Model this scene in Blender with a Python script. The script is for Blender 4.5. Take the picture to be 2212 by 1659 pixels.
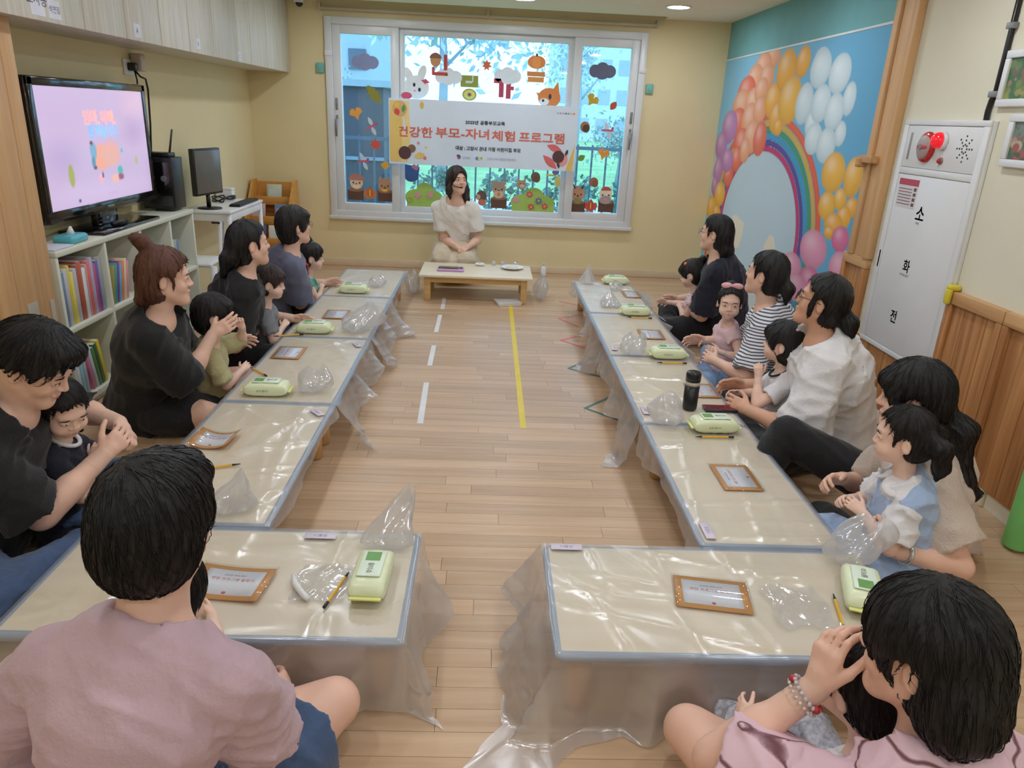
import bpy, bmesh, math, random
import numpy as np
from mathutils import Vector, Matrix
from math import radians, sin, cos, pi

for _o in list(bpy.data.objects):
    bpy.data.objects.remove(_o)
SC = bpy.context.scene
COL = SC.collection
random.seed(7)
RNG = np.random.default_rng(11)

# ------------------------------------------------------------------ camera
CAM_H = 1.45
FPX, PITCH, YAW, ROLL = 1586.35, radians(20.0493), radians(2.4122), radians(-2.7598)
def _cam():
    cd = bpy.data.cameras.new('camera'); co = bpy.data.objects.new('camera', cd); COL.objects.link(co)
    cd.sensor_fit = 'HORIZONTAL'; cd.sensor_width = 36.0; cd.lens = 36.0 * FPX / 2212.0
    cd.clip_start = 0.05; cd.clip_end = 300
    fw = np.array([sin(YAW) * cos(PITCH), cos(YAW) * cos(PITCH), -sin(PITCH)])
    r0 = np.array([cos(YAW), -sin(YAW), 0.0]); d0 = np.cross(fw, r0)
    r = cos(ROLL) * r0 + sin(ROLL) * d0; d = -sin(ROLL) * r0 + cos(ROLL) * d0
    m = Matrix(((r[0], -d[0], -fw[0], 0), (r[1], -d[1], -fw[1], 0), (r[2], -d[2], -fw[2], CAM_H), (0, 0, 0, 1)))
    co.matrix_world = m
    cd.dof.use_dof = False
    SC.camera = co
_cam()

# ------------------------------------------------------------------ light and exposure
WORLD_STRENGTH = 1.5
w = bpy.data.worlds.new('sky'); SC.world = w; w.use_nodes = True
_nt = w.node_tree; _bg = _nt.nodes['Background']
_bg.inputs['Color'].default_value = (0.66, 0.81, 0.95, 1); _bg.inputs['Strength'].default_value = WORLD_STRENGTH
SC.view_settings.view_transform = 'Standard'
SC.view_settings.look = 'None'
SC.view_settings.exposure = 1.5
SC.view_settings.gamma = 1.0
SC.view_settings.use_curve_mapping = False
LAMP_E = 15.0      # strength of the ceiling panel lamps
DOWN_E = 34.0      # strength of the round downlights
SCREEN_E = 0.27

# ------------------------------------------------------------------ helpers
def lin(c):
    out = []
    for v in c[:3]:
        v = v / 255.0
        out.append(v / 12.92 if v <= 0.04045 else ((v + 0.055) / 1.055) ** 2.4)
    return (*out, 1.0)

MATS = {}
def mat(name, rgb, rough=0.55, var=0.06, scale=6.0, bump=0.0, bscale=60.0, metal=0.0, spec=0.5, alpha=1.0,
        emis=0.0, stretch=(1, 1, 1), rgb2=None, trans=0.0, sss=0.0, attr=None, sheen=0.0, coat=0.0, detail=3.0):
    if name in MATS:
        return MATS[name]
    m = bpy.data.materials.new(name); m.use_nodes = True; nt = m.node_tree; N = nt.nodes; L = nt.links
    b = N['Principled BSDF']
    b.inputs['Roughness'].default_value = rough
    b.inputs['Metallic'].default_value = metal
    b.inputs['Specular IOR Level'].default_value = spec
    b.inputs['Alpha'].default_value = alpha
    if trans: b.inputs['Transmission Weight'].default_value = trans
    if coat: b.inputs['Coat Weight'].default_value = coat
    if sheen: b.inputs['Sheen Weight'].default_value = sheen
    if sss:
        b.inputs['Subsurface Weight'].default_value = sss
        b.inputs['Subsurface Radius'].default_value = (0.012, 0.005, 0.003)
        b.inputs['Subsurface Scale'].default_value = 1.0
    c1 = lin(rgb)
    if attr:
        a = N.new('ShaderNodeAttribute'); a.attribute_name = attr
        L.new(a.outputs['Color'], b.inputs['Base Color'])
        if emis:
            L.new(a.outputs['Color'], b.inputs['Emission Color']); b.inputs['Emission Strength'].default_value = emis
    tc = N.new('ShaderNodeTexCoord'); mp = N.new('ShaderNodeMapping'); mp.inputs['Scale'].default_value = stretch
    L.new(tc.outputs['Object'], mp.inputs['Vector'])
    if not attr:
        nz = N.new('ShaderNodeTexNoise'); nz.inputs['Scale'].default_value = scale; nz.inputs['Detail'].default_value = detail
        L.new(mp.outputs['Vector'], nz.inputs['Vector'])
        rp = N.new('ShaderNodeValToRGB')
        if rgb2 is None:
            lo = tuple(max(0, v * (1 - var)) for v in c1[:3]) + (1,); hi = tuple(min(1, v * (1 + var)) for v in c1[:3]) + (1,)
        else:
            lo, hi = c1, lin(rgb2)
        rp.color_ramp.elements[0].position = 0.3; rp.color_ramp.elements[1].position = 0.7
        rp.color_ramp.elements[0].color = lo; rp.color_ramp.elements[1].color = hi
        L.new(nz.outputs['Fac'], rp.inputs['Fac']); L.new(rp.outputs['Color'], b.inputs['Base Color'])
        if emis:
            L.new(rp.outputs['Color'], b.inputs['Emission Color']); b.inputs['Emission Strength'].default_value = emis
    if bump:
        n2 = N.new('ShaderNodeTexNoise'); n2.inputs['Scale'].default_value = bscale; n2.inputs['Detail'].default_value = 4
        L.new(mp.outputs['Vector'], n2.inputs['Vector'])
        bp = N.new('ShaderNodeBump'); bp.inputs['Strength'].default_value = bump; bp.inputs['Distance'].default_value = 0.01
        L.new(n2.outputs['Fac'], bp.inputs['Height']); L.new(bp.outputs['Normal'], b.inputs['Normal'])
    MATS[name] = m
    return m

def wood(name, rgb, rgb2, axis='Z', rough=0.5, scale=3.0, knots=True, objrand=0.0):
    """grain stretched along the given object axis, with a few darker knots"""
    if name in MATS: return MATS[name]
    m = bpy.data.materials.new(name); m.use_nodes = True; nt = m.node_tree; N = nt.nodes; L = nt.links
    b = N['Principled BSDF']; b.inputs['Roughness'].default_value = rough; b.inputs['Specular IOR Level'].default_value = 0.4
    tc = N.new('ShaderNodeTexCoord'); mp = N.new('ShaderNodeMapping')
    st = {'X': (0.6, 9, 9), 'Y': (9, 0.6, 9), 'Z': (9, 9, 0.6)}[axis]; mp.inputs['Scale'].default_value = st
    L.new(tc.outputs['Object'], mp.inputs['Vector'])
    src = mp.outputs['Vector']
    if objrand:
        oi = N.new('ShaderNodeObjectInfo'); ad = N.new('ShaderNodeVectorMath'); ad.operation = 'ADD'
        cx = N.new('ShaderNodeCombineXYZ'); mu = N.new('ShaderNodeMath'); mu.operation = 'MULTIPLY'; mu.inputs[1].default_value = 37.0
        tn = N.new('ShaderNodeAttribute'); tn.attribute_name = 'tone'; sm = N.new('ShaderNodeMath'); sm.operation = 'ADD'; fr = N.new('ShaderNodeMath'); fr.operation = 'FRACT'
        L.new(oi.outputs['Random'], sm.inputs[0]); L.new(tn.outputs['Fac'], sm.inputs[1]); L.new(sm.outputs[0], fr.inputs[0])
        L.new(fr.outputs[0], mu.inputs[0])
        for i in range(3): L.new(mu.outputs[0], cx.inputs[i])
        L.new(src, ad.inputs[0]); L.new(cx.outputs[0], ad.inputs[1]); src = ad.outputs[0]
    nz = N.new('ShaderNodeTexNoise'); nz.inputs['Scale'].default_value = scale; nz.inputs['Detail'].default_value = 5; nz.inputs['Distortion'].default_value = 0.6
    L.new(src, nz.inputs['Vector'])
    rp = N.new('ShaderNodeValToRGB'); e = rp.color_ramp.elements
    e[0].position = 0.28; e[1].position = 0.75; e[0].color = lin(rgb2); e[1].color = lin(rgb)
    L.new(nz.outputs['Fac'], rp.inputs['Fac']); last = rp.outputs['Color']
    if knots:
        vo = N.new('ShaderNodeTexVoronoi'); vo.inputs['Scale'].default_value = 2.2
        mp2 = N.new('ShaderNodeMapping'); mp2.inputs['Scale'].default_value = {'X': (.9, 2, 2), 'Y': (2, .9, 2), 'Z': (2, 2, .9)}[axis]
        L.new(tc.outputs['Object'], mp2.inputs['Vector']); L.new(mp2.outputs[0], vo.inputs['Vector'])
        r2 = N.new('ShaderNodeValToRGB'); r2.color_ramp.elements[0].position = 0.03; r2.color_ramp.elements[1].position = 0.085
        r2.color_ramp.elements[0].color = (0.25, 0.14, 0.08, 1); r2.color_ramp.elements[1].color = (1, 1, 1, 1)
        L.new(vo.outputs['Distance'], r2.inputs['Fac'])
        mx = N.new('ShaderNodeMix'); mx.data_type = 'RGBA'; mx.blend_type = 'MULTIPLY'; mx.inputs['Factor'].default_value = 0.8
        L.new(last, mx.inputs['A']); L.new(r2.outputs['Color'], mx.inputs['B']); last = mx.outputs['Result']
    if objrand:
        hs = N.new('ShaderNodeHueSaturation'); mr = N.new('ShaderNodeMapRange')
        mr.inputs['To Min'].default_value = 1 - objrand; mr.inputs['To Max'].default_value = 1 + objrand
        L.new(fr.outputs[0], mr.inputs['Value']); L.new(mr.outputs[0], hs.inputs['Value']); L.new(last, hs.inputs['Color']); last = hs.outputs['Color']
    L.new(last, b.inputs['Base Color'])
    bp = N.new('ShaderNodeBump'); bp.inputs['Strength'].default_value = 0.08; L.new(nz.outputs['Fac'], bp.inputs['Height']); L.new(bp.outputs['Normal'], b.inputs['Normal'])
    MATS[name] = m
    return m

def tag(o, label=None, cat=None, group=None, kind=None):
    if label: o['label'] = label
    if cat: o['category'] = cat
    if group: o['group'] = group
    if kind: o['kind'] = kind
    return o

def empty(name, loc, label, cat, group=None, rz=0.0):
    o = bpy.data.objects.new(name, None); COL.objects.link(o); o.location = loc; o.rotation_euler = (0, 0, rz)
    o.empty_display_size = 0.05
    return tag(o, label, cat, group)

def mesh_obj(name, verts, faces, m, parent=None, smooth=False, loc=None):
    me = bpy.data.meshes.new(name); me.from_pydata([tuple(v) for v in verts], [], [tuple(f) for f in faces]); me.update()
    if m: me.materials.append(m)
    if smooth: me.polygons.foreach_set('use_smooth', [True] * len(me.polygons))
    o = bpy.data.objects.new(name, me); COL.objects.link(o)
    if parent: o.parent = parent
    if loc is not None: o.location = loc
    return o

class MB:
    """collects shapes into one mesh"""
    def __init__(self): self.v = []; self.f = []; self.sm = []
    def add(self, verts, faces, smooth=False):
        b = len(self.v); self.v += [tuple(map(float, p)) for p in verts]; self.f += [tuple(b + i for i in f) for f in faces]; self.sm += [smooth] * len(faces); return self
    def box(self, x0, x1, y0, y1, z0, z1):
        v = [(x0, y0, z0), (x1, y0, z0), (x1, y1, z0), (x0, y1, z0), (x0, y0, z1), (x1, y0, z1), (x1, y1, z1), (x0, y1, z1)]
        return self.add(v, [(0, 3, 2, 1), (4, 5, 6, 7), (0, 1, 5, 4), (1, 2, 6, 5), (2, 3, 7, 6), (3, 0, 4, 7)])
    def rbox(self, x0, x1, y0, y1, z0, z1, r=0.004, seg=2):
        bm = bmesh.new(); bmesh.ops.create_cube(bm, size=1.0)
        for v in bm.verts:
            v.co = Vector((x0 + (v.co.x + .5) * (x1 - x0), y0 + (v.co.y + .5) * (y1 - y0), z0 + (v.co.z + .5) * (z1 - z0)))
        r = min(r, .49 * min(x1 - x0, y1 - y0, z1 - z0))
        bmesh.ops.bevel(bm, geom=bm.edges[:], offset=r, segments=seg, profile=0.5, affect='EDGES')
        bm.verts.index_update()
        self.add([v.co[:] for v in bm.verts], [[v.index for v in f.verts] for f in bm.faces], True); bm.free(); return self
    def cyl(self, p0, p1, r0, r1=None, n=16, caps=True, smooth=True):
        r1 = r0 if r1 is None else r1
        p0 = np.array(p0, float); p1 = np.array(p1, float); d = p1 - p0; d /= np.linalg.norm(d)
        u = np.cross(d, [0, 0, 1.0]);
        if np.linalg.norm(u) < 1e-4: u = np.array([1.0, 0, 0])
        u /= np.linalg.norm(u); w_ = np.cross(d, u)
        a = [2 * pi * i / n for i in range(n)]
        v = [p0 + r0 * (cos(t) * u + sin(t) * w_) for t in a] + [p1 + r1 * (cos(t) * u + sin(t) * w_) for t in a]
        f = [(i, (i + 1) % n, n + (i + 1) % n, n + i) for i in range(n)]
        self.add(v, f, smooth)
        if caps:
            b = len(self.v) - 2 * n
            self.f += [tuple(b + i for i in range(n - 1, -1, -1)), tuple(b + n + i for i in range(n))]; self.sm += [False, False]
        return self
    def tube(self, pts, r, n=8, closed=False):
        pts = [np.array(p, float) for p in pts]; K = len(pts); rr = r if hasattr(r, '__len__') else [r] * K
        v = []; prev = None
        for i, p in enumerate(pts):
            d = pts[(i + 1) % K if closed else min(i + 1, K - 1)] - pts[(i - 1) % K if closed else max(i - 1, 0)]
            d = d / (np.linalg.norm(d) + 1e-9)
            if prev is None:
                u = np.cross(d, [0, 0, 1.0])
                if np.linalg.norm(u) < 1e-3: u = np.cross(d, [1.0, 0, 0])
            else: u = prev - d * prev.dot(d)
            u = u / (np.linalg.norm(u) + 1e-9); prev = u; w_ = np.cross(d, u)
            v += [p + rr[i] * (cos(2 * pi * j / n) * u + sin(2 * pi * j / n) * w_) for j in range(n)]
        f = []
        for i in range(K if closed else K - 1):
            a, b = i * n, ((i + 1) % K) * n
            f += [(a + j, a + (j + 1) % n, b + (j + 1) % n, b + j) for j in range(n)]
        if not closed: f += [tuple(range(n - 1, -1, -1)), tuple((K - 1) * n + j for j in range(n))]
        return self.add(v, f, True)
    def lathe(self, prof, c=(0, 0, 0), n=24, smooth=True):
        v = []; 
        for r, z in prof: v += [(c[0] + r * cos(2 * pi * j / n), c[1] + r * sin(2 * pi * j / n), c[2] + z) for j in range(n)]
        f = []
        for i in range(len(prof) - 1):
            f += [(i * n + j, i * n + (j + 1) % n, (i + 1) * n + (j + 1) % n, (i + 1) * n + j) for j in range(n)]
        f += [tuple(range(n - 1, -1, -1)), tuple((len(prof) - 1) * n + j for j in range(n))]
        return self.add(v, f, smooth)
    def ell(self, c, r, R=None, nu=14, nv=9):
        v = []; f = []
        for i in range(nv + 1):
            t = pi * i / nv
            for j in range(nu):
                p = 2 * pi * j / nu; q = np.array([r[0] * sin(t) * cos(p), r[1] * sin(t) * sin(p), r[2] * cos(t)])
                if R is not None: q = R @ q
                v.append(np.array(c) + q)
        for i in range(nv):
            f += [(i * nu + j, (i + 1) * nu + j, (i + 1) * nu + (j + 1) % nu, i * nu + (j + 1) % nu) for j in range(nu)]
        return self.add(v, f, True)
    def prism(self, poly, t0, t1, fn):
        """extrude a 2D outline between depths t0 and t1; fn(u, v, t) -> xyz"""
        n = len(poly); v = [fn(p[0], p[1], t0) for p in poly] + [fn(p[0], p[1], t1) for p in poly]
        f = [tuple(range(n)), tuple(range(2 * n - 1, n - 1, -1))] + [(i, n + i, n + (i + 1) % n, (i + 1) % n) for i in range(n)]
        return self.add(v, f)
    def build(self, name, m, parent=None, loc=None, smooth=None):
        me = bpy.data.meshes.new(name); me.from_pydata(self.v, [], self.f); me.update()
        me.polygons.foreach_set('use_smooth', self.sm if smooth is None else [smooth] * len(self.f))
        if m: me.materials.append(m)
        bm = bmesh.new(); bm.from_mesh(me); bmesh.ops.recalc_face_normals(bm, faces=bm.faces[:]); bm.to_mesh(me); bm.free()
        o = bpy.data.objects.new(name, me); COL.objects.link(o)
        if parent: o.parent = parent
        if loc is not None: o.location = loc
        return o

def copy_tree(o, parent=None):
    c = o.copy(); COL.objects.link(c)
    if parent is not None:
        c.parent = parent; c.matrix_parent_inverse = o.matrix_parent_inverse
    for ch in list(o.children): copy_tree(ch, c)
    return c

def struct(o, label, cat):
    return tag(o, label, cat, kind='structure')

def text_verts(s, size):
    """lettering from the built-in font as flat faces; returns verts2d, faces, width, height"""
    cu = bpy.data.curves.new('lettering', 'FONT'); cu.body = s; cu.size = size; cu.resolution_u = 2
    to = bpy.data.objects.new('lettering', cu); COL.objects.link(to)
    dg = bpy.context.evaluated_depsgraph_get(); me = bpy.data.meshes.new_from_object(to.evaluated_get(dg))
    v = [(p.co.x, p.co.y) for p in me.vertices]; f = [tuple(p.vertices) for p in me.polygons]
    bpy.data.objects.remove(to); bpy.data.curves.remove(cu); bpy.data.meshes.remove(me)
    if not v: return v, f, 0, 0
    a = np.array(v); lo = a.min(0); hi = a.max(0); a = a - (lo + hi) / 2
    return a.tolist(), f, hi[0] - lo[0], hi[1] - lo[1]

def text_obj(name, s, m, parent, fn, width=None, height=None, bold=0.0):
    """fn(u, v) -> xyz places the lettering, centred on 0,0"""
    v, f, w_, h_ = text_verts(s, 0.1)
    if not v: return None
    sx = width / w_ if width else (height / h_); sy = height / h_ if height else sx
    mb = MB(); offs = [(0, 0)] if not bold else [(0, 0), (bold, 0), (0, bold), (bold, bold)]
    for k, (ox, oy) in enumerate(offs):
        mb.add([fn(p[0] * sx + ox, p[1] * sy + oy) for p in v], f)
    me = bpy.data.meshes.new(name); me.from_pydata(mb.v, [], mb.f); me.update(); me.materials.append(m)
    o = bpy.data.objects.new(name, me); COL.objects.link(o); o.parent = parent
    return o
# ================================================================== figures: implicit surfaces turned into meshes
def nrm(v):
    v = np.asarray(v, float); return v / (np.linalg.norm(v) + 1e-12)

def nrm_rows(a):
    return a / (np.linalg.norm(a, axis=-1)[..., None] + 1e-12)

def P_cone(a, b, ra, rb=None):
    a = np.asarray(a, float); b = np.asarray(b, float); rb = ra if rb is None else rb
    ba = b - a; L2 = max(ba.dot(ba), 1e-9)
    def fn(X, Y, Z):
        x, y, z = X - a[0], Y - a[1], Z - a[2]
        t = np.clip((x * ba[0] + y * ba[1] + z * ba[2]) / L2, 0, 1)
        return np.sqrt((x - t * ba[0]) ** 2 + (y - t * ba[1]) ** 2 + (z - t * ba[2]) ** 2) - (ra + (rb - ra) * t)
    return fn, np.minimum(a - ra, b - rb), np.maximum(a + ra, b + rb)

def P_ell(c, r, R=None):
    c = np.asarray(c, float); r = np.asarray(r, float); R = np.eye(3) if R is None else np.asarray(R)
    def fn(X, Y, Z):
        x, y, z = X - c[0], Y - c[1], Z - c[2]
        q = [R[0, i] * x + R[1, i] * y + R[2, i] * z for i in range(3)]
        k0 = np.sqrt((q[0] / r[0]) ** 2 + (q[1] / r[1]) ** 2 + (q[2] / r[2]) ** 2)
        k1 = np.sqrt((q[0] / r[0] ** 2) ** 2 + (q[1] / r[1] ** 2) ** 2 + (q[2] / r[2] ** 2) ** 2)
        return k0 * (k0 - 1) / np.maximum(k1, 1e-6)
    e = np.sqrt(((R * r) ** 2).sum(1))
    return fn, c - e, c + e

def P_seg(a, b, u, r0, r1):
    """tapered limb with an elliptical section; u = lateral axis, r0/r1 = (lateral, depth) radii at the ends"""
    a = np.asarray(a, float); b = np.asarray(b, float); ba = b - a; L2 = max(ba.dot(ba), 1e-9); d = ba / math.sqrt(L2)
    u = nrm(np.asarray(u, float) - d * np.dot(u, d)); v = np.cross(d, u)
    def fn(X, Y, Z):
        x, y, z = X - a[0], Y - a[1], Z - a[2]
        t = np.clip((x * ba[0] + y * ba[1] + z * ba[2]) / L2, 0, 1)
        x, y, z = x - t * ba[0], y - t * ba[1], z - t * ba[2]
        ru = r0[0] + (r1[0] - r0[0]) * t; rv = r0[1] + (r1[1] - r0[1]) * t; rw = np.minimum(ru, rv)
        pu = x * u[0] + y * u[1] + z * u[2]; pv = x * v[0] + y * v[1] + z * v[2]; pw = x * d[0] + y * d[1] + z * d[2]
        k0 = np.sqrt((pu / ru) ** 2 + (pv / rv) ** 2 + (pw / rw) ** 2)
        k1 = np.sqrt((pu / ru ** 2) ** 2 + (pv / rv ** 2) ** 2 + (pw / rw ** 2) ** 2)
        return k0 * (k0 - 1) / np.maximum(k1, 1e-6)
    m = max(max(r0), max(r1))
    return fn, np.minimum(a, b) - m, np.maximum(a, b) + m

class Field:
    def __init__(self, lo, hi, h):
        self.lo = np.asarray(lo, float); self.h = h
        self.n = np.maximum(np.ceil((np.asarray(hi) - self.lo) / h).astype(int) + 1, 4)
        self.F = np.full(self.n, 0.5, np.float32)
        self.ax = [self.lo[i] + h * np.arange(self.n[i]) for i in range(3)]
    def sl(self, lo, hi):
        s = []
        for i in range(3):
            a = int(np.clip(math.floor((lo[i] - self.lo[i]) / self.h), 0, self.n[i])); b = int(np.clip(math.ceil((hi[i] - self.lo[i]) / self.h) + 1, 0, self.n[i]))
            if b <= a: return None
            s.append(slice(a, b))
        return tuple(s)
    def grid(self, s):
        return (self.ax[0][s[0]][:, None, None], self.ax[1][s[1]][None, :, None], self.ax[2][s[2]][None, None, :])
    def add(self, p, k=0.02, cut=None):
        fn, lo, hi = p; mg = k + 2.5 * self.h + 0.01; s = self.sl(lo - mg, hi + mg)
        if s is None: return
        G = self.grid(s); d = fn(*G)
        if cut is not None:
            for c in cut: d = np.maximum(d, c(*G))
        A = self.F[s]
        if k > 0:
            hh = np.clip(0.5 + 0.5 * (A - d) / k, 0, 1); self.F[s] = A + (d - A) * hh - k * hh * (1 - hh)
        else: self.F[s] = np.minimum(A, d)
    def sub(self, p, k=0.01, cut=None):
        fn, lo, hi = p; mg = k + 2 * self.h; s = self.sl(lo - mg, hi + mg)
        if s is None: return
        G = self.grid(s); d = fn(*G)
        if cut is not None:
            for c in cut: d = np.maximum(d, c(*G))
        A = self.F[s]; d = -d
        if k > 0:
            hh = np.clip(0.5 - 0.5 * (A - d) / k, 0, 1); self.F[s] = A + (d - A) * hh + k * hh * (1 - hh)
        else: self.F[s] = np.maximum(A, d)
    def apply(self, fn):
        G = (self.ax[0][:, None, None], self.ax[1][None, :, None], self.ax[2][None, None, :]); self.F = fn(self.F, *G).astype(np.float32)
    def mesh(self):
        F = self.F; ins = F < 0
        nx, ny, nz = (np.array(F.shape) - 1)
        cs = np.zeros((nx, ny, nz), np.int8)
        for i in (0, 1):
            for j in (0, 1):
                for k in (0, 1): cs += ins[i:i + nx, j:j + ny, k:k + nz]
        act = (cs > 0) & (cs < 8)
        idx = np.argwhere(act)
        if len(idx) == 0: return np.zeros((0, 3)), np.zeros((0, 4), int)
        acc = np.zeros((len(idx), 3)); cnt = np.zeros(len(idx))
        I, J, K = idx[:, 0], idx[:, 1], idx[:, 2]
        C = np.array([[i, j, k] for i in (0, 1) for j in (0, 1) for k in (0, 1)])
        vals = {tuple(c): F[I + c[0], J + c[1], K + c[2]].astype(float) for c in C}
        for ax in range(3):
            o = [a for a in range(3) if a != ax]
            for p in (0, 1):
                for q in (0, 1):
                    c0 = [0, 0, 0]; c0[o[0]] = p; c0[o[1]] = q; c1 = list(c0); c1[ax] = 1
                    v0 = vals[tuple(c0)]; v1 = vals[tuple(c1)]; cr = (v0 < 0) != (v1 < 0)
                    t = np.where(cr, v0 / np.where(cr, v0 - v1, 1), 0)
                    pos = np.zeros((len(idx), 3)); pos[:, :] = c0; pos[:, ax] += t
                    acc += np.where(cr[:, None], pos, 0); cnt += cr
        V = self.lo + self.h * (idx + acc / cnt[:, None])
        vid = np.full((nx, ny, nz), -1, np.int64); vid[I, J, K] = np.arange(len(idx))
        quads = []
        for ax in range(3):
            o = [(ax + 1) % 3, (ax + 2) % 3]
            a = [slice(None)] * 3; b = [slice(None)] * 3
            a[ax] = slice(0, -1); b[ax] = slice(1, None)
            cr = ins[tuple(a)] != ins[tuple(b)]
            e = np.argwhere(cr)
            ok = (e[:, o[0]] > 0) & (e[:, o[1]] > 0) & (e[:, o[0]] < self.n[o[0]] - 1) & (e[:, o[1]] < self.n[o[1]] - 1)
            e = e[ok]
            if len(e) == 0: continue
            flip = ins[e[:, 0], e[:, 1], e[:, 2]]
            def g(p, q):
                c = e.copy(); c[:, o[0]] -= p; c[:, o[1]] -= q; return vid[c[:, 0], c[:, 1], c[:, 2]]
            Q = np.stack([g(1, 1), g(0, 1), g(0, 0), g(1, 0)], 1)
            Q[~flip] = Q[~flip][:, ::-1]
            quads.append(Q)
        Q = np.concatenate(quads) if quads else np.zeros((0, 4), int)
        return V, Q

def build_field(prims, h, pad=0.03, subs=(), lim=None):
    lo = np.min([p[0][1] for p in prims], 0) - pad; hi = np.max([p[0][2] for p in prims], 0) + pad
    if lim is not None: lo = np.maximum(lo, lim[0]); hi = np.minimum(hi, lim[1])
    F = Field(lo, hi, h)
    for p in prims: F.add(p[0], p[1], p[2] if len(p) > 2 else None)
    for p in subs: F.sub(p[0], p[1], p[2] if len(p) > 2 else None)
    return F

def vq_obj(name, parts, m, parent=None, org=(0, 0, 0), attrs=None):
    """parts: list of (V, Q); joined as one mesh with origin at org"""
    V = np.concatenate([p[0] for p in parts]) - np.asarray(org); off = np.cumsum([0] + [len(p[0]) for p in parts])
    Q = np.concatenate([p[1] + off[i] for i, p in enumerate(parts)])
    Q = Q[(Q >= 0).all(1)]
    me = bpy.data.meshes.new(name); me.vertices.add(len(V)); me.vertices.foreach_set('co', V.astype(np.float32).ravel())
    me.loops.add(len(Q) * 4); me.loops.foreach_set('vertex_index', Q.astype(np.int32).ravel())
    me.polygons.add(len(Q)); me.polygons.foreach_set('loop_start', np.arange(0, len(Q) * 4, 4, dtype=np.int32))
    me.polygons.foreach_set('use_smooth', np.ones(len(Q), bool))
    me.update(calc_edges=True); me.validate()
    if m: me.materials.append(m)
    o = bpy.data.objects.new(name, me); COL.objects.link(o); o.location = org
    if parent is not None:
        o.parent = parent; o.location = np.asarray(org) - np.array(parent.location)
    return o

def plane_cut(p, d):
    """keeps the side where (x - p).d < 0"""
    p = np.asarray(p, float); d = nrm(d)
    return lambda X, Y, Z: (X - p[0]) * d[0] + (Y - p[1]) * d[1] + (Z - p[2]) * d[2]

def ik(a, t, l1, l2, pole):
    a = np.asarray(a, float); t = np.asarray(t, float); d = t - a; L = np.linalg.norm(d)
    if L > 0.985 * (l1 + l2): d = d / L * 0.985 * (l1 + l2); L = 0.985 * (l1 + l2); t = a + d
    L = max(L, abs(l1 - l2) + 0.02); u = d / np.linalg.norm(d)
    x = (l1 * l1 - l2 * l2 + L * L) / (2 * L); h = math.sqrt(max(l1 * l1 - x * x, 1e-6))
    p = np.asarray(pole, float); p = nrm(p - u * p.dot(u))
    return a + u * x + p * h, a + u * L

def rot_axes(az, pitch=0, roll=0):
    """columns right, forward, up for a heading az (0 = +y, 90 = +x), looking up by pitch, tilted by roll (degrees)"""
    a, p, r = radians(az), radians(pitch), radians(roll)
    f = np.array([sin(a) * cos(p), cos(a) * cos(p), sin(p)]); r0 = np.array([cos(a), -sin(a), 0]); u0 = np.cross(r0, f)
    rr = cos(r) * r0 - sin(r) * u0; uu = sin(r) * r0 + cos(r) * u0
    return np.stack([rr, f, uu], 1)

def hand_prims(w, d, palm, side, s=1.0, curl=(35, 35, 40, 45), thumb=25, spread=6.0):
    """w wrist, d pointing direction, palm = palm normal, side = towards the thumb; returns (prim, k) list"""
    d = nrm(d); palm = nrm(np.asarray(palm, float) - d * np.dot(palm, d)); side = np.cross(palm, d) * (1 if np.dot(np.cross(palm, d), side) > 0 else -1)
    out = []
    W = lambda x, y, z: np.asarray(w) + s * (x * d + y * side + z * palm)
    out.append((P_seg(W(.018, 0, 0), W(.075, .001, 0), side, (s * .029, s * .016), (s * .038, s * .0135)), .012 * s))
    out.append((P_ell(W(.038, .022, .007), np.array([.03, .016, .013]) * s, np.stack([d, side, palm], 1)), .012 * s))
    ly = [.029, .0095, -.0095, -.027]; ll = [.070, .078, .072, .056]; rr = [.0088, .009, .0086, .0076]
    for i in range(4):
        a = radians(spread * (1.2 - 0.8 * i)); dd = cos(a) * d + sin(a) * side; c = radians(curl[i])
        p = W(.084 - .004 * abs(i - 1), ly[i], .002)
        out.append((P_cone(W(.055, ly[i] * .85, .0), p, s * rr[i] * 1.1, s * rr[i]), .008 * s))
        ang = c * 0.5
        for j, fr in enumerate((.45, .31, .24)):
            q = p + s * ll[i] * fr * (cos(ang) * dd + sin(ang) * palm)
            r0 = s * rr[i] * (1 - .07 * j); out.append((P_cone(p, q, r0, r0 * .93), .003 * s)); p = q; ang += c * (1.0 if j == 0 else .7)
    t = radians(thumb); p = W(.022, .024, .006); dd = nrm(cos(t + .55) * d + sin(t + .55) * side + .35 * palm)
    for j, (l, r) in enumerate(((.04, .0135), (.032, .0105), (.026, .0092))):
        q = p + s * l * dd; out.append((P_cone(p, q, s * r, s * r * .88), .008 * s if j == 0 else .003 * s)); p = q
        dd = nrm(dd + .28 * d - .12 * side + .12 * palm)
    return out

SKIN = mat('skin', (234, 190, 168), rough=0.5, var=0.05, scale=9, spec=0.35, sss=0.12, bump=0.03, bscale=180)
SKIN_K = mat('skin_child', (240, 200, 180), rough=0.5, var=0.05, scale=9, spec=0.35, sss=0.12, bump=0.02, bscale=180)
SKIN_T = mat('skin_tan', (220, 168, 140), rough=0.5, var=0.05, scale=9, spec=0.35, sss=0.12, bump=0.03, bscale=180)
LIPM = mat('lip', (196, 112, 106), rough=0.4, var=0.05)
EYEW = mat('eye_white', (226, 220, 214), rough=0.25)
IRIS = mat('iris', (30, 20, 16), rough=0.15)
BROWM = mat('brow', (52, 40, 34), rough=0.8)

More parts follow.
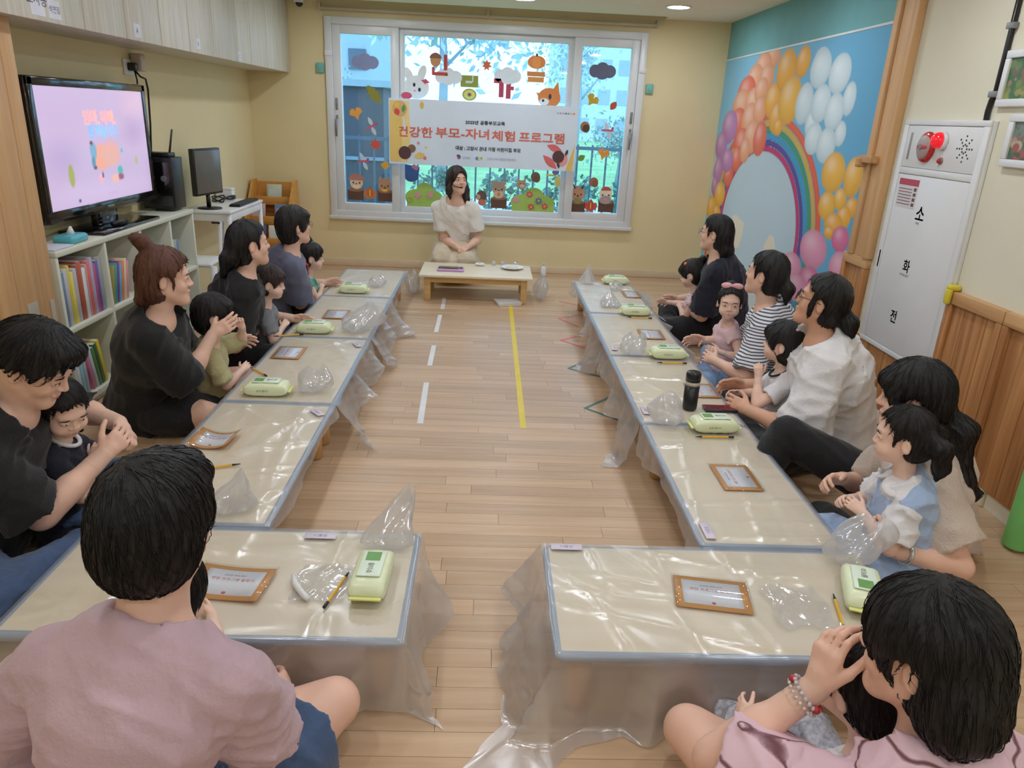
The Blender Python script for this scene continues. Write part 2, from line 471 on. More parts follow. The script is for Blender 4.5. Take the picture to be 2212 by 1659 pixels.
def hair_mat(name, rgb, rough=0.38):
    if name in MATS: return MATS[name]
    m = bpy.data.materials.new(name); m.use_nodes = True; nt = m.node_tree; N = nt.nodes; L = nt.links; b = N['Principled BSDF']
    b.inputs['Roughness'].default_value = rough; b.inputs['Specular IOR Level'].default_value = 0.45
    at = N.new('ShaderNodeAttribute'); at.attribute_name = 'flow'
    nz = N.new('ShaderNodeTexNoise'); nz.inputs['Scale'].default_value = 44; nz.inputs['Detail'].default_value = 5; nz.inputs['Roughness'].default_value = 0.7
    L.new(at.outputs['Vector'], nz.inputs['Vector'])
    c = lin(rgb); rp = N.new('ShaderNodeValToRGB'); e = rp.color_ramp.elements; e[0].position = .32; e[1].position = .72
    e[0].color = tuple(v * .55 for v in c[:3]) + (1,); e[1].color = tuple(min(1, v * 1.7 + .002) for v in c[:3]) + (1,)
    L.new(nz.outputs['Fac'], rp.inputs['Fac']); L.new(rp.outputs['Color'], b.inputs['Base Color'])
    bp = N.new('ShaderNodeBump'); bp.inputs['Strength'].default_value = 0.55; bp.inputs['Distance'].default_value = 0.004
    L.new(nz.outputs['Fac'], bp.inputs['Height']); L.new(bp.outputs['Normal'], b.inputs['Normal'])
    MATS[name] = m; return m
HAIR_BLACK = hair_mat('hair_black', (17, 15, 16)); HAIR_DARK = hair_mat('hair_dark', (26, 21, 20)); HAIR_BROWN = hair_mat('hair_brown', (92, 56, 42)); HAIR_MID = hair_mat('hair_mid', (50, 34, 29))

def fold_noise(seed, amp, freq):
    r = np.random.default_rng(seed); D = r.normal(size=(7, 3)); D /= np.linalg.norm(D, axis=1)[:, None]; ph = r.uniform(0, 6.28, 7); fr = freq * r.uniform(.45, 1.3, 7)
    def fn(F, X, Y, Z):
        w_ = np.sin(9 * X + 6 * Z + ph[0]) + np.sin(8 * Y - 7 * Z + ph[1])
        s = 0
        for i in range(7):
            v = np.sin(fr[i] * (D[i, 0] * X + D[i, 1] * Y + D[i, 2] * Z) + ph[i] + .9 * w_)
            s = s + (1 - np.abs(v)) ** 3
        msk = .45 + .55 * np.sin(5 * X + 4 * Y + ph[2]) * np.sin(6 * Z + ph[3])
        return F - amp * (s - 1.6) * (.5 + .5 * msk)
    return fn

def sstep(x, a, b):
    t = np.clip((x - a) / (b - a), 0, 1); return t * t * (3 - 2 * t)

class Fig:
    """a seated person. All coordinates are world metres; local limb targets are (right, forward, up) from the seat point."""
    def __init__(s, label, pelvis, head, az, look, S=1.0, kid=False, male=False, slim=0.0, roll=0, skin=None, near=False, fat=0.0, hip_z=None, eyes=True):
        s.label = label; s.kid = kid; s.near = near; s.S = S; s.skin = skin or (SKIN_K if kid else SKIN)
        s.A = rot_axes(az); s.R, s.Fw, s.U = s.A[:, 0], s.A[:, 1], s.A[:, 2]
        z0 = hip_z if hip_z is not None else (0.0)
        s.P0 = np.array([pelvis[0], pelvis[1], z0], float)
        s.hs = (0.82 if kid else (1.02 if male else 0.97)) * (1.0 if not kid else 1.0)
        s.H = np.array(head, float); s.Hd = rot_axes(look[0], look[1], roll)
        k = S * (0.56 if kid else 1.0); s.k = k; s.fat = fat
        s.PC = s.P0 + s.U * (.105 * k)                                   # pelvis centre
        nd = nrm(0.55 * s.Hd[:, 2] + 0.45 * s.U); s.NB = s.H - nd * ((.178 if not male else .162) * s.hs if not kid else .156 * s.hs) - s.Hd[:, 1] * .022 * s.hs - s.Fw * .012 * k  # neck base
        ax = s.NB - s.PC
        s.W1 = s.PC + ax * .36 - s.Fw * .03 * k; s.C1 = s.PC + ax * .72 - s.Fw * .028 * k; s.T1 = s.PC + ax * .95 - s.Fw * .012 * k
        wd = (1.14 if male else 1.0) + fat - slim; s.wd = wd
        sw = (.150 if not male else .180 - .1 * slim) * k * (0.93 if kid else 1)
        s.shL = s.T1 - s.R * sw - nrm(ax) * .058 * k; s.shR = s.T1 + s.R * sw - nrm(ax) * .058 * k
        s.ua, s.fa, s.hl = (.285 * k, .245 * k, 1.0 * k * (.92 if not kid else .98)); s.male = male
        if kid: s.ua *= .94; s.fa *= .94
        s.th, s.sn = .42 * k, .40 * k
        s.hipL = s.PC - s.R * .088 * k; s.hipR = s.PC + s.R * .088 * k
        s.el = {}; s.wr = {}; s.kn = {}; s.an = {}; s.hands = {}
        s.eyes = eyes; s.parts = []
    def L(s, v): return s.P0 + s.R * v[0] + s.Fw * v[1] + s.U * v[2]
    def D(s, v): return s.R * v[0] + s.Fw * v[1] + s.U * v[2]
    def arm(s, side, wrist, pole=(0, -.3, -1), world=False, hand=None):
        sh = s.shL if side == 'L' else s.shR
        t = np.array(wrist, float) if world else s.L(wrist)
        sg = -1 if side == 'L' else 1
        po = s.D((pole[0] * sg, pole[1], pole[2]))
        e, w_ = ik(sh, t, s.ua, s.fa, po); s.el[side] = e; s.wr[side] = w_
        h = dict(d=None, palm=None, curl=(22, 25, 28, 32), thumb=10, spread=4); h.update(hand or {})
        s.hands[side] = h
    def leg(s, side, knee, ankle, toe=None, world=False):
        f = (lambda v: np.array(v, float)) if world else s.L
        s.kn[side] = f(knee); s.an[side] = f(ankle); s.toe = getattr(s, 'toe', {})
        s.toe[side] = f(toe) if toe is not None else s.an[side] + nrm(s.an[side] - s.kn[side]) * .08 * s.k + s.Fw * .10 * s.k
    def crossed(s, w=1.0, fwd=1.0, z=1.0):
        k = s.k
        s.leg('R', (.31 * k * w, .27 * k * fwd, .10 * k * z), (-.05 * k, .33 * k * fwd, .06 * k), (-.20 * k, .36 * k * fwd, .045 * k))
        s.leg('L', (-.31 * k * w, .27 * k * fwd, .10 * k * z), (.06 * k, .25 * k * fwd, .06 * k), (.20 * k, .28 * k * fwd, .045 * k))
    # ---- primitive lists (radius growth g)
    def torso(s, g=0.0, belly=0.0):
        k, R, wd = s.k, s.R, s.wd; c = .10 if s.kid else 0
        q = lambda a, b: ((a * wd) * k + g, (b * wd) * k + g)
        bel = .018 if s.kid else 0
        out = [(P_seg(s.PC + s.U * .0 * k, s.W1, R, q(.165, .125), q(.130 + bel, .098 + bel)), .04 * k),
               (P_seg(s.W1, s.C1, R, q(.130 + bel, .098 + bel), q(.148, .105)), .05 * k),
               (P_seg(s.C1, s.T1, R, q(.148, .105), q(.105, .062)), .05 * k),
               (P_cone(s.T1 - nrm(s.NB - s.PC) * .01 * k, s.shL, .055 * k + g, .046 * k + g), .05 * k), (P_cone(s.T1 - nrm(s.NB - s.PC) * .01 * k, s.shR, .055 * k + g, .046 * k + g), .05 * k)]
        if belly: out.append((P_ell(s.W1 + s.Fw * .05 * k, np.array([.12, .10, .12]) * k + g + belly, s.A), .05 * k))
        return out
    def neck(s, g=0.0):
        r = (.047 if not s.kid else .066) * s.k * (1.2 if s.male else 1) + g
        if s.kid: r = .038 * s.hs + g
        top = s.H - s.Hd[:, 2] * .055 * s.hs - s.Hd[:, 1] * .018 * s.hs
        return [(P_cone(s.NB - nrm(s.NB - s.PC) * .01 * s.k, top, r * 1.08, r), .02 * s.k)]
    def armp(s, side, g=0.0, lo=0.0, hi=2.0, ge=None):
        k = s.k; sh = s.shL if side == 'L' else s.shR; e, w_ = s.el[side], s.wr[side]
        b = 1 + s.fat * .8 + (.12 if s.male else 0) + (.12 if s.kid else 0)
        return [(P_cone(sh, e, .050 * k * b + g, .037 * k * b + g), .03 * k), (P_cone(e, w_, .038 * k * b + g, .0255 * k * b + g), .015 * k),
                (P_cone(e + (w_ - e) * .08, e + (w_ - e) * .45, .036 * k * b + g, .037 * k * b + g), .02 * k)]
    def legp(s, side, g=0.0):
        k = s.k; h = s.hipL if side == 'L' else s.hipR; b = 1 + s.fat * .8 + (.05 if s.male else 0)
        kn, an = s.kn[side], s.an[side]
        return [(P_cone(h, kn, .092 * k * b + g, .058 * k * b + g), .04 * k), (P_cone(kn, an, .056 * k * b + g, .036 * k * b + g), .015 * k),
                (P_cone(kn + (an - kn) * .15, kn + (an - kn) * .5, .055 * k * b + g, .054 * k * b + g), .02 * k)]
    def foot(s, side, g=0.0):
        k = s.k; an, to = s.an[side], s.toe[side]
        return [(P_seg(an, to, s.U, (.034 * k + g, .036 * k + g), (.02 * k + g, .04 * k + g)), .02 * k)]
    def headp(s):
        hs = s.hs; q = lambda x, y, z: s.H + s.Hd @ (hs * np.array([x, y, z])); e = lambda c, r, k: (P_ell(q(*c), hs * np.array(r), s.Hd), k * hs)
        kd = s.kid; out = [e((0, -.012, .03), (.0745, .093, .086), 0)]
        if kd:
            out += [e((0, .018, -.035), (.063, .066, .068), .03), e((0, .058, -.080), (.022, .022, .019), .03)]
            out += [e((sx * .036, .052, -.042), (.03, .03, .028), .02) for sx in (-1, 1)]
            no = [(P_cone(q(0, .084, .0), q(0, .0925, -.024), .006 * hs, .0095 * hs), .012 * hs)]
        else:
            out += [e((0, .02, -.04), (.0605, .064, .072), .03), e((0, .066, -.096), (.022, .02, .018), .03)]
            out += [(P_cone(q(sx * .050, -.004, -.052), q(sx * .012, .062, -.094), .018 * hs, .018 * hs), .03 * hs) for sx in (-1, 1)]
            out += [e((sx * .037, .055, -.03), (.026, .026, .026), .02) for sx in (-1, 1)]
            no = [(P_cone(q(0, .082, .010), q(0, .0985, -.024), .0065 * hs, .0105 * hs), .014 * hs)]
        out += [e((0, .066, .026), (.048, .021, .013), .02)]
        out += no + [e((sx * .0115, .087 if kd else .091, -.027), (.0085, .009, .0065), .006) for sx in (-1, 1)]
        my = .081 if kd else .086; mz = -.055 if kd else -.06
        out += [e((0, my, mz + .005), (.021, .009, .006), .008), e((0, my - .003, mz - .006), (.018, .009, .006), .008)]
        for sx in (-1, 1):
            out += [e((sx * .077, -.010, -.006), (.009, .0175, .028), .006), e((sx * .079, -.012, -.026), (.0075, .011, .011), .006)]
        subs = [e((sx * .034, .098, .004), (.020, .016, .013), .016) for sx in (-1, 1)] + [e((sx * .088, -.004, -.006), (.007, .010, .018), .004) for sx in (-1, 1)]
        # upper and lower lids
        lids = [e((sx * .033, .0745, .004), (.0165, .014, .012), .006) for sx in (-1, 1)]
        return out, subs, lids
    def q(s, x, y, z): return s.H + s.Hd @ (s.hs * np.array([x, y, z]))
    def body(s, bare_legs=True, bare_feet=True):
        near = s.near; h = (.008 if near else .011) * (0.8 if s.kid else 1.0)
        pr = []
        T = s.torso(-.004)
        pr += [(T[0][0], 0)] + T[1:]
        pr += s.neck()
        for sd in s.el: pr += s.armp(sd)
        for sd in s.kn: pr += s.legp(sd, -.002) + s.foot(sd)
        parts = [build_field(pr, h).mesh()]
        hp, subs, lids = s.headp()
        F = build_field(hp + [(s.neck()[0][0], .02 * s.hs)], (.0042 if near else .0052) * (1 if not s.kid else .85), subs=subs, lim=None)
        for l in lids: F.add(l[0], l[1])
        parts.append(F.mesh())
        for sd, hd in s.hands.items():
            if hd.get('none'): continue
            w_ = s.wr[sd]; fa = nrm(w_ - s.el[sd]); d = nrm(fa if hd['d'] is None else s.D(hd['d']) if not hd.get('world') else hd['d'])
            sg = -1 if sd == 'L' else 1
            palm = s.D((-sg, 0, -.4)) if hd['palm'] is None else (s.D(hd['palm']) if not hd.get('world') else np.array(hd['palm'], float))
            p2 = nrm(palm - d * np.dot(palm, d))
            side = np.cross(d, p2) * sg
            hpz = hand_prims(w_, d, palm, side, s.hl, hd['curl'], hd['thumb'], hd['spread'])
            b = 1 + (.12 if s.male else 0) + (.12 if s.kid else 0)
            hpz = [(P_cone(w_ - fa * .05 * s.k, w_, .0285 * s.k * b, .0255 * s.k * b), 0)] + hpz
            hpz = [(P_cone(w_, w_ + d * .03 * s.hl, .0245 * s.k * b, .024 * s.hl), .01)] + hpz
            parts.append(build_field(hpz, (.0038 if near else .0048) * (1 if not s.kid else .8), pad=.012).mesh())
        s.org = np.array([s.P0[0], s.P0[1], 0.0])
        s.obj = vq_obj('person', parts, s.skin, None, s.org)
        tag(s.obj, s.label, 'person')
        if s.eyes: s.face()
        return s
    def face(s):
        hs = s.hs; kd = s.kid; ey = .004
        for sx in (-1, 1):
            mw, mi, mb = MB(), MB(), MB()
            c = s.q(sx * .033, .083 if not kd else .082, .0035)
            mw.ell(c, np.array([.0125, .0055, .0052]) * hs, s.Hd); mi.ell(s.q(sx * .0325, .0855 if not kd else .0845, .0035), np.array([.0062, .0044, .0054]) * hs, s.Hd, 10, 7)
            ar = [s.q(sx * (.033 + t * .0145), .0880 - abs(t) * .006 - (.001 if kd else 0), .0085 - .0035 * t * t) for t in (-1, -.5, 0, .5, 1)]
            mi.tube(ar, .0013 * hs, 5)
            br = [s.q(sx * (.034 + t * .02), .0885 - .007 * max(t, 0) - .003 * abs(t), .0255 - .003 * t * t) for t in (-1, -.5, 0, .5, 1)]
            mb.tube(br, [.0012 * hs, .0026 * hs, .0027 * hs, .002 * hs, .001 * hs], 6)
            for nm, b, m in (('eye', mw, EYEW), ('pupil', mi, IRIS), ('eyebrow', mb, BROWM)):
                o = b.build(nm, m); o.parent = s.obj; o.location = -np.array(s.obj.location)
        ml = MB(); my = .0865 if kd else .0918; mz = -.0555 if kd else -.0605
        for dz, w_ in ((.0035, .021), (-.004, .017)):
            ml.tube([s.q(t * w_, my - .007 * t * t, mz + dz + (.001 if abs(t) < .3 else 0)) for t in (-1, -.6, -.25, 0, .25, .6, 1)], [.001 * hs, .0028 * hs, .0036 * hs, .0034 * hs, .0036 * hs, .0028 * hs, .001 * hs], 6)
        o = ml.build('lips', LIPM); o.parent = s.obj; o.location = -np.array(s.obj.location)
    def part(s, name, fields, m, label=None):
        o = vq_obj(name, [f.mesh() if isinstance(f, Field) else f for f in fields], m, s.obj, s.org)
        if label: o['label'] = label
        return o
    # ---- clothes
    def shirt(s, m, sleeve=.75, ease=.018, hem=.0, flare=.02, neckr=.066, name='shirt', label=None, hollow=True, folds=.005, vneck=0.0, tuck=None, belly=0.0, arms=True):
        k = s.k; h = (.0075 if s.near else .0105) * (0.85 if s.kid else 1); g = ease * (k if not s.kid else .7)
        ax = nrm(s.NB - s.PC); pr = []
        T = s.torso(g, belly)
        hemc = plane_cut(s.P0 + s.U * hem * k, -s.U)
        cut = [hemc]
        pr += [(T[0][0], 0, cut)] + [(t[0], t[1], cut) for t in T[1:]]
        if flare:
            pr.append((P_seg(s.P0 + s.U * (.06 * k), s.W1, s.R, (.175 * k * s.wd + g + flare, .135 * k * s.wd + g + flare), (.13 * k * s.wd + g, .10 * k * s.wd + g)), .03 * k, cut))
        pr.append((P_cone(s.T1 - ax * .02 * k, s.NB - ax * .004 * k, .085 * k + g, (.060 if not s.kid else .070) * k + g * .6), .03 * k))
        ends = []
        if arms:
            for sd in s.el:
                sh = s.shL if sd == 'L' else s.shR; e, w_ = s.el[sd], s.wr[sd]
                b = 1 + s.fat * .8 + (.12 if s.male else 0)
                if sleeve <= 1:
                    en = sh + (e - sh) * sleeve; d = nrm(e - sh)
                    pr.append((P_cone(sh, sh + (e - sh) * (sleeve + .25), .050 * k * b + g * .8, .054 * k * b + g * 1.5), .014 * k, [plane_cut(en, d)]))
                    ends.append((P_cone(en - d * .03 * k, en + d * .05 * k, .040 * k * b, .054 * k * b + g * 1.5 - 1.5 * h), .0))
                else:
                    en = e + (w_ - e) * (sleeve - 1); d = nrm(w_ - e)
                    pr.append((P_cone(sh, e, .058 * k * b + g, .05 * k * b + g), .03 * k))
                    pr.append((P_cone(e, e + (w_ - e) * (sleeve - 1 + .3), .05 * k * b + g, .046 * k * b + g), .02 * k, [plane_cut(en, d)]))
                    ends.append((P_cone(en - d * .03 * k, en + d * .05 * k, .032 * k * b, .046 * k * b + g - 1.4 * h), .0))
        F = build_field(pr, h)
        F.apply(fold_noise(sum(map(ord, s.label)) % 997, folds, 26 if not s.kid else 38))
        nr = neckr * (k if not s.kid else .62)
        cn = nrm(ax * .85 + s.Fw * (.5 + vneck)); F.sub(P_cone(s.NB - ax * .08 * k + s.Fw * .028 * k, s.NB + ax * .12 * k + s.Fw * .02 * k, nr * 1.36), .012, [plane_cut(s.NB - ax * .004 * k, -cn)])
        if hollow:
            for p in ends: F.sub(p[0], .004)
        return s.part(name, [F], m, label)
    def pants(s, m, length=2.0, ease=.012, name='trousers', label=None, folds=.005, sides=('L', 'R')):
        """length 1 = to the knee, 2 = to the ankle"""
        k = s.k; h = (.008 if s.near else .011) * (.85 if s.kid else 1); g = ease * (k if not s.kid else .7); pr = []; ends = []
        T = s.torso(g * .8); pr.append((T[0][0], 0, [plane_cut(s.PC + (s.W1 - s.PC) * .75, s.U)]))
        for sd in sides:
            hp = s.hipL if sd == 'L' else s.hipR; kn, an = s.kn[sd], s.an[sd]; b = 1 + s.fat * .8 + (.05 if s.male else 0)
            if length <= 1.0:
                d = nrm(kn - hp); en = hp + (kn - hp) * length
                pr.append((P_cone(hp, hp + (kn - hp) * 1.05, .098 * k * b + g, .074 * k * b + g * 1.4), .04 * k, [plane_cut(en, d)]))
                ends.append((P_cone(en - d * .03 * k, en + d * .05 * k, .060 * k * b, .074 * k * b + g * 1.4 - 1.5 * h), 0))
            else:
                d = nrm(an - kn); en = kn + (an - kn) * (length - 1)
                pr.append((P_cone(hp, kn, .097 * k * b + g, .064 * k * b + g), .04 * k))
                pr.append((P_cone(kn, kn + (an - kn) * 1.1, .063 * k * b + g, .05 * k * b + g), .02 * k, [plane_cut(en, d)]))
                ends.append((P_cone(en - d * .03 * k, en + d * .05 * k, .038 * k * b, .050 * k * b + g - 1.4 * h), 0))
        F = build_field(pr, h); F.apply(fold_noise((sum(map(ord, s.label)) + 5) % 997, folds, 30 if not s.kid else 40))
        for p in ends: F.sub(p[0], .004)
        F.apply(lambda A, X, Y, Z: np.maximum(A, .003 - Z))
        return s.part(name, [F], m, label)
    def skirt(s, m, pts, name='skirt', label=None, folds=.007, ease=.02, reach=1.0):
        """pts: list of (centre local, (side, forward, up) radii) ellipsoid lumps laid over the legs"""
        k = s.k; g = ease * k; T = s.torso(g * .7); pr = [(T[0][0], 0, [plane_cut(s.PC + (s.W1 - s.PC) * .7, s.U)])]
        for sd in s.kn:
            hp = s.hipL if sd == 'L' else s.hipR
            pr.append((P_cone(hp, hp + (s.kn[sd] - hp) * reach, .10 * k + g, .075 * k + g), .06 * k))
        for c, r in pts: pr.append((P_ell(s.L(np.array(c)), np.array(r), s.A), .05 * k))
        F = build_field(pr, (.009 if s.near else .011) * (.85 if s.kid else 1)); F.apply(fold_noise((sum(map(ord, s.label)) + 9) % 997, folds, 34))
        F.apply(lambda A, X, Y, Z: np.maximum(A, .003 - Z))
        return s.part(name, [F], m, label)
    # ---- hair
    def hair(s, m, t=.014, face=(.060, .094, -.032), ears=True, chains=(), lumps=(), nape=(-.02, .07), crown=(0, -.03, .12), groove=.0022, fyl=.012, back_cut=None, extra_sub=()):
        hs = s.hs; q = s.q; e = lambda c, r: P_ell(q(*c), hs * np.array(r), s.Hd)
        h = (.004 if s.near else .0056) * (.9 if s.kid else 1)
        pr = [(e((0, -.012, .032), (.0745 + t, .093 + t, .087 + t)), 0), (e((0, -.045, nape[0]), (.066 + t, .056 + t, nape[1] + t)), .03 * hs)]
        allp = list(pr)
        ch = []
        for c in chains:
            pts, rad = c['p'], c['r']; k_ = c.get('k', .02) * hs; fl = c.get('flat', None)
            for i in range(len(pts) - 1):
                a, b_ = (q(*pts[i]), q(*pts[i + 1])) if not c.get('world') else (np.array(pts[i], float), np.array(pts[i + 1], float))
                sc = hs if not c.get('world') else 1.0
                if fl: ch.append((P_seg(a, b_, s.Hd[:, 0] if not c.get('u') is not None else s.Hd @ np.array(c['u'], float), (rad[i] * sc, rad[i] * fl * sc), (rad[i + 1] * sc, rad[i + 1] * fl * sc)), k_))
                else: ch.append((P_cone(a, b_, rad[i] * sc, rad[i + 1] * sc), k_))
        ch += [(e(c, r), .012 * hs) for c, r in lumps]
        P = allp + ch
        lo = np.min([p[0][1] for p in P], 0) - .03; hi = np.max([p[0][2] for p in P], 0) + .03
        F = Field(lo, hi, h)
        for p in pr: F.add(p[0], p[1])
        Hd, Hc = s.Hd, s.H
        def loc(X, Y, Z):
            x, y, z = X - Hc[0], Y - Hc[1], Z - Hc[2]
            return [(Hd[0, i] * x + Hd[1, i] * y + Hd[2, i] * z) / hs for i in range(3)]
        def facecut(A, X, Y, Z):
            x, y, z = loc(X, Y, Z)
            d = (np.sqrt((x / face[0]) ** 2 + ((z - face[2]) / face[1]) ** 2) - 1) * min(face[0], face[1]) * hs
            d = np.maximum(d, (fyl - y) * hs)
            dd = -d; kk = .012 * hs; hh = np.clip(0.5 - 0.5 * (A - dd) / kk, 0, 1); A = A + (dd - A) * hh + kk * hh * (1 - hh)
            if ears:
                de = (np.sqrt(((np.abs(x) - .085) / .03) ** 2 + ((y + .000) / .034) ** 2 + ((z + .022) / .046) ** 2) - 1) * .03 * hs
                A = np.maximum(A, -de)
            if back_cut is not None:
                A = np.maximum(A, (back_cut - z) * hs * .8)
            return A
        F.apply(facecut)
        for p in extra_sub: F.sub(e(*p), .006)
        for p in ch: F.add(p[0], p[1])
        cr = np.array(crown)
        def grooves(A, X, Y, Z):
            x, y, z = loc(X, Y, Z); a = np.arctan2(x - cr[0], y - cr[1]); 
            return A + groove * hs * (np.sin(a * 34 + 3 * np.sin(z * 30) + 2 * np.sin(a * 5)) * .6 + np.sin(a * 71 + 20 * z) * .4)
        F.apply(grooves)
        V, Q = F.mesh()
        o = vq_obj('hair', [(V, Q)], m, s.obj, s.org)
        x = (V - Hc) @ Hd / hs; a = np.arctan2(x[:, 0] - cr[0], x[:, 1] - cr[1])
        rr = np.linalg.norm(x - cr * .6, axis=1)
        fl = np.stack([np.cos(a) * 1.3 + x[:, 0] * 3, np.sin(a) * 1.3 + x[:, 1] * 1.5, x[:, 2] * 1.1 + rr * .8], 1)
        at = o.data.attributes.new('flow', 'FLOAT_VECTOR', 'POINT')
        if len(at.data) == len(fl): at.data.foreach_set('vector', fl.astype(np.float32).ravel())
        s.strands(F, V, cr, m, 900 if s.near else 220)
        return o
    def strands(s, F, V, cr, m, n):
        """thin loose hairs that run over the hair surface away from the crown"""
        g = np.random.default_rng(sum(map(ord, s.label))); hs = s.hs; C0 = s.H + s.Hd @ (hs * cr * .85)
        P = V[g.integers(0, len(V), n)].copy(); st = .0075 * hs; K = 13; sc = F.F; lo, h = F.lo, F.h
        def samp(p):
            q = (p - lo) / h; i = np.clip(np.floor(q).astype(int), 0, np.array(sc.shape) - 2); f = np.clip(q - i, 0, 1); out = 0
            for a in (0, 1):
                for b in (0, 1):
                    for c in (0, 1):
                        w_ = (f[:, 0] if a else 1 - f[:, 0]) * (f[:, 1] if b else 1 - f[:, 1]) * (f[:, 2] if c else 1 - f[:, 2]); out = out + w_ * sc[i[:, 0] + a, i[:, 1] + b, i[:, 2] + c]
            return out
        E = np.eye(3) * h
        grad = lambda p: np.stack([samp(p + E[k]) - samp(p - E[k]) for k in range(3)], 1)
        path = []; off = g.uniform(.0004, .0022, n) * (1.0 if s.near else 1.4); dn = np.array([0, 0, -1.0]); ms = s.Hd[:, 2] * -1
        jit = g.normal(size=(n, 3)) * .22
        for k in range(K):
            N_ = grad(P); N_ /= np.linalg.norm(N_, axis=1)[:, None] + 1e-9
            P = P - N_ * (samp(P))[:, None] * .9
            path.append(P + N_ * (off * (1 + 1.2 * max(0, k - 9) / 4))[:, None])
            t = nrm_rows((P - C0)) * .8 + ms * .7 + jit
            t = t - N_ * (t * N_).sum(1)[:, None]; P = P + nrm_rows(t) * st
        path = np.stack(path, 1); d = np.diff(path, axis=1); d = np.concatenate([d, d[:, -1:]], 1); ref = nrm_rows(path - s.H); u = np.cross(d.reshape(-1, 3), ref.reshape(-1, 3)).reshape(path.shape); u /= np.linalg.norm(u, axis=2)[..., None] + 1e-9; v = np.cross(u.reshape(-1, 3), d.reshape(-1, 3)).reshape(path.shape); v /= np.linalg.norm(v, axis=2)[..., None] + 1e-9
        r = (.0009 if s.near else .0013) * hs * np.sin(np.linspace(.35, 1, K) * pi * .98)[None, :, None]
        R3 = np.stack([path + r * (cos(a) * u + sin(a) * v) for a in (0, 2.094, 4.189)], 2)
        base = (np.arange(n)[:, None] * K + np.arange(K - 1)[None, :]) * 3
        Q = np.concatenate([np.stack([base + a, base + (a + 1) % 3, base + 3 + (a + 1) % 3, base + 3 + a], -1).reshape(-1, 4) for a in range(3)])
        o = vq_obj('loose_strands', [(R3.reshape(-1, 3), Q)], m, s.obj, s.org); o['kind'] = 'stuff'
        at = o.data.attributes.new('flow', 'FLOAT_VECTOR', 'POINT'); X = R3.reshape(-1, 3)
        if len(at.data) == len(X): at.data.foreach_set('vector', np.repeat(g.uniform(0, 9, (n, 3)), K * 3, 0).astype(np.float32).ravel())
    def glasses(s, m):
        mb = MB(); hs = s.hs
        for sx in (-1, 1):
            mb.tube([s.q(sx * .034 + .0215 * cos(t), .1005 - .05 * abs((sx * .034 + .0215 * cos(t))) * .9 + .004, .001 + .0185 * sin(t)) for t in np.linspace(0, 2 * pi, 17)[:-1]], .0016 * hs, 6, closed=True)
            mb.tube([s.q(sx * .0565, .100, .006), s.q(sx * .074, .085, .008), s.q(sx * .082, .02, .008), s.q(sx * .082, -.015, .002)], .0015 * hs, 6)
        mb.tube([s.q(-.013, .1035, .004), s.q(0, .105, .006), s.q(.013, .1035, .004)], .0015 * hs, 6)
        o = mb.build('glasses', m, s.obj); o.location = -np.array(s.obj.location); return o
    def add(s, name, mb, m, label=None):
        o = mb.build(name, m, s.obj); o.location = -np.array(s.obj.location)
        if label: o['label'] = label
        return o
# ================================================================== the room
XL, XR, YB, YF, ZC = -2.20, 2.11, 7.20, -2.4, 2.315
WIN = dict(x0=-1.50, x1=1.372, z0=0.472, z1=2.198)
M_YEL = mat('wall_yellow', (234, 218, 172), rough=0.85, var=0.03, scale=2.0, bump=0.12, bscale=220)
M_CREAM = mat('wall_cream', (232, 228, 206), rough=0.85, var=0.02, scale=2.0, bump=0.12, bscale=240)
M_CEIL = mat('ceiling_white', (236, 228, 210), rough=0.9, var=0.02, scale=1.5)
M_BASE = mat('baseboard_cream', (226, 206, 176), rough=0.5, var=0.03)
M_FRAME = mat('window_white', (222, 224, 226), rough=0.35, var=0.02)
M_PINE = wood('pine', (226, 184, 136), (206, 160, 112), 'Z', objrand=0.06)
M_PINE_Y = wood('pine_y', (224, 180, 130), (192, 142, 92), 'Y', objrand=0.05)
M_PINE_D = wood('pine_dark', (206, 152, 98), (160, 104, 58), 'Z', objrand=0.08)
M_FLOOR = wood('floor_board', (212, 182, 150), (190, 156, 122), 'X', rough=0.32, scale=2.4, knots=False, objrand=0.09)

def rectwall(name, boxes, m, label):
    b = MB()
    for q in boxes: b.box(*q)
    return struct(b.build(name, m), label, 'wall')

W = WIN
rectwall('wall_back', [(XL - .2, W['x0'], YB, YB + .2, 0, ZC + .2), (W['x1'], XR + .2, YB, YB + .2, 0, ZC + .2),
                       (W['x0'], W['x1'], YB, YB + .2, 0, W['z0']), (W['x0'], W['x1'], YB, YB + .2, W['z1'], ZC + .2)], M_YEL, 'pale yellow papered wall around the wide window')
rectwall('wall_left', [(XL - .2, XL, YF, YB, 0, ZC + .2)], M_YEL, 'pale yellow wall behind the television and cupboards')
rectwall('wall_right', [(XR, XR + .2, YF, YB, 0, ZC + .2)], M_CREAM, 'cream papered wall with fire cabinet and pictures')
rectwall('wall_front', [(XL - .2, XR + .2, YF - .2, YF, 0, ZC + .2)], M_CREAM, 'plain cream wall behind the photographer')
cb = MB(); cb.box(XL - .2, XR + .2, YF, YB - .17, ZC, ZC + .2); cb.box(XL - .2, -1.56, YB - .17, YB, ZC, ZC + .2); cb.box(1.50, XR + .2, YB - .17, YB, ZC, ZC + .2); cb.box(-1.56, 1.5, YB - .17, YB, ZC + .11, ZC + .2)
struct(cb.build('ceiling', M_CEIL), 'flat cream white ceiling with curtain recess', 'ceiling')

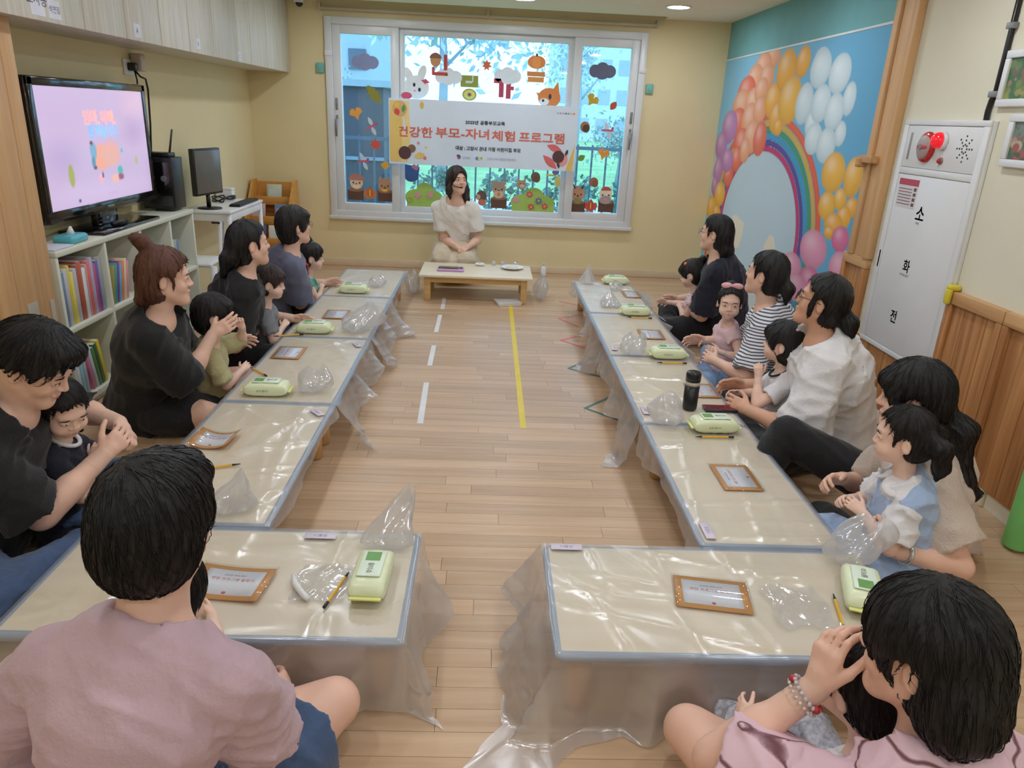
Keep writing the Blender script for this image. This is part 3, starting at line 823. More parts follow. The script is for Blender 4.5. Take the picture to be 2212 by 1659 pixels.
# floor: slab and boards
fl = MB(); fl.box(XL - .2, XR + .2, YF - .2, YB + .2, -.12, -.008)
FLOOR = struct(fl.build('floor', mat('floor_joint', (150, 112, 78), rough=.7)), 'light oak strip floor laid across the room', 'floor')
def boards():
    r = random.Random(3); rows = []; y = YF; hgt = .0765
    while y < YB:
        x = XL - r.uniform(0, .9); n = min(y + hgt, YB)
        while x < XR:
            ln = r.choice((.62, .78, .91, .91, 1.05)); a, b = max(x, XL), min(x + ln, XR)
            if b - a > .03: rows.append((a, b, y, n))
            x += ln
        y += hgt
    def score(q):   # larger in the photograph = nearer, open aisle first
        cx, cy = (q[0] + q[1]) / 2, (q[2] + q[3]) / 2
        s_ = (q[1] - q[0]) / (cy * cy + 2.1) if cy > 1.25 else -1
        if abs(cx) > .42 + .45 * cy: s_ -= 5
        if (-1.15 < cx < -.75 or .8 < cx < 1.15) and cy > 1.5: s_ *= .4
        if cx < -1.6 and cy > 2.5: s_ *= .2
        return -s_
    rows.sort(key=score); meshes = {}
    for q in rows[:300]:
        L_ = round(q[1] - q[0], 3); Wd = round(q[3] - q[2], 4); key = (L_, Wd)
        if key not in meshes:
            b = MB(); b.box(.0006, L_ - .0006, .0006, Wd - .0006, -.012, 0); o = b.build('plank', M_FLOOR, FLOOR); meshes[key] = o.data
        else:
            o = bpy.data.objects.new('plank', meshes[key]); COL.objects.link(o); o.parent = FLOOR
        o.location = (q[0], q[2], 0)
    b = MB()
    for q in rows[300:]: b.box(q[0] + .0006, q[1] - .0006, q[2] + .0006, q[3] - .0006, -.012, 0)
    o = b.build('planks', M_FLOOR, FLOOR); o['kind'] = 'stuff'
    tn = o.data.attributes.new('tone', 'FLOAT', 'FACE'); tn.data.foreach_set('value', [((i // 6) * .618034) % 1.0 for i in range(len(o.data.polygons))])
    return o
boards()

def baseboard(name, q, lab, m=M_BASE):
    b = MB(); b.rbox(*q, r=.003); return struct(b.build(name, m), lab, 'baseboard')
baseboard('baseboard_back', (XL + .001, XR - .001, YB - .014, YB - .0005, .001, .072), 'beige skirting board under the window')
baseboard('baseboard_right', (XR - .016, XR - .0005, 2.66, YB - .015, .001, .075), 'cream skirting board under the mural and panelling', mat('base_right', (232, 220, 196), rough=.5))
baseboard('baseboard_left', (XL + .0005, XL + .014, 5.0, YB - .015, .001, .072), 'beige skirting board on the cupboard wall')

# ------------------------------------------------------------------ ceiling lights
M_LAMP = mat('lamp_lens', (236, 244, 254), emis=DOWN_E, var=0.0)
M_TRIM = mat('lamp_trim', (240, 240, 240), rough=.4)
def downlight(x, y, lab):
    o = empty('ceiling_light', (x, y, ZC), lab, 'ceiling light', 'round downlights in the ceiling')
    b = MB(); b.lathe([(.082, -.0015), (.083, -.007), (.102, -.006), (.104, -.0005)], n=28); b.build('trim_ring', M_TRIM, o)
    b = MB(); b.lathe([(.0, -.0035), (.082, -.0035), (.082, -.002), (0, -.002)], n=28); b.build('lens', M_LAMP, o)
    return o
for iy, y in enumerate((6.42, 4.75, 3.1, 1.45, -.2, -1.7)):
    for ix, x in enumerate((-1.0, .22, 1.44)):
        downlight(x, y, 'round recessed white downlight glowing in the ceiling' + (' near the mural corner' if iy == 0 and ix == 2 else ' before the middle of the window' if iy == 0 and ix == 1 else ''))

# ------------------------------------------------------------------ window
def glassmat(name, tint, gl=0.10):
    if name in MATS: return MATS[name]
    m = bpy.data.materials.new(name); m.use_nodes = True; nt = m.node_tree; N = nt.nodes; L = nt.links
    N.remove(N['Principled BSDF']); out = N['Material Output']
    t = N.new('ShaderNodeBsdfTransparent'); t.inputs['Color'].default_value = lin(tint)
    g = N.new('ShaderNodeBsdfGlossy'); g.inputs['Roughness'].default_value = .03; g.inputs['Color'].default_value = (.9, .95, 1, 1)
    nz = N.new('ShaderNodeTexNoise'); nz.inputs['Scale'].default_value = 1.5; bp = N.new('ShaderNodeBump'); bp.inputs['Strength'].default_value = .01
    L.new(nz.outputs['Fac'], bp.inputs['Height']); L.new(bp.outputs['Normal'], g.inputs['Normal'])
    mx = N.new('ShaderNodeMixShader'); mx.inputs['Fac'].default_value = gl
    L.new(t.outputs[0], mx.inputs[1]); L.new(g.outputs[0], mx.inputs[2]); L.new(mx.outputs[0], out.inputs['Surface'])
    MATS[name] = m; return m
M_GLASS = glassmat('window_glass', (206, 226, 240), .07)
def ring(b, x0, x1, z0, z1, w, y0, y1):
    b.rbox(x0, x0 + w, y0, y1, z0, z1, .004); b.rbox(x1 - w, x1, y0, y1, z0, z1, .004)
    b.rbox(x0 + w - .002, x1 - w + .002, y0, y1, z0, z0 + w, .004); b.rbox(x0 + w - .002, x1 - w + .002, y0, y1, z1 - w, z1, .004)
win = empty('window_1', ((W['x0'] + W['x1']) / 2, YB, W['z0']), 'wide white framed three pane sliding window', 'window'); win['kind'] = 'structure'
def wpart(name, b, m, parent=win):
    o = b.build(name, m, parent); o.location = -Vector(win.location) if parent is win else (0, 0, 0); return o
b = MB(); ring(b, W['x0'], W['x1'], W['z0'], W['z1'], .062, YB - .03, YB + .12); b.rbox(W['x0'] - .012, W['x1'] + .012, YB - .05, YB + .0, W['z0'] - .02, W['z0'] + .012, .004)
wpart('window_frame', b, M_FRAME)
GY = YB + .045
for nm, (x0, x1, fw, yy) in (('l', (W['x0'] + .063, -.850, .072, 0)), ('m', (-.862, .728, .058, .045)), ('r', (.722, W['x1'] - .063, .072, 0))):
    b = MB(); ring(b, x0, x1, W['z0'] + .06, W['z1'] - .06, fw, YB - .012 + yy, YB + .05 + yy); s_ = wpart('sash', b, M_FRAME)
    b = MB(); b.box(x0 + fw - .004, x1 - fw + .004, GY - .004 + yy * .0, GY, W['z0'] + .06 + fw - .004, W['z1'] - .06 - fw + .004); g_ = wpart('pane', b, M_GLASS, s_)
M_GREY = mat('handle_grey', (140, 142, 146), rough=.35, metal=.3)
for x, sgn in ((W['x0'] + .075, 1), (W['x1'] - .098, -1)):
    h = MB(); h.rbox(x, x + .022, YB - .022, YB - .011, 1.43, 1.53, .004); wpart('latch', h, M_GREY)
    h = MB(); h.rbox(x + .002, x + .022, YB - .02, YB - .011, 1.35, 1.385, .004); h.tube([(x + .012, YB - .02, 1.355), (x + .012, YB - .055, 1.34), (x + .010, YB - .06, 1.28), (x + .008, YB - .055, 1.20)], [.009, .012, .012, .008], 8); wpart('handle', h, M_GREY)
M_TEAL = mat('latch_teal', (120, 186, 174), rough=.5)
for x, z in ((-1.552, 1.775), (1.428, 1.735)):
    h = MB(); h.rbox(x - .035, x + .035, YB - .022, YB - .0005, z - .042, z + .042, .008); h.cyl((x, YB - .03, z), (x, YB - .02, z), .014)
    o = h.build('window_stopper', M_TEAL); tag(o, 'small teal plastic window stopper on the yellow wall ' + ('beside the cupboard end' if x < 0 else 'beside the mural end'), 'window stopper')
for x, z in ((W['x0'] + .03, 1.90), (W['x1'] - .025, 1.885)):
    h = MB(); h.rbox(x - .032, x + .032, YB - .036, YB - .0305, z - .022, z + .022, .002); o = wpart('frame_sticker', h, mat('sticker_pale', (232, 226, 232), rough=.4))
# curtain rail
b = MB(); b.rbox(-1.535, -.07, YB - .055, YB - .02, 2.243, 2.268, .006); b.rbox(-.06, 1.44, YB - .055, YB - .02, 2.243, 2.268, .006)
b.rbox(-.075, -.055, YB - .06, YB - .0005, 2.24, 2.31, .004); b.rbox(-1.54, -1.52, YB - .06, YB - .0005, 2.24, 2.30, .004); b.rbox(1.425, 1.445, YB - .06, YB - .0005, 2.24, 2.30, .004)
struct(b.build('trim_1', mat('rail_beige', (196, 184, 158), rough=.5)), 'beige curtain rail above the window', 'curtain rail')

# ------------------------------------------------------------------ right wall: mural strip line, posts, panelling
def right_box(b, y0, y1, z0, z1, t, r=.003): b.rbox(XR - t, XR - .0004, y0, y1, z0, z1, r)
post = empty('trim_2', (XR, 4.07, 0), 'tall pine corner post between the mural and the fire cabinet', 'wood post'); post['kind'] = 'structure'
def ppart(name, y0, y1, z0, z1, t, m, r=.004):
    b = MB(); right_box(b, y0, y1, z0, z1, t, r); o = b.build(name, m, post); o.location = -Vector(post.location); return o
ppart('board', 4.005, 4.125, .80, ZC - .002, .028, M_PINE); ppart('board', 4.130, 4.185, .80, ZC - .002, .042, M_PINE); ppart('board', 3.955, 4.003, .80, ZC - .002, .042, M_PINE)
ppart('bracket', 4.06, 4.20, 1.295, 1.335, .075, M_PINE_Y, .006); ppart('bracket', 4.165, 4.20, 1.27, 1.32, .09, M_PINE_Y, .006)
def panel(name, y0, y1, zt, lab, z0=.076, capped=True, stiles=(True, True)):
    o = empty(name, (XR, (y0 + y1) / 2, 0), lab, 'wall panelling'); o['kind'] = 'structure'
    def pp(nm, a, c, d, e, t, m):
        b = MB(); right_box(b, a, c, d, e, t); q = b.build(nm, m, o); q.location = -Vector(o.location); return q
    if capped: pp('cap_rail', y0, y1, zt - .055, zt, .034, M_PINE_Y)
    zt2 = zt - .056 if capped else zt
    ys = y0 + (.036 if stiles[0] else 0); ye = y1 - (.036 if stiles[1] else 0)
    if stiles[0]: pp('stile', y0, y0 + .035, z0, zt2, .034, M_PINE_D)
    if stiles[1]: pp('stile', y1 - .035, y1, z0, zt2, .034, M_PINE_D)
    n = max(1, round((ye - ys) / .085)); w_ = (ye - ys) / n
    for i in range(n): pp('plank', ys + i * w_ + .0012, ys + (i + 1) * w_ - .0012, z0, zt2, .016 + .001 * (i % 2), M_PINE_D)
    return o
panel('trim_3', 3.965, 4.24, .80, 'narrow pine panelling at the foot of the corner post', stiles=(True, True))
panel('trim_4', 3.19, 3.962, .385, 'low pine panelling under the fire cabinet', capped=False, stiles=(False, False))
panel('trim_5', 2.806, 3.187, .805, 'pine board panelling with yellow corner guard beside the fire cabinet')
panel('trim_6', 2.31, 2.800, .805, 'knotty pine board panelling behind the green foam')
panel('trim_7', 1.6, 2.304, .805, 'pine board panelling nearest the photographer')
# ================================================================== view beyond the window
def outside():
    b = MB(); b.box(-40, 40, YB + .3, 120, -.25, -.2); struct(b.build('ground', mat('lawn', (150, 196, 134), rough=.9, var=.2, scale=.8)), 'green lawn outside the window', 'ground')
    b = MB(); b.box(-40, 40, 12.4, 15.5, -.199, -.19); o = b.build('garden_path', mat('path', (206, 212, 214), rough=.9)); struct(o, 'pale paved path beyond the fence', 'path')
    # fence of upright bars
    fe = empty('fence', (0, 10.6, -.2), 'dark blue grey metal bar fence outside the window', 'fence'); mf = mat('fence_paint', (74, 92, 112), rough=.5)
    proto = None
    for i in range(44):
        x = -4.0 + i * .2
        if proto is None:
            q = MB(); q.box(-.012, .012, -.012, .012, 0, 1.32); proto = q.build('bar', mf, fe); o = proto
        else:
            o = bpy.data.objects.new('bar', proto.data); COL.objects.link(o); o.parent = fe
        o.location = (x, 0, 0)
    for z in (.12, 1.25):
        q = MB(); q.box(-4.05, 4.7, -.02, .02, z, z + .045); q.build('rail', mf, fe)
    # apartment blocks
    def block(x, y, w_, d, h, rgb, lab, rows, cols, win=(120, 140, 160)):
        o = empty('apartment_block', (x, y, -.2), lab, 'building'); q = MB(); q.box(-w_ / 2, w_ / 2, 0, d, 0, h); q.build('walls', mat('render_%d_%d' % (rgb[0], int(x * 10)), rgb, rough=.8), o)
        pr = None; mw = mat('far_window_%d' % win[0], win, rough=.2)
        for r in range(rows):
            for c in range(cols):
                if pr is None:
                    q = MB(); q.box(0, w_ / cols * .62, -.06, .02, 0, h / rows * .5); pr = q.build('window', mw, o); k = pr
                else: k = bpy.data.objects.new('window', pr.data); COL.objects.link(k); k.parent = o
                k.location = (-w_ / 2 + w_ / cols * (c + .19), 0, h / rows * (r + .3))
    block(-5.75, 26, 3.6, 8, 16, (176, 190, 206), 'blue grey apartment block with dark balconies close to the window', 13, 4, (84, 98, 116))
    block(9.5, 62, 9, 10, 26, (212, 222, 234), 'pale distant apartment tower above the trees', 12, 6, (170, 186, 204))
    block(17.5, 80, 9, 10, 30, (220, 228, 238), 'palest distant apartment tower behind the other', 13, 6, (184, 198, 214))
    # dark store shed near the window
    o = empty('garden_shed', (-2.35, 11.6, -.2), 'dark slate grey shed standing beyond the fence', 'shed'); q = MB(); q.box(-1.2, .75, 0, 1.6, 0, 1.95); q.build('walls', mat('slate', (72, 78, 90), rough=.6), o)
    q = MB(); q.box(-1.3, .85, -.1, 1.7, 1.95, 2.04); q.build('roof', mat('slate_roof', (150, 172, 182), rough=.6), o); q = MB(); q.box(-1.2, .75, -.03, 0, .92, .97); q.build('rail', mat('slate_rail', (136, 150, 170), rough=.6), o)
    # trees: trunk and leafy crown of many small leaves
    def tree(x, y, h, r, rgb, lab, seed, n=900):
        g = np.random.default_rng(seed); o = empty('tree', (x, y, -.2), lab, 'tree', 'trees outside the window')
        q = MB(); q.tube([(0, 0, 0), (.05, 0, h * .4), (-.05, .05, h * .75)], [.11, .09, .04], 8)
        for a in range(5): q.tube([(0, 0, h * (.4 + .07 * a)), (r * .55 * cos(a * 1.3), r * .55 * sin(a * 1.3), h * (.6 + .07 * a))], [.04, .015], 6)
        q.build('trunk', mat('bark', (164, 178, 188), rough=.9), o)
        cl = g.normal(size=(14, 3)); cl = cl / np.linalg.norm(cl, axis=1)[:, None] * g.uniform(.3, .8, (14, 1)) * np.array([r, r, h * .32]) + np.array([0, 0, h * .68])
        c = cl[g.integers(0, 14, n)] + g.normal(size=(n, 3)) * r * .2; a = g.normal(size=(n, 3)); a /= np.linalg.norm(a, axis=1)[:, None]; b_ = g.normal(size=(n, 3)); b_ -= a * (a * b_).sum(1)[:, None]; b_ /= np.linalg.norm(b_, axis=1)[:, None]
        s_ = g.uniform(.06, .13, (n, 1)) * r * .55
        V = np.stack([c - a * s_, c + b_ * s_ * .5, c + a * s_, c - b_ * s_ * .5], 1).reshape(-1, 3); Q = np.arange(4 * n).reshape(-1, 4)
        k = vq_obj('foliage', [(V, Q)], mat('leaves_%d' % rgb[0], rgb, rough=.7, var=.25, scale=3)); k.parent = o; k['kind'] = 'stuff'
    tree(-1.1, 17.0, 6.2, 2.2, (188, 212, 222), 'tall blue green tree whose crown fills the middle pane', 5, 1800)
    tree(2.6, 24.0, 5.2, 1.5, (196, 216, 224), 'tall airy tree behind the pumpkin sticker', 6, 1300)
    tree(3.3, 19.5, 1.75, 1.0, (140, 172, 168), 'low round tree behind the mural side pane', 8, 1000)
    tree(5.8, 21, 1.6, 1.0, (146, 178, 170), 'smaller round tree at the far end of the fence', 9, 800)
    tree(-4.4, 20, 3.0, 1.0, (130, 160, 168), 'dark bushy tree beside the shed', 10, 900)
    for i in range(6):
        x = -.75 + i * 1.02; g = np.random.default_rng(40 + i); n = 330
        o = empty('hedge_shrub', (x, 11.9, -.2), 'rounded dark green hedge shrub behind the fence', 'shrub', 'hedge shrubs behind the fence')
        c = g.normal(size=(n, 3)); c = c / np.linalg.norm(c, axis=1)[:, None] * g.uniform(.6, 1, (n, 1)) * np.array([.48, .4, .42]) + np.array([0, 0, .45]); c[:, 2] = np.abs(c[:, 2])
        a = g.normal(size=(n, 3)); a /= np.linalg.norm(a, axis=1)[:, None]; b_ = np.cross(a, g.normal(size=(n, 3))); b_ /= np.linalg.norm(b_, axis=1)[:, None]
        V = np.stack([c - a * .06, c + b_ * .035, c + a * .06, c - b_ * .035], 1).reshape(-1, 3); k = vq_obj('foliage', [(V, np.arange(4 * n).reshape(-1, 4))], mat('hedge_leaf', (120, 150, 140), rough=.7, var=.3, scale=4)); k.parent = o; k['kind'] = 'stuff'
        q = MB(); q.cyl((0, 0, 0), (0, 0, .3), .03, .02, 6); q.build('stem', MATS['bark'], o)
outside()
BALLOONS = [(7.21, 1.075, 0.136, 0.163, (200, 222, 218)), (7.192, 0.892, 0.121, 0.149, (200, 222, 218)), (7.226, 0.763, 0.1, 0.12, (200, 222, 218)), (6.009, 1.956, 0.163, 0.096, (240, 170, 128)), (6.201, 1.897, 0.194, 0.111, (240, 170, 128)), (6.354, 1.806, 0.204, 0.127, (240, 170, 128)), (6.517, 1.709, 0.238, 0.144, (238, 120, 92)), (6.083, 1.807, 0.168, 0.11, (240, 170, 128)), (6.598, 1.606, 0.246, 0.146, (240, 170, 128)), (6.31, 1.629, 0.204, 0.127, (240, 170, 128)), (6.156, 1.725, 0.155, 0.099, (240, 170, 128)), (6.623, 1.472, 0.227, 0.134, (238, 120, 92)), (6.332, 1.501, 0.207, 0.141, (240, 170, 128)), (6.125, 1.577, 0.154, 0.112, (240, 170, 128)), (6.455, 1.314, 0.196, 0.131, (238, 120, 92)), (6.229, 1.374, 0.182, 0.14, (240, 170, 128)), (6.027, 1.367, 0.151, 0.135, (238, 120, 92)), (6.528, 1.189, 0.143, 0.108, (238, 120, 92)), (6.342, 1.265, 0.126, 0.104, (240, 170, 128)), (6.692, 1.038, 0.142, 0.096, (238, 120, 92)), (6.842, 1.442, 0.217, 0.146, (200, 140, 196)), (7.013, 1.28, 0.179, 0.129, (200, 140, 196)), (6.777, 1.161, 0.164, 0.104, (200, 140, 196)), (7.01, 1.058, 0.144, 0.13, (200, 140, 196)), (7.048, 0.92, 0.106, 0.087, (200, 140, 196)), (6.861, 0.862, 0.161, 0.114, (246, 190, 70)), (7.063, 0.719, 0.16, 0.11, (246, 190, 70)), (6.884, 0.694, 0.127, 0.072, (246, 180, 58)), (5.866, 1.646, 0.176, 0.13, (246, 180, 58)), (5.404, 1.884, 0.123, 0.106, (246, 180, 58)), (5.692, 1.846, 0.19, 0.148, (246, 180, 58)), (5.741, 1.528, 0.153, 0.117, (246, 180, 58)), (5.537, 1.641, 0.213, 0.167, (246, 190, 70)), (5.679, 1.459, 0.094, 0.064, (246, 180, 58)), (5.107, 1.885, 0.118, 0.071, (214, 232, 238)), (5.095, 1.825, 0.163, 0.122, (214, 232, 238)), (4.606, 1.634, 0.087, 0.098, (214, 232, 238)), (4.796, 1.78, 0.154, 0.12, (214, 232, 238)), (5.268, 1.615, 0.148, 0.138, (214, 232, 238)), (5.085, 1.489, 0.107, 0.093, (214, 232, 238)), (4.998, 1.612, 0.149, 0.12, (214, 232, 238)), (4.639, 1.436, 0.079, 0.076, (214, 232, 238)), (4.779, 1.56, 0.136, 0.115, (214, 232, 238)), (5.018, 1.397, 0.137, 0.103, (214, 232, 238)), (4.81, 1.363, 0.14, 0.111, (214, 232, 238)), (4.364, 1.204, 0.117, 0.118, (246, 190, 70)), (4.636, 1.212, 0.164, 0.123, (246, 190, 70)), (4.309, 1.038, 0.085, 0.058, (246, 180, 58)), (4.388, 0.971, 0.094, 0.069, (246, 180, 58)), (4.639, 1.011, 0.121, 0.09, (246, 190, 70)), (4.476, 1.068, 0.086, 0.066, (246, 190, 70)), (4.502, 0.916, 0.132, 0.067, (246, 180, 58)), (4.534, 0.86, 0.079, 0.039, (246, 180, 58)), (4.377, 0.844, 0.116, 0.079, (226, 120, 164)), (4.306, 0.677, 0.155, 0.107, (236, 160, 190)), (4.72, 0.726, 0.208, 0.126, (236, 160, 190)), (5.008, 0.56, 0.172, 0.097, (236, 160, 190)), (4.676, 0.516, 0.196, 0.101, (226, 120, 164)), (4.864, 0.44, 0.185, 0.094, (236, 160, 190)), (4.418, 0.509, 0.175, 0.105, (236, 160, 190)), (5.062, 0.346, 0.144, 0.087, (226, 120, 164))]
CLOUDS = [[(6.417, 0.722), (6.314, 0.749), (6.211, 0.721), (6.096, 0.709), (6.093, 0.613), (6.146, 0.494), (6.251, 0.476)], [(5.492, 0.704), (5.401, 0.694), (5.316, 0.585), (5.449, 0.461), (5.607, 0.482), (5.565, 0.63)]]
STK = {'acorn': (-0.525, 1.892), 'ij': (-0.435, 1.869), 'nb': (-0.494, 1.79), 'maple': (-0.062, 1.868), 'pump': (0.388, 1.914), 'eu': (0.383, 1.803), 'nyeo': (-0.216, 1.726), 'o': (-0.213, 1.613), 'ga': (0.097, 1.684), 'cloudL1': (-0.358, 1.754), 'cloudM': (0.179, 1.786), 'rab': (-0.697, 1.654), 'fox': (0.515, 1.639), 'cloudA': (-1.16, 1.842), 'cloudB': (0.991, 1.866), 'leafoak': (-1.083, 1.573), 'ginkL': (-1.249, 1.401), 'dragL': (-1.111, 1.299), 'mapleL': (-1.076, 1.139), 'drag2': (-1.196, 0.984), 'leafyl': (-0.989, 0.956), 'hedge': (-1.263, 0.792), 'fire': (-1.137, 0.689), 'cat': (-0.996, 0.772), 'stumpL': (-1.274, 0.676), 'stumpL2': (-0.99, 0.672), 'bushL': (-0.633, 0.695), 'ginkR': (0.917, 1.615), 'leafR': (1.119, 1.578), 'acR': (0.87, 1.383), 'dragR': (1.084, 1.361), 'ginkR2': (1.064, 1.144), 'leafg': (0.857, 1.104), 'acR2': (0.994, 0.889), 'deer': (0.851, 0.774), 'fireR': (0.981, 0.662), 'chick': (1.119, 0.778), 'stumpR': (0.852, 0.649), 'stumpR2': (1.13, 0.661), 'basket': (-0.744, 0.906), 'hedgehog': (-0.075, 0.704), 'bear': (0.089, 0.788), 'stumpM': (0.094, 0.656), 'bushR': (0.406, 0.693), 'squir': (0.302, 0.836), 'ac3': (0.434, 0.911), 'yel': (0.634, 0.889)}
# ================================================================== printed mural on the right wall
def mural():
    y0, y1, z0, z1, h = 4.19, 7.195, .076, 2.0, .0085
    ny = int((y1 - y0) / h); nz = int((z1 - z0) / h)
    yy = np.linspace(y0, y1, ny + 1); zz = np.linspace(z0, z1, nz + 1); Yg, Zg = np.meshgrid(yy, zz, indexing='ij')
    L3 = lambda c: np.array(lin(c)[:3])
    C = np.zeros(Yg.shape + (3,))
    t = np.clip((7.2 - Yg) / 3.0, 0, 1)[..., None]
    C[:] = L3((140, 200, 230)) * (1 - t) + L3((98, 172, 212)) * t
    def over(mask, col): C[:] = C * (1 - mask[..., None]) + col * mask[..., None]
    sm = lambda d, w_=.006: np.clip(.5 - d / w_, 0, 1)
    # arch opening and rainbow bands
    cy, cz = 5.86, .66
    zz_ = np.maximum(Zg - cz, 0); e_in = np.sqrt(((Yg - cy) / .84) ** 2 + (zz_ / .62) ** 2)
    bands = [((206, 52, 110), .0, .16), ((92, 74, 160), .16, .32), ((62, 160, 204), .32, .50), ((70, 158, 120), .50, .66), ((212, 180, 84), .66, .83), ((232, 104, 74), .83, 1.04)]
    for col, a, b in bands:
        r0, r1 = 1 + a * .44, 1 + b * .44
        m = np.clip((e_in - r0) / .006, 0, 1) * np.clip((r1 - e_in) / .006, 0, 1)
        sh = 1 - .25 * np.abs((e_in - (r0 + r1) / 2) / (r1 - r0) * 2) ** 2
        over(m, L3(col) * sh[..., None])
    over(np.clip((1.0 - e_in) / .01, 0, 1), np.broadcast_to(L3((196, 218, 228)), C.shape) * (1 - .12 * np.clip(e_in - .6, 0, 1))[..., None])
    for p in CLOUDS:
        p = np.array(p); ins = np.zeros(Yg.shape, bool); j = len(p) - 1
        for i in range(len(p)):
            c = ((p[i, 1] > Zg) != (p[j, 1] > Zg)) & (Yg < (p[j, 0] - p[i, 0]) * (Zg - p[i, 1]) / (p[j, 1] - p[i, 1] + 1e-9) + p[i, 0]); ins ^= c; j = i
        over(ins.astype(float), L3((236, 228, 206)))
    over(sm(np.abs(Zg - .20) - .12) * (np.abs(Yg - 5.9) < .8), L3((214, 226, 226)))
    for (by, bz, ry, rz, col) in BALLOONS:
        u = (Yg - by) / max(ry, .03); v = (Zg - bz) / max(rz, .03); d = np.sqrt(u * u + v * v)
        m = np.clip((1 - d) / .06, 0, 1)
        base = L3(col)
        hl = np.exp(-((u - .25) ** 2 + (v - .35) ** 2) / .18)[..., None]
        shade = (1 - .34 * d ** 2.6 - .10 * np.clip(-v, 0, 1))[..., None]
        dark = base * np.array([.82, .62, .62]) if col[0] > col[2] + 20 else base * np.array([.55, .72, .78])
        cc = base * shade + dark * (1 - shade) * .55; cc = cc + (1 - cc) * hl * .30
        over(m, cc)
    V = np.stack([np.full(Yg.shape, XR - .004), Yg, Zg], -1).reshape(-1, 3)
    i = np.arange(ny)[:, None] * (nz + 1) + np.arange(nz)[None, :]
    Q = np.stack([i, i + 1, i + nz + 2, i + nz + 1], -1).reshape(-1, 4)
    # thickness: front sheet plus a thin border back to the wall
    o = vq_obj('wall_mural', [(V, Q)], mat('mural_print', (200, 200, 200), rough=.6, attr='print', bump=.05, bscale=300))
    at = o.data.attributes.new('print', 'FLOAT_COLOR', 'POINT'); A = np.concatenate([C.reshape(-1, 3), np.ones((V.shape[0], 1))], 1)
    at.data.foreach_set('color', A.astype(np.float32).ravel())
    tag(o, 'printed wall mural of a rainbow arch with pastel balloons', 'mural')
    b = MB(); b.box(XR - .0036, XR - .0002, y0, y1, z0, z1); b.build('backing', mat('mural_backing', (150, 196, 216), rough=.7), o)
    b = MB(); b.box(XR - .003, XR - .0002, y0, y1, 2.012, ZC - .001); q = b.build('wall_band', mat('wall_teal', (120, 178, 182), rough=.8, bump=.1, bscale=240, var=.04)); struct(q, 'teal painted band of wall above the mural', 'wall')
    q.name = 'trim_8'
    b = MB(); b.rbox(XR - .008, XR - .0035, y0, y1, 1.998, 2.012, .002); q = b.build('trim_9', mat('white_line', (226, 232, 232), rough=.5)); struct(q, 'thin white rail along the top of the mural', 'wall trim')

# ================================================================== banner
M_BLUEWHITE = mat('banner_white', (222, 234, 248), rough=.6, var=.02, trans=0)
def wallfn(y): return lambda u, v, t=0: (u, y - t, v)
def shape(kind, cx, cz, rx, rz=None, rot=0.0, n=20):
    rz = rx if rz is None else rz
    if kind == 'o': p = [(rx * cos(2 * pi * i / n), rz * sin(2 * pi * i / n)) for i in range(n)]
    elif kind == 'r': p = [(-rx, -rz), (rx, -rz), (rx, rz), (-rx, rz)]
    elif kind == 'leaf': p = [(rx * sin(pi * t) * (1 if s > 0 else -1), -rz + 2 * rz * t) for s in (1,) for t in np.linspace(0, 1, 9)] + [(-rx * sin(pi * t), -rz + 2 * rz * t) for t in np.linspace(1, 0, 9)[1:-1]]
    elif kind == 'maple': p = [((rx if i % 2 == 0 else rx * .55) * (1 + .12 * (i % 4 == 0)) * sin(2 * pi * i / 14), (rz if i % 2 == 0 else rz * .55) * cos(2 * pi * i / 14)) for i in range(14)]
    elif kind == 'gink': p = [(0, -rz), (rx * .35, -rz * .3), (rx, .1 * rz), (rx * .85, .65 * rz), (rx * .45, .95 * rz), (.12 * rx, .8 * rz), (0, .35 * rz), (-.12 * rx, .8 * rz), (-rx * .45, .95 * rz), (-rx * .85, .65 * rz), (-rx, .1 * rz), (-rx * .35, -rz * .3)]
    elif kind == 'oak':
        p = [];
        for s in (1, -1):
            ts = np.linspace(0, 1, 11) if s > 0 else np.linspace(1, 0, 11)
            p += [(s * rx * (sin(pi * (t * .9 + .05)) * (1 if i % 2 else .6)), -rz + 2 * rz * t) for i, t in enumerate(ts)]
    elif kind == 'tri': p = [(-rx, -rz), (rx, -rz), (0, rz)]
    elif kind == 'half': p = [(rx * cos(pi * i / n), rz * sin(pi * i / n)) for i in range(n + 1)]
    else: p = [(rx, 0), (0, rz), (-rx, 0), (0, -rz)]
    c, s = cos(rot), sin(rot)
    return [(cx + a * c - b * s, cz + a * s + b * c) for a, b in p]
FLAT = {}
def flat(rgb):
    k = 'print_%d_%d_%d' % rgb
    return mat(k, rgb, rough=.45, var=.03, scale=20)
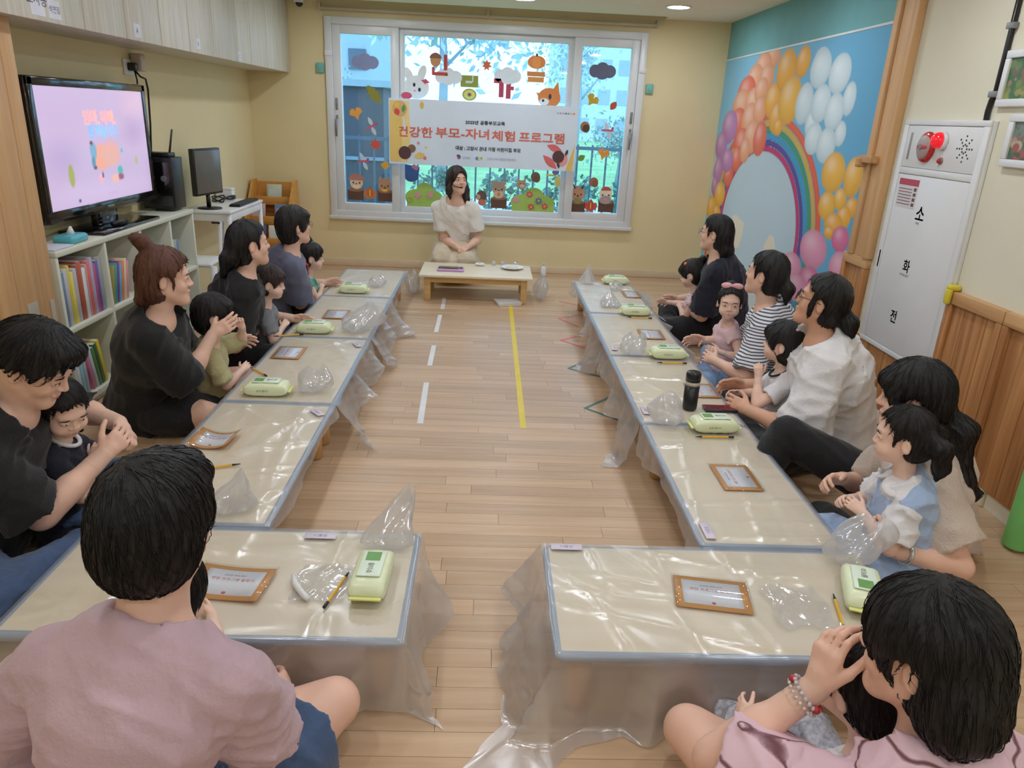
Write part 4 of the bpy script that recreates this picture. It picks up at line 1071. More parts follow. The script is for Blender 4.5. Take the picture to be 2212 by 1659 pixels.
def banner():
    x0, x1, z0, z1 = -.937, .788, .985, 1.552; y = YB - .075
    o = empty('banner', ((x0 + x1) / 2, y, z0), 'white printed programme banner taped across the window', 'banner')
    loc = -Vector(o.location)
    def put(b, nm, m): q = b.build(nm, m, o); q.location = loc; return q
    nu, nv = 44, 14; V = []; Q = []
    wav = lambda u, v: y + .006 * sin(u * 5.2) * (v - z0) / .5 + .004 * sin(u * 13 + v * 6)
    for side in (0, 1):
        for i in range(nu + 1):
            for j in range(nv + 1):
                u = x0 + (x1 - x0) * i / nu; v = z0 + (z1 - z0) * j / nv; V.append((u, wav(u, v) + side * .0012, v))
    n1 = (nu + 1) * (nv + 1)
    for i in range(nu):
        for j in range(nv):
            a = i * (nv + 1) + j; Q.append((a, a + nv + 1, a + nv + 2, a + 1)); Q.append((n1 + a, n1 + a + 1, n1 + a + nv + 2, n1 + a + nv + 1))
    bb = MB(); bb.add(V, Q, True); put(bb, 'sheet', M_BLUEWHITE)
    W_ = lambda d: (lambda u, v, t=0: (u, wav(u, v) - d - t, v))
    def pr(poly, nm, rgb, d=.0006):
        p = np.array(poly); b = MB(); b.prism(list(map(tuple, p)), 0, .0008, W_(d)); put(b, nm, flat(rgb))
    # yellow side ornament, plates and figures
    for i, (a, c, rgb) in enumerate([(x0 + .01, x0 + .12, (238, 204, 120)), (x0 + .11, x0 + .17, (246, 220, 150))]):
        pr([(a, z0 + .02), (c, z0 + .02), (c + .03 * i, z0 + .25), (c + .01, z1 - .02), (a, z1 - .02)], 'print_yellow', rgb, .0006 + .0002 * i)
    pr([(x1 - .09, z0 + .0), (x1 - .02, z0 + .0), (x1 - .012, z0 + .24)], 'print_yellow', (236, 202, 118))
    def disc(cx, cz, r, rgb, d=.002, k='o', rz=None, rot=0, nm='print_shape'): pr(shape(k, cx, cz, r, rz, rot), nm, rgb, d)
    disc(x0 + .10, z1 - .085, .068, (222, 180, 128)); disc(x0 + .075, z1 - .055, .022, (240, 200, 70), .003); disc(x0 + .075, z1 - .115, .026, (222, 84, 74), .003, 'leaf', .034, .5); disc(x0 + .135, z1 - .085, .018, (96, 158, 86), .003, 'leaf', .036, -.2)
    disc(x0 + .30, z1 - .05, .02, (226, 190, 90), .002, 'leaf', .035)
    disc(x0 + .145, z0 + .10, .058, (92, 62, 66), .004); disc(x0 + .21, z0 + .14, .036, (140, 108, 90), .003); disc(x0 + .28, z0 + .08, .05, (238, 206, 120), .002, 'leaf', .03, .3); disc(x0 + .06, z0 + .10, .05, (240, 208, 130), .002, 'leaf', .05)
    disc(x1 - .16, z0 + .125, .055, (92, 62, 66), .004); disc(x1 - .20, z0 + .20, .03, (226, 110, 112), .002, 'leaf', .075, 1.25); disc(x1 - .235, z0 + .075, .032, (226, 110, 112), .002, 'leaf', .09, -2.3); disc(x1 - .13, z0 + .10, .06, (236, 164, 164), .001)
    disc(x1 - .155, z0 + .05, .012, (76, 56, 58), .005, 'leaf', .03, .3); disc(x1 - .085, z0 + .165, .012, (76, 56, 58), .005, 'leaf', .03, -.3)
    disc(x0 + .34, z0 + .155, .014, (244, 206, 120), .002, 'maple'); disc(x0 + .33, z0 + .06, .016, (232, 130, 130), .002); disc(x0 + .27, z0 + .19, .016, (238, 150, 150), .002, 'maple')
    # small marks at the top corner and the sponsor line
    for i, rgb in enumerate([(190, 190, 200), (190, 170, 190), (220, 160, 180), (90, 130, 200), (120, 190, 170), (238, 210, 110), (232, 140, 120)]): disc(x1 - .19 + .025 * i, z1 - .062, .009, rgb, .001)
    disc(-.30, z0 + .082, .022, (66, 84, 140), .001, 'half', .024, -.7); disc(-.295, z0 + .078, .016, (226, 120, 130), .002, 'half', .015, 2.3)
    disc(-.125, z0 + .078, .016, (90, 150, 220), .001); disc(-.10, z0 + .078, .016, (240, 226, 120), .002); disc(-.085, z0 + .082, .010, (150, 200, 120), .003)
    def tx(s, cx, cz, wd, ht, rgb, bold=0, d=.003): 
        q = text_obj('lettering', s, flat(rgb), o, lambda u, v: (cx + u, wav(cx + u, cz + v) - d, cz + v), width=wd, height=ht, bold=bold); q.location = loc; return q
    tx('2025년 공통부모교육', -.06, 1.375, .36, .034, (60, 60, 66), .0018)
    for wd_, cx, ww in (('건강한', -.70, .315), ('부모-자녀', -.268, .485), ('체험', .109, .208), ('프로그램', .462, .413)): tx(wd_, cx, 1.268 + (.006 if '-' in wd_ else 0), ww, .088, (226, 112, 92), .0045)
    tx('대상 : 고양시 관내 가정 어린이집 부모', -.025, 1.148, .60, .036, (58, 58, 64), .0018)
    tx('교육부', -.225, z0 + .078, .07, .024, (150, 150, 170)); tx('고양시육아종합지원센터', .10, z0 + .078, .27, .024, (170, 160, 184))

# ================================================================== window stickers
def sticker(name, label, layers, y=None, group=None):
    y = GY - .0045 if y is None else y
    xs = [p[0] for l in layers for p in l[0]]; zs = [p[1] for l in layers for p in l[0]]
    o = empty(name, ((min(xs) + max(xs)) / 2, y, min(zs)), label, 'window sticker', group); loc = -Vector(o.location)
    for i, l in enumerate(layers):
        b = MB(); b.prism(l[0], 0, .0008, lambda u, v, t, i=i: (u, y - .0009 * i - t, v)); q = b.build(l[2] if len(l) > 2 else 'print_layer', flat(l[1]), o); q.location = loc
    return o
def stickers():
    S = STK; sh = shape; A = lambda n, dx=0, dz=0: (S[n][0] + dx, S[n][1] + dz)
    RE = (196, 74, 58); OR = (234, 140, 62); BR = (146, 96, 70); DB = (98, 66, 52); GR = (168, 196, 96); OL = (142, 140, 58)
    c = A('acorn'); sticker('letter_sticker', 'brown acorn letter sticker at the head of the arched greeting', [(sh('o', *c, .048, .06), (206, 150, 100)), (sh('half', c[0], c[1] + .012, .054, .045), BR), (sh('r', c[0] + .09, c[1] - .02, .016, .065), RE), (sh('r', c[0] + .04, c[1] - .115, .07, .014), RE), (sh('r', c[0] - .02, c[1] - .09, .012, .03), RE)])
    c = A('nyeo'); sticker('letter_sticker', 'green block letter sticker with a round flower below', [(sh('r', *c, .08, .05), (150, 160, 66)), (sh('r', c[0] - .005, c[1] - .006, .03, .010), (214, 226, 220)), (sh('r', c[0] + .03, c[1] + .02, .006, .026), (214, 226, 220)), (sh('o', S['o'][0], S['o'][1], .066, .052), (168, 170, 80)), (sh('o', S['o'][0], S['o'][1], .05, .04), (226, 214, 120)), (sh('maple', S['o'][0], S['o'][1], .024, .022), BR)])
    c = A('ga'); sticker('letter_sticker', 'crimson red block letter sticker above the banner', [(sh('r', c[0] - .045, c[1] + .058, .045, .02), (190, 66, 84)), (sh('r', c[0] - .02, c[1] - .01, .022, .07), (190, 66, 84)), (sh('r', c[0] + .045, c[1] - .005, .022, .085), (190, 66, 84)), (sh('r', c[0] + .075, c[1], .02, .016), (190, 66, 84))])
    c = A('pump'); sticker('letter_sticker', 'orange pumpkin letter sticker over a wooden block', [(sh('o', *c, .082, .056), OR), (sh('o', c[0], c[1], .04, .052), (242, 156, 80)), (sh('r', c[0], c[1] + .06, .01, .012), DB), (sh('r', c[0], S['eu'][1] + .012, .082, .02), (214, 140, 72)), (sh('r', c[0], S['eu'][1] - .035, .074, .022), (222, 150, 80))])
    sticker('leaf_sticker', 'small orange maple leaf sticker between the letters', [(sh('maple', *A('maple'), .045, .05), (222, 108, 62))])
    for n, lab, rgb in (('cloudA', 'lilac grey cloud sticker on the cupboard side pane', (138, 150, 190)), ('cloudB', 'dark grey cloud sticker on the mural side pane', (98, 104, 130)), ('cloudL1', 'pale grey cloud sticker beside the acorn letter', (232, 238, 244)), ('cloudM', 'pale grey cloud sticker beside the pumpkin letter', (228, 236, 242))):
        x, z = S[n]; x -= .05 if n in ('cloudL1', 'cloudM') else 0; sticker('cloud_sticker', lab, [(sh('o', x - .065, z, .055, .055), rgb), (sh('o', x, z + .015, .062, .062), rgb), (sh('o', x + .065, z, .06, .055), rgb), (sh('o', x, z - .025, .058, .045), rgb)])
    c = A('rab'); sticker('rabbit_sticker', 'white rabbit face sticker with a pink bow peeking over the banner', [(sh('o', c[0] + .05, c[1] + .12, .035, .07, -.35), (234, 238, 240)), (sh('o', c[0] - .07, c[1] + .10, .035, .07, .5), (234, 238, 240)), (sh('o', *c, .115, .10), (238, 241, 243)), (sh('o', c[0] - .02, c[1] + .02, .012, .017), (40, 44, 54)), (sh('o', c[0] + .028, c[1] - .02, .012, .017), (40, 44, 54)), (sh('o', c[0] - .015, c[1] - .03, .008, .006), (226, 130, 150)), (sh('tri', c[0] + .065, c[1] + .055, .02, .026, 1.2), (214, 78, 108)), (sh('tri', c[0] + .10, c[1] + .05, .02, .026, -1.9), (214, 78, 108)), (sh('o', c[0] - .09, c[1] - .075, .05, .03), (216, 84, 110))])
    c = A('fox'); sticker('fox_sticker', 'orange fox face sticker peeking over the banner', [(sh('tri', c[0] + .07, c[1] + .075, .038, .05, -.2), OR), (sh('tri', c[0] - .085, c[1] + .0, .036, .04, 1.0), OR), (sh('o', c[0] + .005, c[1] - .02, .105, .085), (230, 136, 72)), (sh('o', c[0] - .04, c[1] - .055, .045, .03), (240, 236, 230)), (sh('o', c[0] + .012, c[1] - .01, .014, .024), (60, 66, 80)), (sh('o', c[0] - .05, c[1] - .045, .012, .012), (60, 66, 80))])
    sticker('leaf_sticker', 'olive oak leaf sticker on the cupboard side pane', [(sh('oak', *A('leafoak'), .055, .095, .7), OL)])
    for n, lab, rgb, r, rot in (('ginkL', 'orange ginkgo leaf sticker on the cupboard side pane', (240, 166, 72), .06, .3), ('ginkR', 'mustard ginkgo leaf sticker under the dark cloud', (206, 168, 48), .06, -.6), ('ginkR2', 'orange ginkgo leaf sticker on the mural side pane', (236, 160, 72), .058, -.25)):
        sticker('leaf_sticker', lab, [(sh('gink', *A(n), r, r * .95, rot), rgb)])
    sticker('leaf_sticker', 'red maple leaf sticker on the cupboard side pane', [(sh('maple', *A('mapleL'), .055, .058), (228, 92, 78))])
    sticker('leaf_sticker', 'small yellow leaf sticker near the banner corner', [(sh('leaf', *A('leafyl'), .035, .045, 1.4), (240, 178, 70))])
    sticker('leaf_sticker', 'rust red small leaf sticker on the mural side pane', [(sh('leaf', *A('leafR'), .03, .045, -.6), (192, 84, 62))])
    sticker('leaf_sticker', 'green small leaf sticker on the mural side pane', [(sh('leaf', *A('leafg'), .028, .042, -1.0), (132, 162, 62))])
    for n, lab, rot in (('dragL', 'red dragonfly sticker under the oak leaf', 1.15), ('drag2', 'red dragonfly sticker above the hedgehog on a stump', .75), ('dragR', 'red dragonfly sticker on the mural side pane', .6)):
        x, z = S[n]; sticker('dragonfly_sticker', lab, [(sh('leaf', x - .01, z + .04, .018, .045, .5), (206, 222, 232)), (sh('leaf', x + .02, z - .04, .018, .045, .5), (206, 222, 232)), (sh('r', x, z, .055, .009, rot - .6), (214, 96, 120)), (sh('o', x + .045, z + .02, .012, .012), (206, 80, 104))])
    for n, lab, a, bcol in (('acR', 'brown acorn sticker on the mural side pane', .045, (190, 126, 78)), ('acR2', 'round brown chestnut sticker above the deer', .042, (162, 112, 80)), ('ac3', 'round brown chestnut sticker above the flower bush', .045, (140, 100, 74))):
        x, z = S[n]; sticker('acorn_sticker', lab, [(sh('o', x, z, a, a * 1.05), bcol), (sh('o', x + .012, z - .014, a * .75, a * .8), DB if n == 'acR' else tuple(int(v * .9) for v in bcol))])
    def animal(n, st, label, face, extra):
        x, z = S[n]; sx, sz = S[st]
        sticker('animal_sticker', label, [(sh('r', sx, sz, .075, .05), DB, 'stump'), (sh('o', sx, sz + .045, .072, .018), (152, 108, 82), 'stump'), (sh('o', x, z, .062, .068), face), (sh('o', x - .03, z - .005, .008, .008), (50, 40, 40)), (sh('o', x + .03, z - .005, .008, .008), (50, 40, 40)), (sh('o', x, z - .02, .012, .009), (110, 74, 60))] + extra(x, z))
    animal('hedge', 'stumpL', 'round hedgehog sticker sitting on a tree stump', (236, 200, 170), lambda x, z: [(sh('half', x, z + .02, .072, .06), (186, 130, 118)), (sh('o', x, z - .04, .04, .02), (246, 220, 196))])
    animal('cat', 'stumpL2', 'tan cat sticker with a yellow bib on a stump', (196, 150, 118), lambda x, z: [(sh('tri', x - .04, z + .065, .02, .022), (196, 150, 118)), (sh('tri', x + .04, z + .065, .02, .022), (196, 150, 118)), (sh('half', x, z - .035, .03, .022, pi), (240, 206, 70))])
    animal('deer', 'stumpR', 'brown deer sticker with horns on a tree stump', (206, 152, 124), lambda x, z: [(sh('tri', x - .045, z + .075, .012, .03, .4), DB), (sh('tri', x + .045, z + .075, .012, .03, -.4), DB), (sh('o', x, z - .065, .04, .03), (150, 140, 84))])
    animal('chick', 'stumpR2', 'cream chick sticker with a red cap on a stump', (238, 222, 198), lambda x, z: [(sh('half', x, z + .04, .05, .035), (206, 84, 84)), (sh('o', x, z - .05, .055, .04), (176, 160, 156)), (sh('o', x, z - .045, .016, .012), (232, 150, 170))])
    animal('bear', 'stumpM', 'beige bear sticker holding an acorn on a stump', (196, 162, 136), lambda x, z: [(sh('o', x - .05, z + .055, .02, .02), (196, 162, 136)), (sh('o', x + .05, z + .055, .02, .02), (196, 162, 136)), (sh('o', x, z - .055, .05, .035), (206, 180, 160)), (sh('o', x, z - .05, .016, .02), (206, 130, 70))])
    for n, lab in (('fire', 'orange leaf pile sticker between hedgehog and cat'), ('fireR', 'red leaf pile sticker between deer and chick')):
        x, z = S[n]; k = (214, 120, 62) if n == 'fire' else (216, 84, 66); sticker('leaf_sticker', lab, [(sh('leaf', x - .028, z - .005, .03, .05, .5), k), (sh('leaf', x + .028, z - .005, .03, .05, -.5), k), (sh('leaf', x, z + .01, .034, .06), tuple(int(v * .92) for v in k)), (sh('r', x, z + .005, .005, .03), (240, 190, 80))])
    def bush(n, w_, lab, flowers):
        x, z = S[n]; L_ = [(sh('o', x - w_ * .45, z - .02, w_ * .55, .075), GR), (sh('o', x + w_ * .1, z + .03, w_ * .5, .09), GR), (sh('o', x + w_ * .6, z - .02, w_ * .5, .07), (158, 188, 88)), (sh('r', x + .02, z - .085, w_ * 1.02, .035), GR)]
        for fx, fz, rgb in flowers: L_ += [(sh('maple', x + fx, z + fz, .036, .036), rgb), (sh('o', x + fx, z + fz, .012, .012), (236, 160, 70))]
        return sticker('bush_sticker', lab, L_)
    bush('bushL', .17, 'green bush sticker with pink flowers behind the presenter', [(-.05, 0, (222, 150, 186)), (.07, .01, (222, 150, 186)), (-.13, -.05, (146, 180, 90))])
    bush('bushR', .20, 'green bush sticker with crimson flowers and mushrooms', [(-.15, .0, (222, 150, 196)), (-.02, .055, (206, 78, 114)), (.13, -.05, (206, 78, 114)), (.07, .0, (86, 110, 186)), (.0, -.06, (212, 82, 96))])
    x, z = S['basket']; sticker('basket_sticker', 'blue patched bag sticker under the banner corner', [(sh('r', x, z, .07, .06, -.15), (66, 98, 156)), (sh('o', x, z - .05, .06, .04), (66, 98, 156)), (sh('r', x + .035, z + .045, .03, .02, -.5), (226, 130, 150))])
    x, z = S['hedgehog']; sticker('hedgehog_sticker', 'small brown hedgehog sticker beside the presenter', [(sh('o', x, z + .01, .05, .05), (104, 76, 66)), (sh('o', x - .035, z, .026, .026), (206, 160, 126)), (sh('o', x + .005, z - .05, .036, .03), (206, 110, 86)), (sh('o', x - .05, z + .002, .006, .006), (40, 34, 34))])
    x, z = S['squir']; sticker('squirrel_sticker', 'tan squirrel sticker climbing on the flower bush', [(sh('o', x, z, .045, .042), (206, 164, 128)), (sh('o', x - .03, z + .04, .014, .016), (206, 164, 128)), (sh('o', x + .03, z + .035, .014, .016), (206, 164, 128)), (sh('o', x + .01, z - .012, .022, .018), (236, 214, 190)), (sh('o', x - .006, z + .008, .005, .005), (50, 40, 40)), (sh('o', x + .022, z + .006, .005, .005), (50, 40, 40))])
    x, z = S['yel']; sticker('flower_sticker', 'yellow drooping flower sticker at the banner end', [(sh('r', x - .05, z + .045, .05, .009), (238, 216, 120)), (sh('leaf', x + .015, z - .01, .03, .06, .1), (240, 222, 120)), (sh('o', x - .01, z + .075, .034, .024), (140, 112, 176))])

mural(); banner(); stickers()
# ================================================================== left side of the room
M_WCREAM = mat('shelf_cream', (226, 226, 208), rough=.5, var=.02)
M_BLACK = mat('plastic_black', (26, 26, 28), rough=.35)
M_GLOSSB = mat('gloss_black', (16, 16, 18), rough=.12, coat=.5)
M_WHITE = mat('plain_white', (236, 236, 236), rough=.5)
def thing(name, loc, label, cat, group=None):
    o = empty(name, loc, label, cat, group); L_ = -Vector(o.location)
    def p(b, nm, m, parent=None, lab=None):
        q = b.build(nm, m, parent or o)
        q.location = L_ if parent is None else (0, 0, 0)
        if lab: q['label'] = lab
        return q
    return o, p

# pine pillar at the near end of the shelf
o, p = thing('trim_10', (-2.05, 3.06, 0), 'square pine clad pillar beside the bookshelf', 'pillar'); o['kind'] = 'structure'
b = MB(); b.box(XL + .001, -1.935, 2.90, 3.235, 0, ZC - .001); p(b, 'core', M_PINE)
for x0, x1 in ((-2.196, -2.07), (-2.067, -1.92)):
    b = MB(); b.rbox(x0, x1, 2.878, 2.899, .001, ZC - .002, .003); p(b, 'plank', M_PINE)
for y0, y1 in ((2.878, 2.985), (2.988, 3.155), (3.158, 3.245)):
    b = MB(); b.rbox(-1.934, -1.905, y0, y1, .001, ZC - .002, .004); p(b, 'plank', M_PINE)
b = MB(); b.rbox(-1.9045, -1.9005, 3.03, 3.10, .02, .62, .001); b.rbox(-1.9045, -1.9005, 3.19, 3.22, .02, .60, .001); p(b, 'corner_guard', mat('guard_clear', (214, 206, 192), rough=.3, alpha=.6))

# overhead cupboards: one unit per door
M_CAB = wood('cupboard_oak', (226, 220, 208), (202, 194, 180), 'Z', rough=.45, scale=4.5, objrand=.03)
ys = [2.92, 3.66, 4.06, 4.47, 4.88, 5.28, 5.76, 6.08, 6.51, 7.19]
CABN = ['behind the pine pillar with two paper labels', 'above the television', 'above the television plug socket', 'above the end of the television', 'above the computer tower', 'above the computer screen', 'above the white desk', 'above the keyboard', 'against the window wall']
for i in range(9):
    y0, y1 = ys[i], ys[i + 1]
    o, p = thing('wall_cupboard', (-2.0, (y0 + y1) / 2, 1.725), 'pale whitewashed oak wall cupboard ' + CABN[i], 'cupboard', 'overhead cupboards along the wall')
    b = MB(); b.box(XL + .001, -1.842, y0 + .001, y1 - .001, 1.725, ZC - .001); p(b, 'body', M_CAB)
    b = MB(); b.rbox(-1.840, -1.82, y0 + .0035, y1 - .0035, 1.722, ZC - .004, .002); p(b, 'door', M_CAB)
    lab = {0: [(3.305, 1.80, .05, .06), (3.425, 1.775, .045, .035)], 2: [(4.179, 1.77, .036, .032)], 4: [(5.009, 1.777, .034, .03)], 6: [(5.798, 1.76, .034, .03)]}.get(i, [])
    for (yc, zc, hw, hh) in lab:
        b = MB(); b.box(-1.8198, -1.819, yc - hw, yc + hw, zc - hh, zc + hh); q = p(b, 'label_paper', mat('paper_lilac', (226, 226, 238), rough=.6))
        b2 = text_obj('lettering', {0: '교사용' if yc < 3.4 else '색연필', 2: 'A', 4: 'B', 6: 'C'}[i], flat((60, 60, 80)), o, lambda u, v, yc=yc, zc=zc: (-1.8186, yc + u, zc + v), height=hh * .8); b2.location = -Vector(o.location)

# ------------------------------------------------------------------ open bookshelf
SX0, SX1, SY0, SY1, SZ = XL + .002, -1.93, 3.33, 4.945, .785
o, p = thing('bookshelf', ((SX0 + SX1) / 2, (SY0 + SY1) / 2, 0), 'cream open cube bookshelf under the television', 'bookshelf')
b = MB(); b.rbox(SX0, SX1 + .004, SY0, SY1, SZ - .028, SZ, .004); p(b, 'top', M_WCREAM)
b = MB(); b.rbox(SX0, SX1, SY0, SY1, .03, .062, .003); p(b, 'base_board', M_WCREAM)
b = MB(); b.rbox(SX0 + .01, SX1 - .02, SY0, SY1, .001, .031, .003); p(b, 'plinth', M_WCREAM)
cuts = [SY0, 3.765, 4.165, 4.565, SY1 - .022]
for y in cuts:
    b = MB(); b.rbox(SX0, SX1, y, y + .022, .061, SZ - .027, .003); p(b, 'upright', M_WCREAM)
b = MB(); b.box(SX0, SX0 + .006, SY0, SY1, .061, SZ - .027); p(b, 'back', mat('shelf_back', (206, 204, 186), rough=.6))
for i in range(4):
    b = MB(); b.rbox(SX0 + .007, SX1, cuts[i] + .0215, cuts[i + 1] + .0005, .395, .42, .003); p(b, 'shelf', M_WCREAM)
def book(y, z, w_, h, d, rgb, tilt, label, group):
    o = empty('book', (SX1 - .02 - d / 2, y, z), label, 'book', group); o.rotation_euler = (tilt, 0, 0)
    b = MB(); b.rbox(-d / 2, d / 2, 0, w_, 0, h, .0015, 1); b.build('cover', flat(rgb), o)
    b = MB(); b.box(-d / 2 - .0006, d / 2 - .004, .0016, w_ - .0016, .003, h + .0005); b.build('pages', mat('page_edge', (232, 226, 210), rough=.8), o)
    return o
cols1 = [('pale blue', (150, 170, 200)), ('grey blue', (120, 140, 168)), ('silver', (196, 196, 200)), ('yellow', (222, 200, 70)), ('lemon', (232, 214, 110)), ('light grey', (190, 186, 188)), ('brick red', (168, 84, 60)), ('rust', (190, 96, 66)), ('white', (226, 226, 226)), ('dusty pink', (206, 150, 156)), ('coral', (226, 110, 90)), ('lilac', (186, 170, 200)), ('magenta', (190, 84, 128)), ('violet', (120, 90, 160)), ('steel', (160, 166, 174))]
y = SY0 + .03
for i, (cn, rgb) in enumerate(cols1):
    w_ = .020 + .005 * ((i * 7) % 3); book(y, .4205, w_, .245 + .012 * ((i * 5) % 4), .17, rgb, 0, cn + ' spined picture book standing upright in the first upper cube', 'upright picture books in the upper cube'); y += w_ + .0008
y = 3.80
for i, (cn, rgb) in enumerate([('olive', (160, 150, 70)), ('teal', (70, 160, 150)), ('purple', (120, 80, 150)), ('sky blue', (120, 180, 220)), ('orange', (236, 140, 90)), ('cream', (232, 216, 180)), ('pink', (232, 150, 160))]):
    book(y + .045 * .42, .4255, .018, .20 + .008 * (i % 3), .16, rgb, -.22, cn + ' picture book leaning in the second upper cube', 'leaning picture books'); y += .026
y = SY0 + .035
for i, (cn, rgb) in enumerate([('pale blue', (180, 200, 214)), ('white', (214, 218, 220)), ('aqua', (150, 200, 210)), ('grey', (176, 182, 188)), ('rose', (206, 120, 150)), ('light grey', (200, 204, 206)), ('green', (84, 130, 70)), ('dark green', (60, 100, 62)), ('bright yellow', (226, 200, 60))]):
    book(y + (.028 if i > 3 else 0), .0625, .024, .21 + .012 * (i % 3), .16, rgb, .20 if i > 3 else .06, cn + ' book leaning in the first lower cube', 'books in the lower cube'); y += .0305
for i, (cn, rgb) in enumerate([('white', (224, 224, 224)), ('pale green', (190, 206, 170)), ('grey', (170, 176, 176)), ('blue', (110, 140, 190))]):
    book(4.60 + .03 * i, .4205, .022, .2, .15, rgb, 0, cn + ' book in the last upper cube', 'books in the last cube'); book(4.20 + .03 * i, .4205, .022, .19, .15, tuple(int(v * .9) for v in rgb), 0, cn + ' book in the third upper cube', 'books in the third cube')

# ------------------------------------------------------------------ television
TX = -2.05; ty0, ty1, tz0, tz1 = 3.525, 4.692, .868, 1.522
o, p = thing('television', (-2.08, 4.11, SZ), 'large black flat television showing a pink slide on the bookshelf', 'television')
b = MB(); b.rbox(TX - .06, TX, ty0, ty1, tz0, tz1, .012); p(b, 'case', M_GLOSSB)
b = MB(); b.rbox(TX - .005, TX + .010, ty0 + .003, ty1 - .003, tz0 + .003, tz0 + .058, .004); b.rbox(TX - .005, TX + .010, ty0 + .003, ty0 + .042, tz0 + .05, tz1 - .003, .004); b.rbox(TX - .005, TX + .010, ty1 - .042, ty1 - .003, tz0 + .05, tz1 - .003, .004); b.rbox(TX - .005, TX + .010, ty0 + .003, ty1 - .003, tz1 - .040, tz1 - .003, .004)
p(b, 'bezel', M_GLOSSB)
def screen():
    a0, a1, c0, c1 = ty0 + .04, ty1 - .04, tz0 + .056, tz1 - .038; ny, nz = 130, 72
    yy = np.linspace(a0, a1, ny + 1); zz = np.linspace(c0, c1, nz + 1); Yg, Zg = np.meshgrid(yy, zz, indexing='ij'); u = (Yg - a0) / (a1 - a0); v = (Zg - c0) / (c1 - c0)
    L3 = lambda c: np.array(lin(c)[:3]); C = np.zeros(Yg.shape + (3,)); C[:] = L3((190, 170, 204))
    def ov(m, c): C[:] = C * (1 - m[..., None]) + L3(c) * m[..., None]
    blob = lambda cu, cv, ru, rv, s=.25: np.clip((1 - np.sqrt(((u - cu) / ru) ** 2 + ((v - cv) / rv) ** 2)) / s, 0, 1)
    ov(blob(.16, .42, .2, .22, .8) * .5, (170, 150, 196)); ov(blob(.86, .62, .16, .18, .8) * .5, (166, 144, 192)); ov(blob(.5, .1, .6, .15, .9) * .5, (204, 186, 220)); ov(blob(.9, .9, .2, .2, .9) * .4, (226, 186, 200))
    ov(blob(.49, .40, .10, .13), (226, 158, 140)); ov(blob(.59, .42, .10, .13), (216, 164, 158)); ov(blob(.42, .46, .035, .09), (120, 160, 190)); ov(blob(.41, .36, .02, .06), (90, 140, 170)); ov(blob(.41, .53, .016, .02), (90, 70, 90)); ov(blob(.42, .31, .018, .02), (110, 80, 100))
    ov(blob(.66, .26, .03, .05), (90, 170, 170)); ov(blob(.66, .20, .035, .035), (150, 90, 120)); ov(blob(.60, .19, .04, .05), (222, 176, 170)); ov(blob(.46, .21, .03, .05), (220, 170, 190)); ov(blob(.48, .24, .01, .03), (110, 80, 110)); ov(blob(.70, .44, .016, .025), (110, 170, 200))
    ov(blob(.20, .27, .028, .11), (156, 160, 92)); ov(blob(.85, .33, .018, .05), (170, 180, 120)); ov(blob(.24, .05, .012, .02), (70, 80, 140))
    V = np.stack([np.full(Yg.shape, TX + .004), Yg, Zg], -1).reshape(-1, 3); i = np.arange(ny)[:, None] * (nz + 1) + np.arange(nz)[None, :]; Q = np.stack([i, i + nz + 1, i + nz + 2, i + 1], -1).reshape(-1, 4)
    q = vq_obj('screen', [(V, Q)], mat('tv_screen', (200, 180, 210), rough=.12, attr='print', emis=SCREEN_E)); q.parent = o; q.location = -Vector(o.location)
    at = q.data.attributes.new('print', 'FLOAT_COLOR', 'POINT'); at.data.foreach_set('color', np.concatenate([C.reshape(-1, 3), np.ones((len(V), 1))], 1).astype(np.float32).ravel())
    def tx(s, cu, cv, wd, ht, rgb, bold):
        yc = a0 + cu * (a1 - a0); zc = c0 + cv * (c1 - c0); m = mat('slide_%d' % rgb[0], rgb, emis=SCREEN_E * .9)
        t_ = text_obj('lettering', s, m, o, lambda a, c: (TX + .0055, yc + a, zc + c), width=wd, height=ht, bold=bold); t_.location = -Vector(o.location)
    tx('엄마,', .44, .745, .155, .074, (226, 178, 172), .004); tx('아빠,', .60, .745, .155, .074, (226, 178, 172), .004); tx('함께', .45, .63, .125, .066, (150, 184, 214), .004); tx('놀아요', .60, .63, .18, .066, (150, 184, 214), .004); tx('교육부', .55, .06, .1, .018, (180, 150, 190), 0)
screen()
b = MB(); b.rbox(TX - .05, TX - .01, 4.0, 4.22, SZ + .016, tz0 + .02, .006); p(b, 'stand_neck', M_GLOSSB)
b = MB(); b.rbox(XL + .03, TX + .115, 3.80, 4.46, SZ + .0005, SZ + .017, .006); p(b, 'stand_base', M_GLOSSB)
b = MB(); b.rbox(TX + .0095, TX + .012, 4.08, 4.15, tz0 + .022, tz0 + .034, .001); p(b, 'badge', M_GREY)
# plug socket and cable
o, p = thing('wall_socket', (XL, 4.88, 1.55), 'white double wall socket with black plugs above the television', 'socket')
b = MB(); b.rbox(XL + .0005, XL + .012, 4.80, 4.94, 1.575, 1.665, .004); p(b, 'plate', M_WHITE)
b = MB(); b.rbox(XL + .012, XL + .06, 4.83, 4.875, 1.60, 1.645, .008); p(b, 'plug', M_BLACK)
b = MB(); b.rbox(XL + .012, XL + .075, 4.885, 4.95, 1.60, 1.70, .01); p(b, 'adapter', mat('adapter', (206, 190, 176), rough=.5))
b = MB(); b.tube([(XL + .05, 4.85, 1.60), (XL + .07, 4.86, 1.57), (XL + .07, 4.93, 1.56), (XL + .06, 4.97, 1.50), (XL + .05, 4.97, 1.30), (XL + .04, 4.95, 1.10)], .006, 8); p(b, 'cable', M_BLACK)
b = MB(); b.tube([(XL + .05, 4.84, 1.60), (XL + .06, 4.835, 1.55), (XL + .045, 4.83, 1.2)], .005, 8); p(b, 'cable', M_BLACK)

